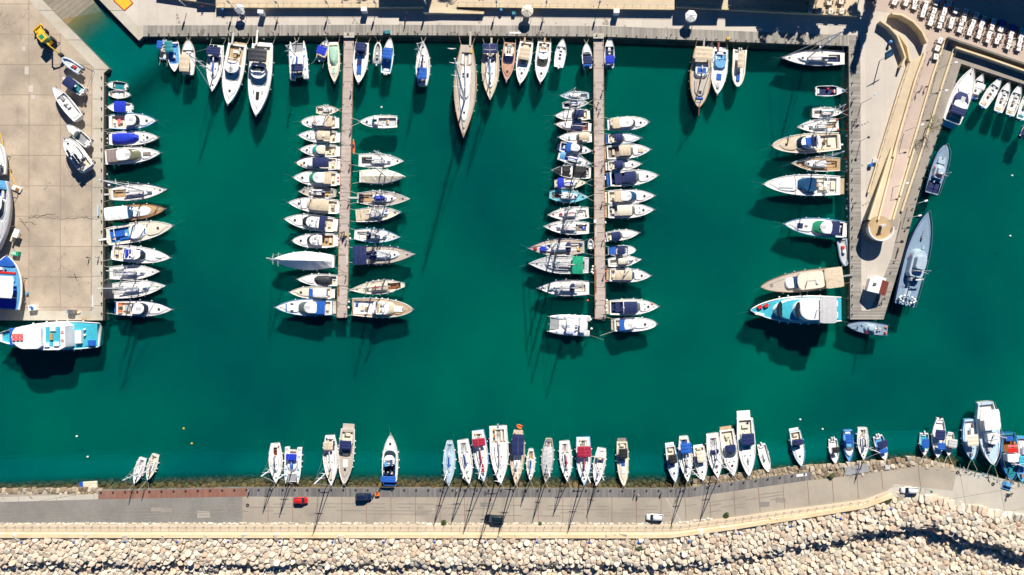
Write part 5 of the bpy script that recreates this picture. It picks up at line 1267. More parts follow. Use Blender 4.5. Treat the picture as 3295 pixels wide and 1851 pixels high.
for x, y, c, lb in ((1228,346,'white','tiny white float alone in the water right of the first pier'),(592,1379,'yellow','tiny yellow float, upper one of a pair in the lower left basin'),(618,1427,'yellow','tiny yellow float, lower one of a pair in the lower left basin'),(248,1404,'white','tiny white float, upper one near the lower left shore'),(283,1470,'white','tiny white float, lower one near the lower left shore'),(3255,566,'white','tiny white float beyond the medium patrol boat'),(3249,760,'white','tiny white float level with the patrol ship at the right edge'),(2646,1381,'cream','cream float near the small boats at the lower right'),(2574,1350,'white','tiny white float above the solitary navy-awning boat'),(1891,967,'orange','small orange float above the catamaran'),(3283,300+70,'white','small white float near the dark boat at the right edge')):
    p = W(x, y, 0); o = buo(c, .30)('float'); o.location = p; tag(o, lb, 'float')
# odds and ends on the apron
solid('water_tank', [('tank', (0,0,0,2.0,1.6,1.2), 'white'), ('hatch', (.1,-.2,1.2,.7,.7,.2), 'blue'), ('hose_reel', (-.3,.5,1.2,.8,.4,.3), 'paleblue')], 104, 990, Z0, .1, 'white plastic tank with a blue lid near the lower left of the apron', 'tank', 1)
solid('service_cabinet', [('cabinet', (0,0,0,1.6,1.1,1.3), 'steel'), ('lid', (-.9,0,.9,.5,.9,.2), 'skyblue')], 229, 1003, Z0, 0, 'silver cabinet at the lower end of the apron', 'cabinet', 1)
solid('rope_heap', [('coil', (0,0,0,.9,.8,.3), 'wood'), ('net', (.6,-.3,0,.8,.6,.35), 'cream')], 247, 1005, Z0, .5, 'brown rope heap right of the silver cabinet', 'rope')
solid('skip', [('body', (0,0,0,2.0,1.2,1.1), 'green'), ('rim', (-.3,.1,1.1,1.3,.9,.08), 'mint')], 48, 816, Z0, -.1, 'green waste container above the excursion boat on the apron', 'container', 1)
solid('pallet', [('boards', (0,0,0,1.3,.8,.15), 'tan')], 272, 1024, Z0, 0, 'wooden pallet at the lower edge of the apron', 'pallet')
solid('crate', [('tray', (0,0,0,2.5,1.3,.5), 'offwhite'), ('contents', (.4,-.1,.45,1.0,.8,.25), 'wood')], 57, 608, Z0, -.45, 'white tray with brown contents beside the hauled-out ship', 'crate')
solid('work_platform', [('ladder', (-.9,-1.2,0,.5,2.5,1.6), 'sand'), ('deck', (0,.2,1.9,1.5,2.3,.12), 'white'), ('leg', (0,.2,0,.2,.2,1.9), 'steel')], 50, 753, Z0, -.35, 'white stepped work platform leaning by the hauled-out ship', 'platform', 2)
solid('small_crate', [('box', (0,0,0,.6,.6,.7), 'skyblue')], 90, 944, Z0, .1, 'small blue crate beside the hauled-out excursion boat', 'crate')
solid('pole_rack', [('bar', (0,0,0,.35,3.2,.25), 'offwhite')], 299, 970, Z0, 0, 'long white bar lying at the apron joint near the corner', 'bar')
solid('bench', [('plank', (0,0,.4,.4,3.0,.08), 'paleblue'), ('support', (0,0,0,.3,2.4,.4), 'grey')], 318, 678, Z0, 0, 'pale blue bench on the left quay edge', 'bench')
m = MB(); pts_ = [W(x, y, Z0+.06) for x, y in ((0,430),(10,470),(22,520),(33,555),(46,590),(52,594))]; m.tube(pts_, .13, n=5); o = settle(m.build('hose', C['yellow'])); tag(o, 'yellow hose lying along the left side of the apron', 'hose')
m = MB(); pts_ = [W(x, y, Z0+.06) for x, y in ((74,890),(80,915),(76,940),(82,960),(72,985))]; m.tube(pts_, .07, n=5); o = settle(m.build('chain', C['wood'])); tag(o, 'rusty chain beside the hauled-out excursion boat', 'chain')
m = MB(); pts_ = [W(*q) for q in ((256,193,Z0+.9),(302,217,Z0+.9),(277,295,Z0+.9),(268,340,Z0+.3))]; m.tube(pts_, .06, n=4)
o = settle(m.build('barrier_rail', C['steel'])); tag(o, 'thin grey barrier rail bent round the upper corner of the apron', 'barrier')
# dock-side table and small items along the breakwater
solid('table', [('table_top', (0,0,.72,1.2,.9,.05), 'orange'), ('leg', (-.5,0,0,.06,.7,.72), 'wood'), ('leg', (.5,0,0,.06,.7,.72), 'wood')], 1216, 1589, Z0, .1, 'orange-topped table beside the dark blue car', 'table')
solid('equipment_pile', [('bag', (0,0,0,.8,.6,.5), 'black'), ('bag', (.7,.3,0,.5,.5,.4), 'yellow'), ('bag', (-.5,-.6,0,.5,.6,.4), 'navy')], 1108, 762, .95, .2, 'pile of black and yellow diving bags on the left pier', 'bags')
solid('white_box', [('box', (0,0,0,.6,.9,.5), 'white')], 1914, 713, .95, 0, 'white dock box on the left edge of the right pier', 'box')
for i, (x, y, lb) in enumerate(((1116,835,'grey folded gangplank lying on the left pier beside the large navy-awning yacht'),(1090,935,'brown gangplank lying on the lower left pier'),(1917,745,'grey gangplank on the right pier beside the white sloops'),(1917,885,'brown gangplank on the right pier beside the green tarpaulin yacht'),(1917,925,'brown gangplank on the lower right pier'),(2886,815,'long dark plank on the outer boardwalk beside the patrol ship'))):
    solid('gangplank', [('plank', (0,0,.02,.38,3.2,.08), 'lightgrey' if 'grey' in lb else ('wood' if 'brown' in lb else 'dark'))], x, y, .95 if i < 5 else Z0+.03, 0 if i < 5 else -.26, lb, 'plank')
solid('recycling_net', [('heap', (0,0,0,1.6,.9,.5), 'teal'), ('handle', (-.9,0,0,.5,.4,.7), 'dark')], 1247, 105, Z0, .1, 'teal net bundle on the boardwalk above the blue-awning boat', 'net')
solid('yellow_bag', [('bag', (0,0,0,.8,.7,.5), 'yellow')], 2342, 126, Z0, .1, 'yellow bag on the boardwalk beside the bicycle above the cream inflatable', 'bag')
solid('loading_ramp', [('plate', (0,0,.02,3.2,.5,.06), 'offwhite')], 1658, 106, Z0, 0, 'long white plank lying on the boardwalk left of the kiosk shadow', 'plank')
solid('white_mat', [('mat', (0,0,.02,2.9,.7,.06), 'offwhite')], 2579, 1529, Z0+.03, .13, 'white mat on the end of the dark boardwalk', 'mat')
solid('shore_platform', [('deck', (0,0,.05,6.6,2.3,.15), 'grey')], 2756, 1511, Z0-.2, .16, 'grey timber platform on the shore stones below the small boats', 'platform')
solid('shore_platform', [('deck', (0,0,.05,1.3,1.3,.15), 'lightgrey')], 2855, 1503, Z0-.2, .1, 'small pale concrete pad on the shore stones', 'platform')
solid('crab_rack', [('rack', (0,0,0,2.4,2.0,.3), 'skyblue'), ('frame', (0,-.1,.3,2.2,.2,.5), 'dark')], 3238, 1563, Z0, -.3, 'blue slatted rack at the edge of the pale quay', 'rack')
for x, y, lb in ((797,1625,'black tyre lying on the road near the asphalt seam'),(3081,1520,'black tyre at the corner of the pale quay'),(3195,1557,'black tyre on the pale quay beside the rack')):
    p = W(x, y, Z0); m = MB(); rings = []
    for i in range(17):
        a = 2*pi*i/16; rings.append([((.33+.12*cos(b_))*cos(a), (.33+.12*cos(b_))*sin(a), .12+.12*sin(b_)) for b_ in [2*pi*k/6 for k in range(6)]])
    m.loft(rings); o = m.build('tyre', C['rubber'], None, True); o.location = (p.x, p.y, Z0+.02); tag(o, lb, 'tyre')
r9 = random.Random(9); m = MB()
for i in range(34):
    t = i/33; p = W(3085+205*t+r9.uniform(-3, 3), 1512+50*t+r9.uniform(-3, 3), Z0); a = r9.uniform(0, 6.28); L_ = r9.uniform(.5, 1.6)
    m.tube([(p.x, p.y, Z0+.1), (p.x+L_*cos(a)*.5, p.y+L_*sin(a)*.5, Z0+r9.uniform(.15, .4)), (p.x+L_*cos(a+.5), p.y+L_*sin(a+.5), Z0+.08)], r9.uniform(.04, .10), r9.choice([C['ropedark'], C['dark'], C['skyblue'], C['rope']]), 4)
m.build('rope_tangle', None, kind='stuff', label='tangled ropes and nets along the edge of the pale quay', cat='ropes')
# ---------------------------------------------------------------- plants
def leafcloud(m, c, r, n, mats, rnd, s=.16, flat=.8):
    for _ in range(n):
        while True:
            v = Vector((rnd.uniform(-1, 1), rnd.uniform(-1, 1), rnd.uniform(-1, 1)))
            if .2 < v.length < 1: break
        p = Vector(c) + Vector((v.x*r, v.y*r, v.z*r*flat)); a = rnd.uniform(0, 6.28); q = rnd.uniform(.6, 1.3)*s
        u = Vector((cos(a), sin(a), rnd.uniform(-.5, .5)))*q; w_ = Vector((-sin(a), cos(a), rnd.uniform(-.5, .5)))*q*.5
        m.add([p-u, p+w_, p+u, p-w_], [(0, 1, 2, 3)], rnd.choice(mats))
defc('leafa', (.06, .10, .02), .8, var=.2); defc('leafb', (.13, .17, .03), .8, var=.2); defc('bark', (.12, .085, .06), .9, var=.2); defc('leafdark', (.02, .05, .02), .8, var=.2)
def tree(x, y, h, r, label, leaves=900, seed=1, bare=.0, mats=('leafa', 'leafb'), px=True, base=Z0, trunkr=.14, flat=.8, s=.2, cat='tree', name='tree'):
    p = W(x, y, base); rn = random.Random(seed); root = empty(name, p, 0, label, cat); m = MB(); tips = []
    m.tube([(0, 0, 0), (.05*h*rn.uniform(-1, 1), .05*h*rn.uniform(-1, 1), h*.35), (0, 0, h*.6)], trunkr, r2=trunkr*.6, n=7)
    for k in range(11):
        a = 2*pi*k/11+rn.uniform(-.3, .3); z0 = h*rn.uniform(.35, .6); q = r*rn.uniform(.55, 1)
        t1 = Vector((q*.5*cos(a), q*.5*sin(a), z0+h*.18)); t2 = Vector((q*cos(a+.2), q*sin(a+.2), h*rn.uniform(.72, 1.0)))
        m.tube([(0, 0, z0), t1, t2], trunkr*.45, r2=.03, n=5); tips.append(t2); tips.append(t1)
        for _ in range(3):
            b_ = t1.lerp(t2, rn.random()); e = b_+Vector((rn.uniform(-1, 1), rn.uniform(-1, 1), rn.uniform(.1, .8)))*r*.35; m.tube([b_, e], .035, r2=.015, n=3); tips.append(e)
    m.build('trunk', C['bark'], root)
    c = MB()
    for t in tips: leafcloud(c, t, r*.3, int(leaves/len(tips)), [C[q] for q in mats], rn, s, flat)
    c.build('crown', None, root)
    return root
tree(2978, 414, 4.8, 2.4, 'thin leafless-looking tree with sparse yellow-green leaves on the outer quay road', 260, 3, s=.16)
def palm(x, y, h, r, label, seed):
    p = W(x, y, Z0); rn = random.Random(seed); root = empty('palm_tree', p, 0, label, 'tree')
    MB().tube([(0, 0, 0), (.2, .1, h*.5), (0, 0, h)], .24, r2=.16, n=7).build('trunk', C['bark'], root); m = MB()
    for k in range(22):
        a = 2*pi*k/22+rn.uniform(-.1, .1); up = rn.uniform(.1, .9); pr = None
        for i in range(8):
            t = (i+1)/8; c = Vector((r*t*cos(a), r*t*sin(a), h+r*(up*t-1.1*t*t))); n_ = Vector((-sin(a), cos(a), -.4))*.38*(1-t*.6)
            d_ = Vector((cos(a), sin(a), 0))*.12
            for sg in (1, -1): n2 = Vector((n_.x*sg, n_.y*sg, n_.z)); m.add([c-d_, c+d_, c+n2+d_*2], [(0, 1, 2)])
            if pr is not None: m.add([pr-d_*.3, pr+Vector((-d_.y, d_.x, 0))*.3, c, c-Vector((-d_.y, d_.x, 0))*.3], [(0, 1, 2, 3)])
            pr = c
    m.build('crown', C['leafdark'], root)
for i, (x, y, h) in enumerate(((1180,-60,5.5),(1436,-52,5.0),(1462,-70,6.5),(1300,-75,8),(1120,-62,5.4),(1560,-64,4.9))): palm(x, y, h, 2.3, ['palm just beyond the top edge left of the big shaded area','palm just beyond the top edge above the access ramp','taller palm just beyond the top edge above the access ramp','tall palm beyond the top edge over the shaded promenade','leftmost palm just beyond the top edge','rightmost small palm just beyond the top edge'][i], i)
for i, (x, y, h, r) in enumerate(((2492,-8,8.4,2.6),(2560,-4,8.0,2.4),(2628,-3,8.4,2.6),(2765,-6,7.2,2.2))):
    tree(x, y, h, r, ['tree beyond the top edge above the beige tables','second tree beyond the top edge above the beige tables','third tree beyond the top edge shading the boardwalk','tree beyond the top edge near the plaza corner','tree beyond the top edge left of the plaza corner','narrow tree beyond the top edge above the cream inflatable'][i], 2600, 30+i, s=.34, mats=('leafdark', 'leafa'))
p = W(2806, -12, Z0); cyp = empty('cypress', p, 0, 'tall narrow cypress beyond the top edge whose shadow crosses the boardwalk corner', 'tree'); m = MB(); rn = random.Random(4)
MB().tube([(0,0,0),(0,0,17)], .25, r2=.05, n=6).build('trunk', C['bark'], cyp)
for k in range(26): z = 1+17*k/26; leafcloud(m, (rn.uniform(-.2,.2), rn.uniform(-.2,.2), z), 1.7*(1-.55*k/26), 110, [C['leafdark'], C['leafa']], rn, .35, .7)
m.build('crown', None, cyp)
for i, (x, y, lb) in enumerate(((2056,1763,'small green shrub between the boulders below the white car'),(2337,1656,'dry olive shrub by the walkway at the bend'),(2858,1608,'green weeds behind the end of the parapet'),(1428,1680,'brown shrub on the kerb left of the pickup'),(2674,1531,'green weeds on the shore stones at the lower right'),(1738,1683,'tiny weed on the kerb right of the pickup'))):
    p = W(x, y, Z0+.2); root = empty('shrub', p, 0, lb, 'shrub'); m = MB(); rn = random.Random(i); leafcloud(m, (0,0,.3), .75 if i != 5 else .4, 150, [C['leafa'], C['leafb'], C['leafdark']], rn, .2, .5); m.build('foliage', None, root)
    MB().tube([(0,0,-.3),(0,0,.4)], .05).build('stem', C['bark'], root)
# ---------------------------------------------------------------- restaurant terrace
def chair(name, rz=0):
    root = empty(name, (0,0,0)); MB().box(0, 0, .42, .46, .46, .05).build('seat', C['chair'], root); MB().box(-.22, 0, .47, .05, .46, .42).build('backrest', C['chair'], root)
    for sx in (-.2, .2):
        for sy in (-.2, .2): MB().box(sx, sy, 0, .04, .04, .42).build('leg', C['chair'], root)
    return root
defc('chair', (.16, .10, .07), .6, var=.15); defc('cloth', (.80, .79, .78), .8, var=.05, bump=.2)
CH0 = None; TB0 = {}
def place(src, kids, p, rz, label, cat, group):
    o = src.copy(); COL.objects.link(o); o.location = p; o.rotation_euler = (0, 0, rz); tag(o, label, cat, group)
    for k in kids: c = k.copy(); COL.objects.link(c); c.parent = o
    return o
def table(col, wv=1.1, lv=1.45):
    root = empty('restaurant_table', (0,0,0)); MB().cyl(0, 0, 0, .72, .05, None, 6).build('leg', C['dark'], root); MB().box(0, 0, .72, wv, lv, .03).build('table_top', C['teak'], root)
    m = MB(); m.loft([[(a*(wv/2+.06), b_*(lv/2+.06), z) for a, b_ in ((-1,-1),(1,-1),(1,1),(-1,1))] for z in (.45, .765)], None, True, False, True); m.build('tablecloth', C[col], root)
    MB().box(0, .1, .765, .2, .3, .10).build('centrepiece', C['dark'], root)
    return root
ref = {}
for key, c in (('w', 'cloth'), ('b', 'blue'), ('c', 'cream')): ref[key] = table(c)
chref = chair('restaurant_chair')
rt = [(x, y, 'w') for x, y in [(1470,45),(1455,110),(1440,165),(1560,120),(1535,190),(1520,255),(1590,30),(1675,140),(1650,215),(1625,285),(1690,75),(1810,115),(1770,225),(1750,290),(1925,130),(1895,215),(1870,260),(1850,330),(2040,175),(2000,255),(1985,310),(1965,370),(2125,210),(2105,280),(2085,340),(2065,400),(2235,240),(2215,305),(2185,385),(2165,450),(2320,330),(2295,410),(2275,465),(2435,380),(2415,450),(2400,520),(2560,350),(2550,415),(2530,480),(2515,545),(1345,20),(1345,75),(1120,20),(1240,30),(1730,35),(1630,455),(1605,540),(1580,640)]] + [(2335,255,'b'),(2455,305,'b')] + [(x, y, 'c') for x, y in ((170,110),(270,120),(400,125),(520,130),(380,20),(520,15),(180,18))]
used = set(); nch = 0
for i, (cx_, cy_, key) in enumerate(rt):
    x, y = 2560+cx_/3.505+r9.uniform(-1.2,1.2), cy_/3.505+r9.uniform(-1.2,1.2); zt = Z0+.04 if key != 'c' else Z0+H1; p = W(x, y, zt+.7); p.z = zt
    rz = -.30+r9.uniform(-.15,.15) if key != 'c' else -.1+r9.uniform(-.1,.1)
    lb = {'w': ('restaurant table with a white cloth on the upper right terrace', 'white restaurant tables on the terrace'), 'b': ('restaurant table with a bright blue cloth among the white ones on the terrace', 'blue restaurant tables on the terrace'), 'c': ('restaurant table with a cream cloth on the shaded upper promenade', 'cream restaurant tables on the upper promenade')}[key]
    src = ref[key]
    if key not in used: o = src; o.location = p; o.rotation_euler = (0, 0, rz); tag(o, lb[0], 'table', lb[1]); used.add(key)
    else: o = place(src, TK[key] if 'TK' in globals() else list(src.children), p, rz, lb[0], 'table', lb[1])
    for sx, sy, ra in ((-.85, -.3, 0), (-.85, .3, 0), (.85, -.3, pi), (.85, .3, pi)):
        if r9.random() < .12: continue
        sx += r9.uniform(-.1, .12)*(1 if sx > 0 else -1); q = (p.x+sx*cos(rz)-sy*sin(rz), p.y+sx*sin(rz)+sy*cos(rz), zt)
        cl_ = 'brown chair drawn up to a restaurant table on the upper right terrace' if key != 'c' else 'brown chair at a cream table on the shaded upper promenade'; cg = 'brown restaurant chairs on the terrace' if key != 'c' else 'brown chairs at the cream tables'
        if nch == 0: chref.location = q; chref.rotation_euler = (0, 0, rz+ra); tag(chref, cl_, 'chair', cg); CK = list(chref.children)
        else: place(chref, CK, q, rz+ra+r9.uniform(-.2, .2), cl_, 'chair', cg)
        nch += 1
    for _p in range(2 if key == 'w' and i < 46 else 0):
        if r9.random() > .5: continue
        ang = r9.choice([0, pi]); q = p + Vector((cos(rz+ang)*.62, sin(rz+ang)*.62, 0)); cc = r9.choice([RJ, WJ, BJ, DK]); pe = W(0,0,0)
        o = person(0, 0, 'person seated at a white restaurant table on the upper right terrace', cc, 2, rz+ang+pi, zt); o.location = (q.x, q.y, zt-.38); o['group'] = 'people seated at the restaurant tables'
# buildings just beyond the frame, whose shade falls on the promenade
def block(name, pts, h, label, z=Z0):
    m = MB(); poly = [tuple(W(x, y, Z0).to_2d()) for x, y in pts]; cx_ = sum(q[0] for q in poly)/len(poly); cy_ = sum(q[1] for q in poly)/len(poly)
    root = empty(name, (cx_, cy_, z), 0, label, 'building'); pl = [(q[0]-cx_, q[1]-cy_) for q in poly]
    MB().prism(pl, -.1, h-.3).build('wall', C['wallcream'], root); MB().prism([(q[0]*1.02, q[1]*1.02) for q in pl], h-.3, h).build('roof', C['offwhite'], root)
    xs_ = [q[0] for q in pl]; y0_ = min(q[1] for q in pl); n = int((max(xs_)-min(xs_))/2.2)
    if len(pts) == 4 and pts[0][1] == pts[1][1]:
        for k in range(n):
            for f in range(int(h//3)): MB().box(min(xs_)+1.2+2.2*k, y0_-.02, 1+3*f, 1.1, .12, 1.3).build('window', C['glass'], root)
defc('wallcream', (.62, .54, .42), .8, var=.1)
block('harbour_building', [(1313,-43),(1404,-43),(1404,-160),(1313,-160)], 8.0, 'taller cream building beyond the top edge shading the promenade')
block('harbour_building', [(1243,-43),(1311,-43),(1311,-160),(1243,-160)], 7.2, 'lower cream building beyond the top edge beside the taller one')
block('harbour_building', [(655,-43),(713,-43),(713,-160),(655,-160)], 5.9, 'small cream building beyond the top edge at the upper left')
block('harbour_building', [(1890,-43),(2195,-43),(2195,-160),(1890,-160)], 3.9, 'long low cream building beyond the top edge above the white cabinet')
block('harbour_building', [(2197,-43),(2337,-43),(2337,-160),(2197,-160)], 9.0, 'cream building beyond the top edge shading the faceted kiosk')
block('harbour_building', [(2369,-43),(2628,-43),(2628,-160),(2369,-160)], 9.2, 'wide cream building beyond the top edge right of the faceted kiosk')
block('harbour_building', [(3060,-190),(3800,75),(3800,-450),(3060,-450)], 15.5, 'tall building beyond the upper right corner shading the terrace')
# ---------------------------------------------------------------- the fleet (coordinates: picture position of bow and stern at deck level)
LW = 'moored stern-to at the left quay'
# --- left quay
skiff((271,213),(318,218),22,'small white dinghy with rounded bow, uppermost boat along the left quay',console=False,inner='teal',hull='cream',q=.6,ties='b',d=2)
skiff((330,239),(273,236),22,'small white double-ended boat with wooden thwart, second from top at the left quay',console=False,motors=0,inner='offwhite',seats='teakwarm',wsd=.35,ties=None)
skiff((271,270),(331,272),27,'small white boat under a bright cobalt square awning at the left quay',can=(.12,.62,'cobalt',1.0),motors=2,ties='b',d=2)
motor((395,304),(278,306),41,'white cruiser with red cushions in its cockpit and dark wraparound windscreen at the left quay','hard',None,cw=(.28,.66),seats='pink',hull='skyblue',ties='s',d=3,slope=.5,roofw=.8)
motor((400,346),(278,349),36,'white sports cruiser under one vivid cobalt cockpit cover at the left quay','cover','cobalt',cw=(.03,.62),hat=2,ties='s')
motor((405,385),(264,396),42,'white cruiser with brown-grey awning and white targa roof at the left quay','hard','taupe',cw=(.10,.68),slope=1.6,ws='glassolive',pads=[(.76,.0,.14,.4,'taupe')],ties='s',d=1.5)
sail((424,477),(274,489),44,'dark blue hulled sailing yacht with teak stern platform moored at the left quay',hull='navyhull',cov=None,cockcol='teakwarm',mh=1.38,ws=.7,d=2.5,mu=.60,extra=lambda b:(b.box('stern_bench',.02,0,.04,1.15,'sand',0,.12),b.gangway(0,3,'lightgrey')))
motor((416,526),(271,541),40,'brown wooden hulled boat with a broad white awning over its stern at the left quay','soft','white',cw=(.0,.50),hull='wood',deck='teakwarm',plat=0,w=.9,ws='glassblue',wsd=.75,q=.7,cat='motorboat',name='classic_motor_yacht',extra=lambda b:(b.shell('cabin',.42,.76,.6,0,.5,'white'),b.mast(.58,7,1,0,None,jib=False)))
motor((437,568),(269,596),50,'large white open cruiser with bright blue sunbeds at the left quay','open','none',cw=(.10,.62),cockcol='skyblue',seats='blue',slope=1.4,ws='white',pads=[(.52,0,.12,.62,'blue')],deck='cream',fb=1.5,extra=lambda b:(b.box('sunbed',.17,.1,.20,.6,'blue',.02,.22),b.gangway(-.2,2.6,'white')))
motor((430,649),(282,635),42,'white flybridge cruiser with royal blue upper seats at the left quay','fly',None,cw=(.12,.60),bridge='cobalt',slope=.7,fb=1.5,pads=[(.80,0,.10,.3,'offwhite')])
sail((403,683),(275,687),38,'white sailing yacht with blue boom cover, below the royal blue flybridge cruiser',cov='cobalt',cockcol='lightgrey',ws=.82,mh=1.15)
sail((418,719),(268,734),44,'white sailing yacht with green mast lines and black stern awning at the left quay',can=(.02,.16,'dark',.85),cov=None,mh=1.25,ws=.8,cockcol='lightgrey',extra=lambda b:MB().tube([(.60*b.L,0,b.fb+1),(.97*b.L,0,b.fb+.6)],.06).build('furled_sail',C['green'],b.root))
motor((435,779),(292,775),41,'navy-hulled fishing cruiser with two orange boxes on its stern at the left quay','hard','white',cw=(.22,.60),hull='navyhull',plat=.9,platcol='blue',roofcol='white',slope=.6,q=.8,cat='motorboat',name='fishing_cruiser',extra=lambda b:(b.box('fish_box',.08,.42,.07,.26,'orange',.1,.45),b.box('fish_box',.08,-.42,.07,.26,'orange',.1,.45),b.box('deck_box',.2,0,.08,.75,'lightgrey',.0,.3)))
# --- hauled out on the apron
def cradle(b):
    m = MB(); L, B = b.L, b.B; g = 1.53-b.base
    for u in (.2, .6):
        for sg in (1, -1): m.tube([(u*L, sg*B*.42, g), (u*L, sg*B*.34, .25)], .07)
        m.box(u*L, 0, g, .12, B*.9, .1)
    m.box(.4*L, 0, g+.03, .62*L, .14, .1); m.tube([(.7*L, 0, g+.1), (1.12*L, 0, g+.15)], .07)
    for sg in (1, -1):
        rings = [[(.15*L+.3*cos(a), sg*B*.45+q, g+.31+.3*sin(a)) for a in [2*pi*i/10 for i in range(10)]] for q in (-.1, .1)]
        m.loft(rings, None, True, True, True)
    m.build('cradle', C['steel'], b.root)
LB = 3.0
rib((156,147),(202,179),23,'pale inflatable boat with a red seat on a trailer, nearest the yellow digger',tube='paleblue',inner='lightgrey',seats='red',base=LB,extra=cradle,mcol='dark')
skiff((159,194),(207,232),26,'small white boat with navy square awning on a trailer on the concrete apron',can=(.28,.76,'navy',1.0),base=LB,ties=None,fb=.9,extra=cradle,inner='teal',fend=0)
skiff((134,219),(196,298),32,'long white speedboat with grey foredeck cushion standing on the concrete apron',base=LB,ties=None,bowpad='grey',extra=cradle,motors=0,inner='offwhite',fb=1.0,fend=0)
skiff((169,314),(222,363),27,'small white cuddy boat on a trailer, between the speedboat and the solar-panelled boat',base=LB,ties=None,cab=(.5,.9),extra=cradle,inner='grey',fend=0)
motor((164,349),(218,424),42,'white cabin boat with black solar panels on its roof standing on the concrete apron','hard',None,cw=(.05,.74),base=LB,ties=None,plat=.5,fend=0,slope=.3,q=.55,p=2.6,cat='motorboat',name='cabin_boat',extra=lambda b:(cradle(b),[b.box('solar_panel',u,v,.13,.34,'solar',2.02,.06) for u,v in ((.20,.22),(.20,-.14),(.35,.22),(.35,-.14),(.55,.30))]))
motor((-7,358),(-4,438),38,'white boat with blue stern cockpit cut off by the left edge, beside the yellow line','soft','white',cw=(.02,.3),base=LB,ties=None,plat=0,fend=0,cockcol='blue',q=.5,extra=cradle)
b=motor((-16,640),(-4,454),62,'large hauled-out ship with pale grey deck and red underside cut off by the left edge','hard',None,cw=(.10,.55),hull='lightgrey',base=3.2,ties=None,plat=0,fend=0,deck='lightgrey',cockcol='blue',wsd=.55,fb=2.0,cat='ship',name='fishing_trawler',extra=lambda b:(b.cover(.0,.12,'skyblue',.5),cradle(b)))
pass
def bigblue(b):
    b.canopy(.22,.62,.86,2.6,'white',sag=.15,name='roof'); b.box('seat_row',.68,0,.04,1.2,'red',.1,.4); b.box('deck_box',.75,.3,.05,.3,'white',.1,.5)
    b.box('sun_deck',.10,0,.16,1.4,'cobalt',.02,.2); b.shell('fore_cover',.80,.98,.9,0,.5,'blue',ins=.2,fr=.3); cradle(b)
motor((19,643),(10,778),82,'blue and white excursion boat with flat white roof, hauled out on the apron','none',None,cw=(.2,.5),hull='white',deck='skyblue',base=LB,ties=None,plat=0,fend=0,cockcol='blue',rail=False,cat='excursion boat',name='excursion_boat',fb=1.3,wsd=.9,tm=.3,q=.7,extra=bigblue)
# --- ferry below the apron
def ferry(b):
    L, B = b.L, b.B
    d = b.shell('upper_deck', .22, .745, .93, 0, 4.2, 'white', ins=.1, fr=.5, rf=.10, ra=.05, crown=0); b.windows(d, .25, .72, .93, 1.2, .8, 'glassblue')
    MB().box(.765*L,0,b.fb+1.6,.05*L,B*.62,1.2,None,0,.3).build('windscreen', C['blue'], b.root)
    top = b.fb-.15+4.2
    o = b.shell('bridge_house', .42, .72, .80, 4.2, 1.2, 'white', ins=.1, fr=.8, rf=.4, crown=.03)
    z = b.top
    def bx(n,u,v,lu,wv,c,z0,h): return MB().box(u*L, v*B/2, z0, lu*L, wv*B/2, h, None, 0, .05).build(n, C[c], b.root)
    for i in range(3):
        for j in range(2): bx('bench_seat', .60+.035*i, -.10-.26*j+.2, .028, .22, 'pink', z, .35)
    bx('sun_deck', .335, 0, .14, 1.35, 'cyan', top+.1, .06); 
    for u,v,w in ((.39,.55,.3),(.30,.5,.3),(.33,-.55,.36)): bx('lounge_seat', u, v, .05, w, 'white', top+.16, .4)
    bx('table', .345, .0, .03, .45, 'teakwarm', top+.16, .45)
    bx('cockpit_bench', .17, .1, .06, .9, 'white', b.fb, .9); bx('stern_mat', .06, 0, .12, 1.5, 'cyan', b.fb, .08); bx('locker', .05, .55, .07, .4, 'blue', b.fb+.1, .4)
    for v in (.28,-.28): b.buoyring(.245, v, parent=b.root, absz=top+.16)
    for v in (.0,-.2): MB().ball((.115*L, v*B, b.fb+.4), .38).build('fender', C['cream'], b.root, True)
    b.shell('foredeck_bench', .90, .95, .5, 0, .4, 'white'); b.rail(.8, 1, .9, .04)
    for sg in (1,-1):
        q = [(t*L, sg*(b.hb(t)-.15), b.fb+1.0) for t in (.62,.75,.85,.93)]
        MB().loft([[(x,y,1.2) for x,y,z in q],[(x,y,b.fb+1.1) for x,y,z in q]],None,False).build('bulwark', C['white'], b.root)
b = Boat('passenger_ferry', (-16,848), (245,843), 72, 'large white and turquoise passenger ferry with pink benches lying along the bottom of the apron', 'ferry', 'white', 'cyan', 2.2, .86, .3, 2.0, .75, rw=.25)
ferry(b); b.fenders(5,.1,.7,r=.25)
# --- along the top boardwalk
skiff((416,96),(411,149),23,'small white boat with blue awning on its left side, leftmost at the top boardwalk',can=(.40,.78,'blue',.62,.55),motors=1,mcol='navy',inner='cream',deck='paleblue')
skiff((440,181),(435,106),32,'white boat with teal awning and blue foredeck cushions at the top boardwalk',can=(.02,.38,'teal',.62,-.35),motors=0,inner='skyblue',seats='blue',bowpad='blue',hull='cream',ties='s')
skiff((475,102),(472,188),35,'cream centre-console boat with long tan awning and two dark blue outboards at the top boardwalk',can=(.05,.54,'sand',.72,.18),motors=2,mcol='navyhull',hull='cream',inner='offwhite',q=.55,fb=1.0,ties='b',d=3)
sail((534,231),(545,113),41,'white sailing yacht with navy awning, solar panels and navy hood at the top boardwalk',can=(.08,.26,'navy',.85),dodger='navy',cov='blue',cockcol='navy',ws=.85,mu=.60,mh=1.3,extra=lambda b:[b.box('solar_panel',.075,v,.05,.42,'solar',1.95,.05) for v in (.25,-.25)])
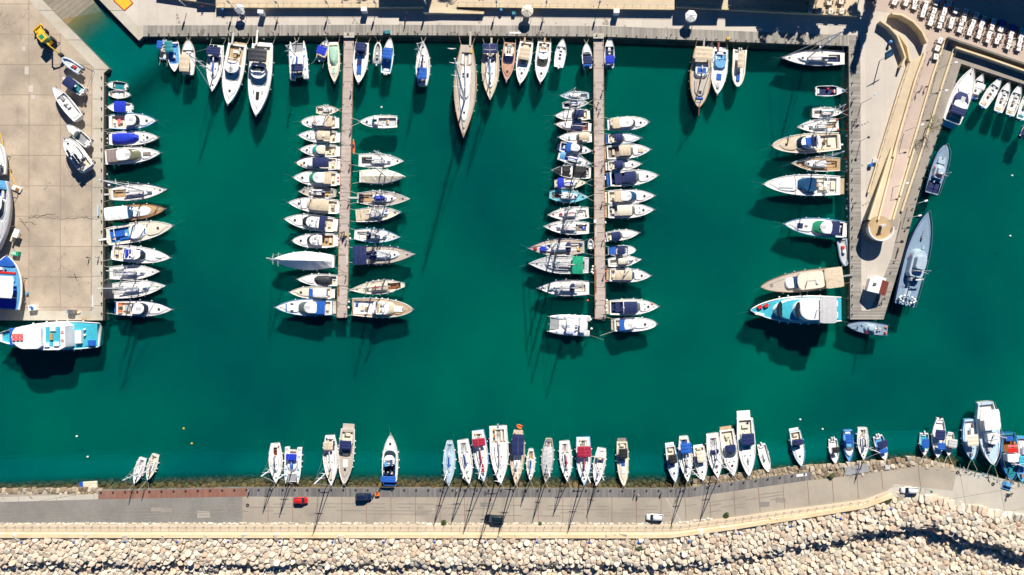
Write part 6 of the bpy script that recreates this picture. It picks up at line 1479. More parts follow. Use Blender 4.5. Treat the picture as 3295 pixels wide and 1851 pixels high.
motor((574,264),(597,111),52,'white motor yacht with blue-tinted windscreen and three dark roof slots at the top boardwalk','hard','none',cw=(.20,.62),ws='glassblue',platcol='tan',cockcol='tan',fb=1.6,slope=1.1,extra=lambda b:(b.box('cockpit_table',.13,0,.05,.4,'offwhite',0,.3),[b.box('roof_slot',.40+.02*i,0,.008,.18,'black',2.12,.04) for i in range(3)],b.gangway(-.5,3.2,'lightgrey'),b.arch(.28,.5,2.4)))
motor((645,292),(660,111),58,'largest white motor yacht at the top boardwalk with black awning and black sun pads','fly','none',cw=(.22,.60),ws='glassblue',fb=1.8,slope=.9,bridge='black',platcol='offwhite',hat=1,pads=[(.72,0,.10,.28,'black'),(.68,.38,.05,.06,'black'),(.68,-.38,.05,.06,'black')],extra=lambda b:(b.canopy(.12,.30,.80,3.4,'dark',v=.05,name='awning'),b.gangway(-.5,4,'offwhite')))
catamaran((747,104),(753,200),47,'white catamaran with long blue boom cover at the top boardwalk',can=(.16,.36,'navy'),cov='blue',ties='b',d=3,mh=1.15)
skiff((823,101),(805,151),27,'small white boat with bright blue folded awning, slanting beside the mint-covered boat',can=(.20,.60,'cobalt',.9),inner='sand')
motor((842,208),(838,111),31,'white boat under long mint green covers left of the first pier','cover','mint',cw=(.06,.60),hull='cream',pads=[(.70,0,.16,.42,'mint')],hat=0,deck='cream')
motor((902,210),(911,107),38,'blue day cruiser with blue awning and foredeck mats, touching the first pier root','soft','navy',cw=(.05,.36),ws='glassblue',hat=0,cockcol='blue',pads=[(.50,-.1,.18,.62,'navy'),(.68,-.05,.20,.60,'blue')],plat=0)
rib((952,107),(947,161),22,'small white and grey inflatable with outboard beside the blue-awning boat',tube='offwhite',inner='grey',mcol='white',ties='b')
skiff((982,96),(970,184),29,'white boat with bright blue awning and two white outboards, under the boardwalk bicycle pile',can=(.36,.66,'blue',.82),motors=2,inner='skyblue',bowpad='grey',ties='b')
sail((1065,104),(1063,215),37,'solitary white sloop with bright blue cockpit awning at the top boardwalk',can=(.10,.36,'blue',.66),cov='navy',ties='b',mu=.60,mh=1.15,ws=.6,deck='offwhite',boom=.34)
def bigketch(b):
    b.shell('deckhouse', .40,.60,.42,.45,.6,'white',ins=.2,fr=.5,rf=.4); 
    for v in (.18,-.18): b.box('skylight', .335, v, .05,.2,'glass',.5,.1); b.box('skylight', .30, v, .02,.3,'dark',.2,.1)
    b.box('cockpit_table', .2,0,.05,.25,'teakwarm',-.2,.3); b.gangway(.3,4,'teak')
sail((1166,347),(1174,113),58,'very large teak-decked sailing yacht with tallest mast and four spreaders at the top boardwalk',hull='teakwarm',deck='teak',cov=None,ns=4,mh=1.45,mu=.60,cab=(.24,.84,.46),cock=(.08,.22,.4),ws=.52,tm=.45,p=1.9,fb=1.8,cabcol='white',fend=6,d=4,ties='s',boom=.45,name='sailing_superyacht',extra=bigketch)
sail((1233,253),(1234,111),45,'tan-decked ketch with navy stern awning beside the very large yacht',can=(.03,.20,'navy',.86),deck='sand',cov='skyblue',dodger='navy',hull='cream',mu=.62,mh=1.2,cab=(.26,.80,.55),ws=.75,extra=lambda b:(b.mast(.20,10,1,.15,'offwhite',jib=False),b.gangway(.1,4,'teak')))
motor((1274,206),(1283,107),36,'cruiser with pinkish foredeck, navy windscreen band and cream roof','hard','none',cw=(.05,.56),ws='navy',deck='pinkdeck',hull='navyhull',plat=0,slope=1.6,roofcol='cream',extra=lambda b:[b.box('roof_hatch',.20,v,.16,.2,'grey',1.9,.06) for v in (.16,-.16)])
motor((1308,212),(1325,106),38,'white sports cruiser with cream awning and two round deck hatches at the top boardwalk','soft','sand',cw=(.16,.56),hat=2,rnd=True,ws='glassgrey',cockcol='cream',platcol='sand',extra=lambda b:b.gangway(-.3,2.2,'tan'))
motor((1359,209),(1370,106),38,'white cruiser with smooth white hardtop and brownish windscreen at the top boardwalk','hard','none',cw=(.10,.62),ws='glassolive',cockcol='sand',platcol='sand',slope=1.4,extra=lambda b:(b.arch(.2,.6,2.4),b.gangway(0,2.,'tan')))
skiff((1416,98),(1405,169),28,'white open boat with round navy seat cover and grey console, left of the second pier',bowpad='offwhite',motors=1,inner='white',ties='b',extra=lambda b:b.box('seat_cover',.48,0,.14,.4,'navy',-.1,.4))
skiff((1475,108),(1478,172),26,'small white boat with two navy covers, touching the left side of the second pier root',can=(.10,.42,'navy',.85),motors=2,mcol='dark',inner='blue',bowpad='white',cab=(.55,.9),ties='b')
skiff((1533,97),(1533,171),26,'white boat with bright blue cover touching the right side of the second pier root',can=(.10,.36,'cobalt',.85),inner='navy',motors=2,mcol='navy',bowpad='white',q=.55,ties='b')
def gulet(b):
    b.canopy(0.0,.22,.82,2.1,'sand',name='awning'); b.shell('deckhouse',.26,.50,.62,0,.9,'white',ins=.2,fr=.4,rf=.35); b.windows(b.root,.28,.44,.62,.3,.4)
    b.box('roof_mat',.38,0,.10,.8,'blue',.9,.12); b.shell('fore_cabin',.52,.80,.55,0,.4,'teak',ins=.1,rf=.5); b.hatch(.74,0,.8,.38,'black'); b.box('fore_bench',.84,0,.03,.7,'blue',.05,.2)
    b.mast(.52,13,1,.22,'dark',z0=.4,jib=True); b.rail(0,1,.8,.03,'guard_rail'); b.fenders(4); b.gangway(.1,3.5,'grey')
    MB().tube([(b.L*.97,0,b.sh(1)),(b.L+2.4,0,b.sh(1)+.5)],.14,r2=.07).build('bowsprit',C['wood'],b.root); b.ties('s',2.6)
gulet(Boat('wooden_gulet',(1757,272),(1767,124),54,'varnished wooden gulet with beige stern awning and varnished rails','gulet','teakwarm','teak',1.6,.72,.42,2.2,.7,(.05,.24,.6),'teak',rw=.28))
rib((1786,107),(1786,128),14,'tiny blue-grey inflatable tender tied under the boardwalk right of the gulet',tube='navygrey',console=False,motors=0,inner='grey')
motor((1804,238),(1813,124),42,'white cruiser with blue foredeck mat and people-free open cockpit beside the wooden gulet','open','none',cw=(.10,.50),ws='skyblue',cockcol='skyblue',hat=0,pads=[(.62,0,.14,.58,'blue'),(.80,0,.12,.30,'lightgrey')],seats='offwhite',extra=lambda b:b.gangway(-.3,4,'redbrown'))
rib((1855,221),(1862,126),35,'large cream inflatable with long beige seating and blue bow pad at the top boardwalk',tube='cream',inner='offwhite',console=False,motors=2,mcol='offwhite',seats='sand',can=(.08,.50,'sand',.42),pads=[(.74,0,.16,.5,'blue'),(.6,0,.06,.5,'sand')],ties='s',d=2)
# --- first pier, left side
PA = 'left side of the first pier'
sail((854,277),(795,277),24,'tiny beige sailing boat, topmost on the left side of the first pier',cov=None,ties='b',cockcol='teak',mh=1.0,wheel=False,hull='cream',deck='cream',boom=.0,fend=1)
motor((758,308),(845,308),34,'cream trawler-style boat with two red lifebuoys on its roof beside the first pier','hard','sand',cw=(.10,.70),slope=.4,q=.6,extra=lambda b:(b.buoyring(.54,.35,1.95),b.buoyring(.56,-.3,1.95)),hull='offwhite')
motor((751,341),(847,345),33,'white cruiser with tan awning split by a white strip, left of the first pier','soft','sand',cw=(.14,.58),hat=2,ws='glassgrey',extra=lambda b:b.box('strip',.30,0,.05,.5,'offwhite',1.95,.1))
motor((754,377),(847,380),33,'white cruiser with turquoise windscreen and long cream hardtop left of the first pier','hard','none',cw=(.14,.66),ws='glassteal',roofcol='cream',slope=1.2,hat=2,rnd=True)
motor((745,410),(847,412),36,'cruiser with dark navy square awning and yellow bow gear left of the first pier','soft','navy',cw=(.16,.66),hull='navyhull',q=.6,extra=lambda b:(b.box('deck_bag',.87,.2,.04,.3,'yellow',.05,.3),b.shell('wheelhouse',.55,.70,.55,0,1.3,'white',ins=.2)))
motor((738,447),(847,450),40,'white cruiser with green windscreen and tan stern canopy left of the first pier','hard','sand',cw=(.12,.64),ws='glassgreen',slope=1.1)
sail((751,482),(844,486),30,'small teak-decked sailing boat with navy sprayhood and yellow cover left of the first pier',deck='teak',dodger='navy',cov='navy',cockcol='teak',hull='offwhite',ws=.6,mh=1.1,extra=lambda b:b.box('deck_bag',.22,.3,.07,.3,'yellow',.1,.3))
motor((726,510),(850,521),40,'white cruiser with large ribbed tan hardtop awning left of the first pier','soft','sand',cw=(.16,.64),hat=1,ws='sand',extra=lambda b:b.box('cockpit_table',.1,0,.06,.4,'teak',0,.3))
motor((716,551),(840,566),41,'white flybridge yacht with navy stern awning left of the first pier','fly','none',cw=(.16,.64),bridge='offwhite',extra=lambda b:b.canopy(.13,.26,.86,2.2,'navy',name='awning'))
motor((736,606),(841,605),38,'compact white flybridge cruiser with tan cockpit floor, below the navy-awning flybridge yacht','fly','none',cw=(.16,.66),bridge='lightgrey',cockcol='teakwarm',platcol='offwhite',q=.7)
sail((682,654),(840,658),47,'long sailing yacht wrapped entirely in a white cover left of the first pier',cov=None,mh=.9,extra=lambda b:b.cover(.03,.98,'offwhite',2.3,.98,ridge=.52),boom=0,rail=False,fb=1.2,mu=.80)
motor((749,703),(849,706),31,'white sports boat with blue-black cockpit cover left of the first pier','cover','dark',cw=(.16,.60),hat=0,pads=[(.14,0,.04,.6,'navy')],extra=lambda b:None)
motor((729,735),(833,738),32,'white boat with bright blue windscreen cover and white ribbed roof left of the first pier','soft','white',cw=(.08,.50),ws='blue',hat=1,deck='cream',slope=2.2,wsx=.62,extra=lambda b:b.box('stern_strip',.07,0,.03,.9,'blue',1.2,.2))
motor((693,773),(835,774),43,'long white yacht with hardtop and blue ribbed stern hood left of the first pier','hard','blue',cw=(.12,.60),ws='glassgrey',slope=1.2,fb=1.5,hat=0,platcol='sand',pads=[(.80,0,.02,.8,'blue'),(.70,.4,.05,.15,'black'),(.70,-.4,.05,.15,'black')],hull='skyblue')
rib((865,333),(865,362),16,'small white inflatable tender tied between the tan-awning cruisers and the first pier',tube='white',inner='grey',console=False)
# --- first pier, right side
motor((905,307),(999,306),33,'white walkaround boat with two dark outboards and small T-top right of the first pier','hard','none',cw=(.42,.68),ws='glassteal',plat=0,solar=True,cockcol='lightgrey',slope=.7,w=.66,ties='b',d=2.5,extra=lambda b:b.outboard(2,'navyhull'),fb=1.1)
sail((1016,406),(902,403),37,'white racing sloop with black cockpit grating right of the first pier',cov=None,cockcol='dark',ws=.86,mh=1.25,d=1.8,mu=.58,boom=.40)
sail((1021,445),(904,444),38,'sailing yacht under a full beige deck cover right of the first pier',cov=None,extra=lambda b:b.cover(.04,.97,'cream',.9,.94),boom=0,ws=.8,d=1.8,mh=1.3,mu=.57)
sail((1032,501),(898,498),39,'grey-decked ketch with violet-blue cover amidships and stern solar panels right of the first pier',deck='teak',cov='cobalt',ws=.62,d=1.8,cockcol='teakwarm',mh=1.15,extra=lambda b:(b.box('sail_bag',.44,0,.18,.6,'cobalt',.5,.35),b.box('solar_panel',.09,.1,.09,.7,'solar',.8,.06),b.gangway(0,2.8,'lightgrey')))
sail((1010,534),(895,543),37,'tan-decked sailing yacht with beige stern mat right of the first pier',deck='cream',cockcol='tan',cov='offwhite',ws=.86,d=1.6,mh=1.2,extra=lambda b:(b.box('deck_mat',.16,0,.26,1.3,'sand',.08,.06),b.box('deck_mat',.68,.3,.05,.4,'blue',.4,.06)))
sail((1008,597),(891,590),37,'white sloop with blue sprayhood, above the navy-awning yacht on the first pier',dodger='navy',cov='navy',ws=.68,d=1.6,mh=1.2,cockcol='offwhite',hull='skyblue')
sail((1046,640),(891,643),48,'large sailing yacht with navy stern awning and dark blue hull right of the first pier',can=(.00,.22,'navy',1.0),deck='teak',dodger='navy',hull='navyhull',cov=None,ws=.84,d=1.6,mh=1.3,mu=.60,cockcol='navy',fend=5)
sail((879,730),(1017,717),36,'beige double-ended ketch with maroon boom covers, pointing at the first pier',cov='maroon',deck='cream',hull='offwhite',cockcol='wood',ws=.28,ties='b',d=2,mh=1.15,cabcol='cream',fend=5,name='sailing_ketch')
motor((1039,779),(885,772),49,'white classic motor yacht with tan deck inlays, lowest right of the first pier','fly','none',cw=(.28,.72),ws='sand',cockcol='white',q=.62,fb=1.6,bridge='tan',deck='tan',plat=0,fend=6,d=1.6,pads=[(.76,0,.14,.6,'white')])
# --- second pier, left side
sail((1408,241),(1482,241),22,'small pale blue and white sloop, topmost on the left of the second pier',cov=None,deck='paleblue',wheel=False,cockcol='lightgrey',ties='s',d=2,mh=1.1,fend=1,boom=0)
sail((1481,260),(1415,265),21,'small grey sloop with navy cockpit floor pointing at the second pier',cov='blue',deck='lightgrey',wheel=False,cockcol='navy',ties='b',d=2,mh=1.1,fend=1)
motor((1396,292),(1479,288),29,'white cruiser with navy awning and long bow pulpit left of the second pier','soft','navy',cw=(.14,.52),ws='glassgrey',hat=0,extra=lambda b:b.box('deck_box',.06,.4,.05,.3,'yellow',.05,.2))
motor((1396,313),(1482,319),28,'boat with navy side covers, white boom and varnished stern left of the second pier','none','none',cw=(.05,.55),hull='wood',cockcol='redbrown',extra=lambda b:(b.box('cover',.35,.42,.34,.5,'navy',.3,.2),b.box('cover',.33,-.42,.30,.45,'navy',.3,.2),MB().tube([(.1*b.L,0,1.6),(.55*b.L,0,1.7)],.09).build('boom',C['white'],b.root),b.shell('cabin',.52,.78,.6,0,.45,'white')),hat=1)
motor((1405,346),(1484,346),28,'white cruiser with tan square awning left of the second pier','soft','sand',cw=(.03,.46),ws='glassgrey',hat=0,pads=[(.66,.1,.05,.6,'skyblue')])
motor((1488,381),(1409,368),27,'white and blue cabin boat pointing at the second pier, with two dark side windows','hard','blue',cw=(.20,.72),ws='glass',ties='b',cockcol='blue',platcol='navy',slope=.9,d=1)
sail((1488,413),(1404,392),27,'small sailing boat with cobalt boom cover and blue cockpit, pointing at the second pier',can=(.05,.2,'skyblue',.7),cov='cobalt',hull='skyblue',cockcol='cobalt',ties='b',d=1,ws=.7,mh=1.1,wheel=False)
motor((1389,429),(1484,434),35,'white boat under three glossy black covers left of the second pier','none',None,cw=(.3,.5),hat=0,hull='white',plat=.4,extra=lambda b:(b.cover(.10,.45,'black',.35,.84),b.cover(.50,.74,'black',.35,.84),b.cover(.76,.97,'black',.3,.84)))
sail((1476,460),(1395,463),28,'small beige sloop with bright blue cockpit cover, pointing at the second pier',can=(.08,.28,'cobalt',.9),cov='cobalt',deck='cream',ties='b',d=1.5,ws=.7,mh=1.15,wheel=False,hull='cream')
sail((1480,497),(1382,490),35,'turquoise-decked sailing boat with rounded stern pointing at the second pier',deck='turq',cockcol='taupe',cov='white',hull='turq',ws=.5,ties='b',d=2,mh=1.1,fend=4)
sail((1377,541),(1481,535),34,'white sloop with two red deck hatches left of the second pier',hat='maroon',cov='maroon',ws=.8,d=1.6,mh=1.2,cockcol='offwhite',extra=lambda b:b.hatch(.69,.0,.55,.4,'maroon'),boom=.28)
sail((1367,570),(1482,574),36,'white sloop with blue cockpit cushion moored just below the red-hatched sloop',hat='maroon',cov='offwhite',ws=.78,d=1.6,mh=1.25,cockcol='taupe',extra=lambda b:b.box('cockpit_mat',.12,0,.06,.5,'blue',-.3,.2))
sail((1326,625),(1470,621),46,'large cluttered cruising yacht with blue and maroon foredeck bags left of the second pier',deck='teak',hull='navyhull',dodger='navy',cov='offwhite',cab=(.26,.80,.5),ws=.72,mh=1.3,d=3.5,extra=lambda b:(b.box('sail_bag',.72,.1,.10,.5,'cobalt',.5,.3),b.box('sail_bag',.86,.0,.06,.4,'maroon',.1,.3),b.box('deck_bag',.62,-.2,.06,.3,'navy',.5,.3),b.box('deck_bag',.10,.3,.05,.2,'yellow',.1,.3),b.box('deck_bag',.05,-.3,.04,.2,'blue',.1,.4)))
rib((1486,603),(1486,627),17,'grey inflatable tender between the cluttered yacht and the second pier',tube='lightgrey',console=False,motors=1,inner='offwhite')
sail((1329,663),(1481,668),47,'grey-decked yacht with a crumpled green tarpaulin over its cockpit',deck='lightgrey',cov=None,cab=(.30,.74,.6),cabcol='lightgrey',ws=.82,mh=1.25,d=1.6,extra=lambda b:b.canopy(.10,.28,.95,1.1,'green',frame=False,name='tarpaulin'),cockcol='taupe')
sail((1349,725),(1482,725),42,'sailing yacht with dark blue boom cover and curved navy coaming, above the striped catamaran',cov='navy',dodger='navy',hull='navyhull',deck='offwhite',ws=.84,mh=1.3,d=1.6,boom=.42,mu=.62)
catamaran((1377,815),(1484,821),52,'large white catamaran with blue-striped awning at the end of the second pier',can=(.10,.25,'white'),cov='blue',stripes=True,ties='s',d=4,mh=1.2)
# --- second pier, right side
motor((1631,308),(1536,313),35,'white cruiser with folded beige canopy over its stern, topmost right of the second pier','hard','sand',cw=(.05,.66),slope=.7,q=.6,hull='offwhite')
motor((1612,348),(1530,349),27,'white day boat with navy awning and all-blue stern platform right of the second pier','soft','navy',cw=(.16,.52),ws='glassgrey',platcol='blue',hat=0,hull='skyblue')
motor((1636,377),(1527,384),38,'cruiser with light brown awning and tan foredeck pad right of the second pier','soft','sand',cw=(.26,.62),ws='glassgrey',cockcol='taupe',platcol='tan',pads=[(.77,0,.12,.5,'sand')],seats='sand')
motor((1613,413),(1530,417),27,'white day boat with navy awning and round foredeck hatch, below the light brown cruiser','soft','navy',cw=(.16,.52),ws='glassgrey',hat=1,rnd=True)
motor((1655,442),(1535,451),41,'largest sports cruiser right of the second pier, with royal blue awning and navy cockpit cover','soft','navy',cw=(.28,.62),ws='glassgrey',platcol='blue',cockcol='navy',hat=1,rnd=True,extra=lambda b:b.box('cockpit_cover',.17,0,.16,1.3,'navy',.15,.3))
motor((1647,493),(1530,496),37,'white cruiser with square white hardtop and beige stern platform right of the second pier','hard','sand',cw=(.14,.62),ws='glassblue',slope=1.2,platcol='sand',hat=1,rnd=True)
motor((1645,528),(1530,532),38,'white cruiser with long cream awning and curved grey windscreen right of the second pier','soft','cream',cw=(.18,.60),ws='glassgrey',platcol='tan',cockcol='grey',hat=2,rnd=True,slope=1.6)
motor((1608,586),(1526,596),27,'white day boat with very dark navy awning below the gap on the second pier','soft','navy',cw=(.12,.50),ws='glassgrey',hat=0)
skiff((1599,629),(1530,631),26,'round-nosed white bowrider with bright blue stern cover right of the second pier',can=(.32,.58,'navy',.85),motors=0,q=.5,p=2.6,inner='lightgrey',hull='white',extra=lambda b:b.box('stern_cover',.15,0,.26,1.5,'blue',.05,.2),ties='s')
sail((1613,653),(1530,661),28,'small white motorsailer with cream deckhouse top right of the second pier',can=(.30,.56,'cream',.55),cov=None,ws=.72,cab=(.30,.80,.6),mh=.8,d=1.6,wheel=False,boom=.3)
motor((1637,694),(1534,692),36,'cruiser with wide tan two-part awning and white radar dome right of the second pier','soft','sand',cw=(.10,.62),ws='glassblue',hat=1,rnd=True,platcol='tan',extra=lambda b:MB().ball((.33*b.L,0,b.fb+1.9),.35,sz=.6).build('radar_dome',C['white'],b.root,True))
motor((1657,771),(1534,774),41,'white cruiser with navy awning, navy cockpit and orange foredeck float, near the second pier end','soft','navy',cw=(.24,.64),ws='glassgrey',hat=2,rnd=True,cockcol='navy',platcol='sand',extra=lambda b:(b.box('cockpit_cover',.16,0,.10,1.2,'navy',.1,.2),b.box('float',.86,.3,.05,.18,'orange',.1,.2),b.arch(.26,.8,2.0)))
motor((1652,815),(1546,818),36,'white boat with blue canvas stern and plain white cabin roof at the second pier end','hard','blue',cw=(.12,.50),ws='white',slope=1,q=.55,platcol='teak',deck='white',hat=1,d=4)
# --- right quay
sail((1963,146),(2125,147),41,'white sailing yacht with cream sprayhood in the upper right corner of the basin',hull='navyhull',cov='white',dodger='cream',cockcol='navy',mh=1.25,ws=.8,mu=.58,boom=.42,d=1.0,fend=0)
skiff((2125,229),(2052,229),27,'white fishing boat with red buoys in its hold and blue bow at the right quay',motors=1,mcol='dark',console=False,inner='navy',ties='b',d=1.5,extra=lambda b:(MB().ball((.42*b.L,.5,.75),.36,C['red']).build('buoy',None,b.root,True),MB().ball((.60*b.L,-.3,.75),.4,C['red']).build('buoy',None,b.root,True),b.box('bow_cap',.94,0,.08,.3,'blue',.05,.1)))
sail((2119,283),(2044,284),28,'small white sloop pointing at the right quay with teal boom cover',cov='teal',ties='b',d=2,ws=.8,mh=1.2,wheel=False,boom=.36,mu=.62)
sail((2004,320),(2110,313),34,'white sloop with orange floats on its stern corners at the right quay',cov=None,cockcol='tan',ws=.86,mh=1.1,d=2.2,boom=.35,extra=lambda b:(b.box('float',.03,.75,.04,.25,'orange',.1,.3),b.box('float',.03,-.75,.04,.25,'orange',.1,.3)))
motor((1941,367),(2112,355),50,'large cream-decked motor yacht with navy flybridge covers at the right quay','fly','navy',cw=(.24,.66),ws='glass',deck='sand',bridge='navy',q=.6,fb=1.7,hull='offwhite',d=1.8,slope=.6,extra=lambda b:b.box('bridge_cover',.50,0,.12,.75,'blue',2.9,.25))
sail((1990,411),(2114,414),38,'wood-decked sailing yacht with two long white spreaders at the right quay',deck='teakwarm',cockcol='teakwarm',cov='offwhite',ws=.84,mh=1.4,d=1.8,mu=.55)
motor((1918,464),(2114,467),54,'largest white open motor yacht at the right quay with cream lounge and sand bathing platform','open','none',cw=(.14,.58),cockcol='offwhite',seats='cream',platcol='tan',plat=1.8,ws='glassblue',fb=1.9,d=1.4,slope=1.3,pads=[(.70,0,.18,.62,'white')],fend=6,rnd=True,extra=lambda b:(b.box('lounge_table',.30,0,.06,.35,'teakwarm',-.2,.3),b.seat(.22,.3,.12,.3,'cream',-.3,.5),b.seat(.36,-.3,.10,.3,'cream',-.3,.5),b.arch(.18,.75,1.6)))
motor((1971,564),(2125,578),47,'white cruiser with round white roof, green windscreen and navy cockpit at the right quay','hard','navy',cw=(.14,.56),ws='glassgreen',cockcol='navy',slope=1.2,fb=1.5,hat=0,d=1.4,hull='skyblue',plat=1.2,pads=[(.64,0,.05,.2,'taupe'),(.74,.0,.09,.5,'navy')])
rib((2127,671),(2118,602),27,'dark blue-grey inflatable patrol boat lying along the right quay',tube='navygrey',inner='lightgrey',seats='red',mcol='dark')
def woodyacht(b):
    b.canopy(.0,.22,.94,2.2,'sand',name='awning',sag=.06); b.shell('deckhouse',.22,.56,.80,0,1.8,'cream',ins=.12,rf=.2,crown=.03); b.windows(b.root,.24,.52,.80,.7,.6)
    b.shell('windscreen',.53,.60,.55,.3,.9,'glassblue',ins=.1,fr=.4,rf=.3); b.shell('wheelhouse',.58,.70,.5,0,.7,'white',ins=.15,fr=.3,rf=.5); b.hatch(.86,0,.8,.02,'taupe')
    b.mast(.44,10,1,.0,None,jib=False); b.box('raft_canister',.32,.25,.03,.2,'white',1.8,.4); b.rail(.0,1,.9,.03,'guard_rail'); b.fenders(4); b.gangway(0,4,'grey'); b.ties('s',3.4)
woodyacht(Boat('wooden_motor_yacht',(1912,722),(2112,696),54,'long wooden-hulled motor yacht with beige roof, above the turquoise excursion ship','motorboat','wood','teak',1.9,.86,.35,2.2,.7,(.03,.2,.8),'teak',rw=.12))
def bigcyan(b):
    L,B=b.L,b.B
    s1=b.shell('main_deckhouse',.14,.76,.86,0,2.4,'white',ins=.1,fr=1.2,rf=.45,ra=.05,crown=0); b.windows(s1,.2,.6,.86,.9,.9,'glassblue')
    b.shell('deck_floor',.16,.73,.76,2.32,.12,'cyan',ins=.05,rf=.45)
    g=b.shell('windscreen',.69,.745,.62,2.4,.45,'glass',ins=.2,fr=.4,rf=1.0,crown=-.05)
    s2=b.shell('upper_deckhouse',.14,.58,.80,2.4,2.2,'white',ins=.1,fr=1.2,rf=.45,ra=.05,crown=0)
    b.shell('upper_windscreen',.53,.575,.60,4.55,.45,'glass',ins=.15,fr=.4,rf=1.0,crown=-.05)
    b.shell('bridge_roof',.30,.545,.72,4.6,.6,'white',ins=.15,fr=.5,rf=.5,crown=.05)
    b.canopy(.15,.33,.92,5.6,'lightgrey',name='awning',sag=.06)
    b.box('stern_deck',.07,0,.12,1.5,'cyan',.05,.05)
    for u,v in ((.06,.4),(.06,-.4),(.10,.0)): b.box('bench',u,v,.03,.4,'white',.1,.45)
    for u,v in ((.90,-.2),(.83,-.32)): b.box('life_raft',u,v,.05,.22,'red',.3,.4,rz=.5)
    b.mast(.36,9.5,1,0,None,jib=False); b.fenders(5,r=.25); b.rail(.7,1,.9,.03); b.ties('s',2.2); b.box('sun_bench',.90,.30,.10,.2,'offwhite',.05,.3,rz=-.25)
bigcyan(Boat('excursion_ship',(1886,780),(2117,778),70,'largest turquoise-decked excursion ship with grey stern awning at the right quay','ship','white','cyan',2.4,.88,.35,2.1,.72,rw=.32))
def patrol(b,s=1):
    L=b.L
    b.shell('deckhouse',.30,.60,.66,0,1.3*s,'navylight',ins=.2,fr=.6,rf=.3); b.shell('windscreen',.50,.565,.52,.75*s,.5*s,'glass',ins=.15,fr=.5,rf=.3); w=b.shell('wheelhouse',.38,.53,.46,1.3*s,1.0*s,'navylight',ins=.2,fr=.4,rf=.3)
    b.mast(.36,5+4*s,1,0,None,jib=False,col='lightgrey'); b.box('deck_gun',.72,0,.03,.16,'grey',.05,.7); MB().tube([(.73*L,0,b.sh(.7)+.6),(.73*L+1.6*s,0,b.sh(.7)+.75)],.08).build('gun_barrel',C['grey'],b.root)
    b.box('deck_locker',.24,.2,.06,.16,'navylight',.0,.5); b.box('deck_locker',.62,-.3,.04,.16,'navylight',.0,.4); b.rail(.0,1,.8,.03,'guard_rail'); b.fenders(3,col='dark'); b.buoyring(.5,.62,.5)
b=Boat('patrol_boat',(2128,818),(2233,831),33,'small blue-grey patrol boat lying across the end of the right quay','patrol boat','navyhull','navygrey',1.1,.86,.4,2.2,.8,rw=.15); patrol(b,.6); b.box('engine_box',.05,.4,.06,.22,'orange',.05,.4); b.box('engine_box',.05,-.4,.06,.22,'orange',.05,.4); b.box('deck_seat',.2,0,.07,.5,'lightgrey',0,.4)
def patrol2(b):
    patrol(b,.8); b.box('boat_cover',.12,0,.18,1.3,'navy',-.4,.5); b.buoyring(.38,.35,1.3); b.buoyring(.36,-.35,1.3); b.shell('fore_cabin',.60,.74,.5,0,.5,'navylight',ins=.15)
patrol2(Boat('patrol_boat',(2379,364),(2344,487),40,'medium blue-grey patrol boat with two orange lifebuoys on the outer side of the right quay','patrol boat','navyhull','navygrey',1.5,.9,.45,2.6,.55,(.03,.24,.8),'navy',rw=.15))
def patrol3(b):
    patrol(b,1.5); L=b.L
    for u,v in ((.30,.1),(.33,-.2),(.27,.25)): b.box('equipment_rack',u,v,.03,.2,'lightgrey',.2,1.6)
    b.box('crane_arm',.28,-.35,.015,.7,'offwhite',2.2,.2,rz=.3); b.box('deck_platform',.12,.0,.10,.5,'navylight',.02,.06)
    m=MB(); 
    for i in range(12):
        a=2*pi*i/12; m.ball((.06*L+.9*cos(a),2.2*sin(a),b.fb+.7),.36)
    m.build('rigid_tender',C['offwhite'],b.root,True)
    for sg in (1,-1): m=MB(); m.tube([(0,sg*1.2,.4),(-1.8,sg*1.2,.3),(-1.8,sg*2.4,.3),(0,sg*2.4,.4)],.09); m.build('stern_frame',C['navyhull'],b.root)
patrol3(Boat('patrol_ship',(2333,531),(2276,768),59,'largest blue-grey patrol ship with a pale tender on its stern','patrol ship','navyhull','navygrey',2.4,.9,.45,2.3,.85,rw=.2))
# --- inner harbour, upper right
motor((2445,172),(2394,307),51,'large white motor yacht with dark blue windscreen berthed below the terrace at the upper right','hard','navy',cw=(.14,.56),ws='navy',roofcol='white',fb=1.9,slope=1.7,d=2,ties='b',fend=4,hat=0,plat=1.2,pads=[(.9,0,.04,.15,'sand')])
skiff((2470,188),(2450,246),25,'small white boat with pink and white awning next to the large yacht under the terrace',can=(.30,.55,'offwhite',.9),motors=2,mcol='blue',bowpad='navy',ties='b',extra=lambda b:b.box('flag_patch',.42,0,.10,.4,'pink',1.55,.03))
for (bw, st, lb) in (((2517,196),(2472,268),'white bowrider with blue outboard, second from left in the slanting row under the terrace'),((2537,207),(2511,281),'white bowrider with tan bow seat, third in the slanting row under the terrace'),((2565,213),(2541,290),'white bowrider with teal seat, fourth in the slanting row under the terrace'),((2592,226),(2568,300),'white bowrider cut off by the right edge, last in the slanting row under the terrace')):
    skiff(bw, st, 27, lb, motors=1, mcol='skyblue', inner='offwhite', seats='sand' if bw[0] % 2 else 'teal', bowpad='lightgrey', ties='b', hull='white', extra=lambda b: b.arch(.35,.75,.9,'dark',False,.05))
skiff((2600,300),(2572,345),24,'dark blue covered boat at the right edge below the bowriders',can=(.1,.5,'navy',.9),inner='navy',hull='navyhull',ties=None)
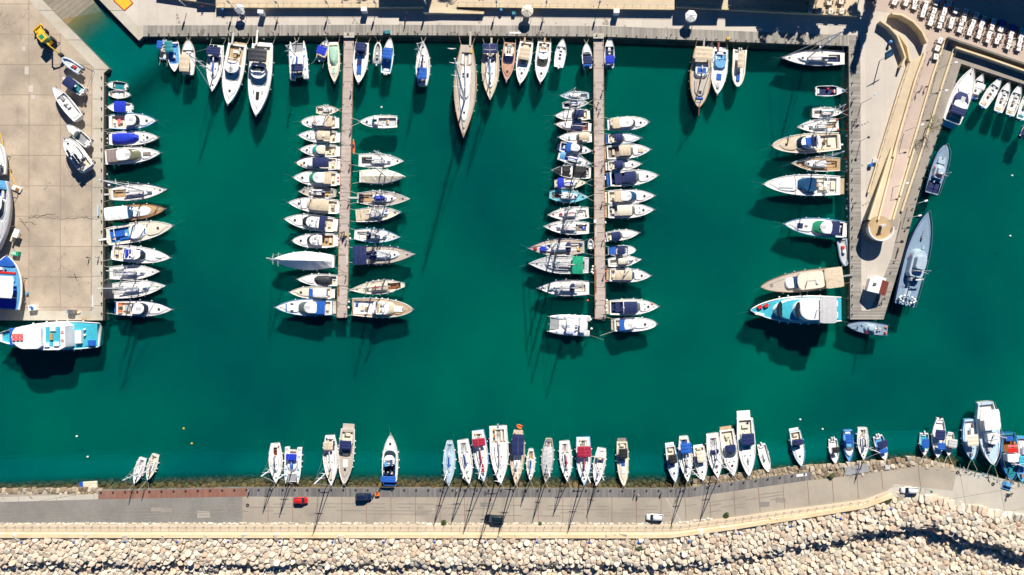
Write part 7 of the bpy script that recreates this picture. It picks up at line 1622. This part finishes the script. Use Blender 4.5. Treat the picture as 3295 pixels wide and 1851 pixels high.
# --- along the breakwater, bow toward the lower quay
sail((338,1219),(359,1153),24,'small white sloop, left one of the lone pair at the lower left',ties='b',d=3,cov=None,mh=1.15,wheel=False,boom=0,ws=.75,cockcol='lightgrey')
sail((371,1210),(391,1144),24,'small cream sloop, right one of the lone pair at the lower left',ties='b',d=3,cov='offwhite',deck='cream',mh=1.15,wheel=False,ws=.75,cockcol='cream')
sail((695,1216),(692,1116),35,'white sloop with rust-red cockpit cover and rounded stern at the lower quay',ties='b',d=2.5,cov='navy',mh=1.15,hat='green',cockcol='redbrown',ws=.62,cock=(.10,.40,.25))
catamaran((734,1218),(738,1126),43,'white catamaran with bright blue awning and blue hatches at the lower quay',can=(.14,.32,'cobalt'),cov=None,ties='b',d=2,mh=1.3,extra=lambda b:b.box('deck_mat',.45,0,.20,.40,'blue',1.0,.06))
sail((834,1223),(830,1096),39,'white yacht with long beige boom cover and beige stern awning at the lower quay',can=(.10,.26,'sand',.6,-.1),cov='sand',ties='b',d=2.2,mh=1.28,boom=.44,mu=.64,ws=.6,extra=lambda b:(b.box('solar_panel',.14,.62,.10,.22,'solar',1.2,.05),b.box('tender_cover',.78,0,.16,.32,'sand',.15,.4)))
motor((866,1218),(875,1080),39,'grey-decked motor yacht with navy awning at the lower quay','open','navy',cw=(.16,.52),deck='teak',ties='b',d=2.2,platcol='teak',fend=5,q=.7,ws='glassgrey',plat=1.4,pads=[(.62,0,.14,.6,'white')],extra=lambda b:(b.canopy(.18,.34,.76,1.9,'navy'),b.box('deck_mat',.52,0,.08,.6,'blue',.1,.1)))
motor((983,1092),(980,1212),41,'white motor yacht with towels on its flybridge and bow pointing away from the lower quay','fly','none',cw=(.30,.68),bridge='taupe',ties='s',d=2,hat=1,cockcol='navy',platcol='blue',plat=1.5,fb=1.5,extra=lambda b:(b.box('towel',.42,.3,.10,.35,'skyblue',3.0,.06),b.box('towel',.46,-.35,.12,.3,'shirtblue',3.0,.06),b.canopy(.03,.16,.9,2.3,'blue',name='awning')))
sail((1129,1224),(1131,1110),31,'sailing yacht under pale blue deck covers, leftmost of the long row at the lower quay',cov='blue',deck='paleblue',cabcol='paleblue',ties='b',d=2.2,mh=1.25,ws=.45,extra=lambda b:b.cover(.28,.92,'paleblue',.45,.8),cockcol='paleblue')
sail((1181,1219),(1164,1107),34,'white sloop with blue boom cover, second of the long row at the lower quay',cov='blue',ties='b',d=2.2,mh=1.25,ws=.82,cockcol='lightgrey')
sail((1218,1213),(1202,1083),39,'white yacht with dark red awning and boom cover, third of the long row',can=(.13,.28,'maroon',.82),cov='maroon',ties='b',d=2.4,mh=1.3,boom=.38,ws=.8,mu=.62,hull='skyblue',extra=lambda b:b.box('sail_bag',.72,0,.16,.42,'maroon',.3,.35))
sail((1260,1219),(1253,1072),47,'largest white yacht of the long row, with broad square stern and bare boom',cov='lightgrey',ties='b',d=2.2,mh=1.35,ws=.94,boom=.44,ns=3,mu=.62,cockcol='teak',cock=(.06,.28,.6),extra=lambda b:(b.box('float',.17,-.45,.04,.2,'orange',.1,.3),b.gangway(0,1,'grey')))
sail((1298,1222),(1304,1083),38,'tan-hulled yacht under navy awnings, fifth of the long row at the lower quay',can=(.05,.42,'navy',.80),cov='navy',deck='sand',hull='sand',ties='b',d=2.2,mh=1.3,ws=.6,boom=0)
rib((1300,1071),(1312,1076),11,'small orange tender hanging off the stern of the navy-covered yacht',tube='orange',console=False,motors=0,inner='orange')
sail((1334,1211),(1336,1130),23,'small white sloop with blue folded sail, between two larger yachts at the lower quay',cov='blue',ties='b',d=3,mh=1.2,wheel=False,cockcol='teakwarm',ws=.5)
sail((1373,1216),(1381,1104),31,'yacht under a light grey canvas cover, seventh of the long row at the lower quay',cov=None,deck='taupe',hull='cream',ties='b',d=2.4,mh=1.25,ws=.5,extra=lambda b:b.cover(.18,.78,'lightgrey',.7,.86),boom=0)
sail((1428,1213),(1420,1110),32,'white sloop with thin dark red boom cover and no awning at the lower quay',cov='maroon',ties='b',d=2.4,mh=1.2,ws=.8,cockcol='teak')
sail((1470,1222),(1467,1100),40,'white yacht with wide raspberry red awning, right of the centre of the lower quay row',can=(.16,.38,'maroon',.86),cov='maroon',ties='b',d=2.2,mh=1.3,ws=.88,boom=.40,mu=.62,hull='skyblue')
sail((1499,1223),(1514,1128),31,'white sloop with beige cockpit cover, last of the long row at the lower quay',cov=None,can=(.06,.22,'offwhite',.7),ties='b',d=2.2,mh=1.2,ws=.7,boom=0,cockcol='cream')
motor((1569,1223),(1565,1112),30,'narrow cream motorboat with black awning standing alone at the lower quay','soft','black',cw=(.12,.44),hull='cream',deck='cream',ties='b',d=2.2,platcol='taupe',pads=[(.50,0,.08,.6,'blue'),(.64,0,.14,.56,'white')],hat=0,q=.7,ws='glassgrey')
motor((1699,1214),(1686,1122),29,'white boat with long black canopy, leftmost of the group right of the lower quay centre','soft','black',cw=(.20,.54),ties='b',d=3,hat=1,platcol='white',hull='skyblue')
sail((1730,1213),(1720,1098),35,'sailing yacht with bright blue cockpit cover beside the black-canopied boat',can=(.12,.34,'blue',.8),cov=None,ties='b',d=3.2,mh=1.3,ws=.62,cockcol='blue',mu=.62)
motor((1769,1210),(1758,1124),31,'white boat under a pleated cream cover at the lower quay','soft','cream',cw=(.08,.52),ties='b',d=3,hat=1,rnd=True,plat=.5)
sail((1806,1204),(1792,1091),38,'white yacht with long cockpit, navy sprayhood and slanting mast right of the cream-covered boat',dodger='navy',cov=None,ties='b',d=3.2,mh=1.3,ws=.8,cockcol='lightgrey',cock=(.10,.38,.42),cab=(.38,.78,.5))
motor((1845,1198),(1828,1082),40,'white cruiser with blue-black roof and brown stern platform at the lower quay','hard','none',cw=(.20,.60),roofcol='navy',ws='glassgrey',ties='b',d=3.4,platcol='tan',hat=2,rnd=True,cockcol='cream',slope=1.2)
motor((1883,1198),(1874,1053),45,'tallest white cruiser of the lower right group with navy awning and turquoise windscreen','soft','navy',cw=(.24,.54),ws='glassteal',ties='b',d=3.4,hat=2,plat=2.0,fb=1.5,slope=2.0,cockcol='cream',platcol='white',pads=[(.74,0,.12,.14,'grey')])
skiff((1933,1187),(1915,1118),25,'small white open fishing boat right of the tallest white cruiser',inner='offwhite',motors=1,mcol='offwhite',ties='b',d=3.5,q=.6)
motor((2016,1174),(2000,1085),32,'solitary boat with navy folded awning and cream deck near the lower right shore','soft','navy',cw=(.20,.46),hull='skyblue',ties='b',d=2.5,cockcol='cream',hat=1,rnd=True)
skiff((2101,1166),(2095,1105),25,'small white boat with black canopy and two outboards near the lower right shore',can=(.28,.52,'black',.7),motors=2,mcol='offwhite',ties='b',d=3,hull='white')
skiff((2136,1162),(2133,1081),28,'blue and white wooden boat with cobalt awning near the lower right shore',can=(.10,.40,'blue',.55,-.35),motors=0,inner='skyblue',hull='blue',deck='skyblue',cab=(.55,.85),ties='b',d=3)
sail((2172,1157),(2170,1076),29,'small white sloop with blue stripes near the lower right shore',cov='navy',ties='b',d=3,mh=1.15,wheel=False,ws=.78,hull='white',cockcol='teak')
skiff((2227,1157),(2208,1097),28,'small boat with double navy awning at the tip of the lower right group',can=(.16,.44,'navy',.95),motors=2,mcol='white',inner='skyblue',ties='b',d=2.5,extra=lambda b:b.canopy(.50,.68,.7,1.1,'blue',v=-.1))
skiff((2325,1145),(2325,1090),24,'small boat with blue awning left of the white double-canopy boat, lower right',can=(.20,.62,'blue',.72,-.3),motors=1,mcol='white',inner='cyan',ties='b',d=2)
skiff((2357,1151),(2366,1052),33,'white fishing boat with two square navy canopies, lower right',can=(.28,.54,'navy',.75,-.28),motors=1,mcol='dark',inner='offwhite',fb=1.0,ties='b',d=2,wsd=.4,extra=lambda b:b.canopy(.60,.78,.55,1.4,'blue',v=.1),console=False)
skiff((2385,1146),(2393,1088),22,'small boat with grey slatted canopy beside the white fishing boat, lower right',can=(.25,.62,'lightgrey',.95),motors=0,inner='cream',ties='b',d=2,wsd=.5)
def fisher(b,can=(.34,.62,'cream')):
    b.canopy(can[0],can[1],.72,2.0,can[2],v=-.25,name='awning',sag=.05); b.box('engine_casing',.30,.2,.16,.4,'white',.0,.6); b.box('net_pile',.86,-.1,.08,.3,'taupe',.1,.5); b.rail(.1,.95,.6,.04,'guard_rail'); b.fenders(3); b.ties('b',3,z=1.2); clutter(b,5)
fisher(Boat('fishing_boat',(2444,1157),(2438,1055),38,'pale fishing boat with crumpled beige awning left of the biggest white one, lower right','fishing boat','skyblue','paleblue',1.2,.6,.4,2.3,.7,(.05,.5,.6),'offwhite'))
def fisher2(b):
    b.canopy(.10,.42,.74,2.4,'white',v=-.1,name='roof',sag=.04); b.shell('wheelhouse',.48,.66,.55,0,1.6,'white',ins=.15,rf=.3); b.box('windscreen',.67,-.05,.03,.5,'glass',.5,.7); b.box('deck_box',.75,-.25,.06,.35,'lightgrey',0,.8); b.rail(0,1,1.0,.05,'guard_rail'); b.mast(.5,9,1,0,None,jib=False); b.fenders(3); b.ties('b',4,z=1.2); clutter(b,6)
fisher2(Boat('fishing_boat',(2496,1168),(2480,1012),54,'biggest white fishing boat with flat white roof, lower right','fishing boat','white','paleblue',1.9,.66,.4,2.3,.65,(.04,.45,.7),'offwhite',rw=.22))
def fisher3(b):
    b.box('awning',.34,-.1,.10,1.1,'red',2.0,.08); b.box('tarpaulin',.25,-.1,.05,1.1,'pink',1.9,.1); b.shell('wheelhouse',.42,.60,.75,0,1.8,'white',ins=.15,rf=.2); b.box('fish_crate',.28,.7,.10,.3,'wood',.1,.5); b.box('net_pile',.12,0,.10,.8,'blue',.0,.5)
    for u,v in ((.22,.5),(.3,.55),(.36,.6),(.7,.2),(.75,-.2)): b.box('fish_crate',u,v,.04,.2,'orange' if u<.5 else 'cyan',.1,.4)
    b.rail(0,1,.8,.05,'guard_rail'); b.mast(.62,8,1,0,None,jib=False); b.ties('b',2,z=1.5); clutter(b,8)
fisher3(Boat('fishing_boat',(2543,1207),(2537,1089),46,'cluttered bright blue fishing boat with red awning at the lower right edge','fishing boat','blue','teal',1.4,.6,.4,2.3,.65,(.05,.4,.6),'wood',rw=.25))
fisher(Boat('fishing_boat',(2570,1212),(2572,1098),40,'light blue fishing boat cut off by the lower right edge','fishing boat','cyan','skyblue',1.3,.6,.4,2.3,.65,(.05,.4,.6),'offwhite',rw=.2),(.40,.62,'cyan'))
# kayak and floating platform
m=MB(); o=WD(889,370,.5); rings=[]
for i in range(9):
    t=i/8; q=max(.06,sin(pi*t))**.7; y=(t-.5)*4.6
    rings.append([(.38*q*cos(a),y,.18+.16*sin(a)+.1*abs(2*t-1)) for a in [2*pi*k/8 for k in range(8)]])
k=empty('kayak',(o.x,o.y,0),.02,'orange kayak with dark cockpit tied along the right side of the first pier','kayak')
m.loft(rings,None,True,True,True); m.build('hull',C['orange'],k,True); MB().box(0,.2,.30,.5,1.2,.08,None,0,.1).build('cockpit',C['navy'],k)
o=WD(221,1225,.5); k=empty('floating_platform',(o.x,o.y,0),.07,'blue and beige modular floating platform by the rocky shore at the lower left','floating platform')
for i in range(9):
    for j in range(5):
        c='blue' if (i<2 or j==0 or (j==1 and i%3)) else 'cream'
        MB().box((i-4)*.56,(j-2)*.56,.0,.54,.54,.42,None,0,.06).build('float_cube',C[c],k)
# ---------------------------------------------------------------- light, sky, camera
EL = radians(39); AZ = radians(14.5)       # azimuth from +Y toward +X
w = bpy.data.worlds.new('World'); scene.world = w; w.use_nodes = True; nt = w.node_tree
bg = nt.nodes['Background']; sky = nt.nodes.new('ShaderNodeTexSky'); sky.sky_type = 'NISHITA'; sky.sun_disc = False
sky.sun_elevation = EL; sky.sun_rotation = AZ; sky.air_density = 1.0; sky.dust_density = .3; sky.ozone_density = 4.0; sky.altitude = 7000
hs = nt.nodes.new('ShaderNodeHueSaturation'); hs.inputs['Saturation'].default_value = 1.7; nt.links.new(sky.outputs[0], hs.inputs['Color']); nt.links.new(hs.outputs[0], bg.inputs[0]); bg.inputs[1].default_value = SKYSTR
sd = bpy.data.lights.new('sun', 'SUN'); sd.energy = SUNSTR; sd.angle = radians(.5); sd.color = (1.0, .93, .82)
so = bpy.data.objects.new('sun', sd); COL.objects.link(so)
d = Vector((sin(AZ)*cos(EL), cos(AZ)*cos(EL), sin(EL))); so.rotation_euler = d.to_track_quat('Z', 'Y').to_euler(); so.location = d*150
cd = bpy.data.cameras.new('camera'); cd.sensor_width = 36; cd.lens = 36*CH/(3295*S); cd.clip_end = 3000; cd.clip_start = 1
co = bpy.data.objects.new('camera', cd); COL.objects.link(co); co.location = (0, 0, CZ); scene.camera = co
vs = scene.view_settings; vs.view_transform = 'Standard'; vs.look = 'None'; vs.gamma = 1; vs.exposure = EXPO
scene.cycles.transparent_max_bounces = 8; scene.cycles.max_bounces = 6; scene.cycles.use_denoising = True
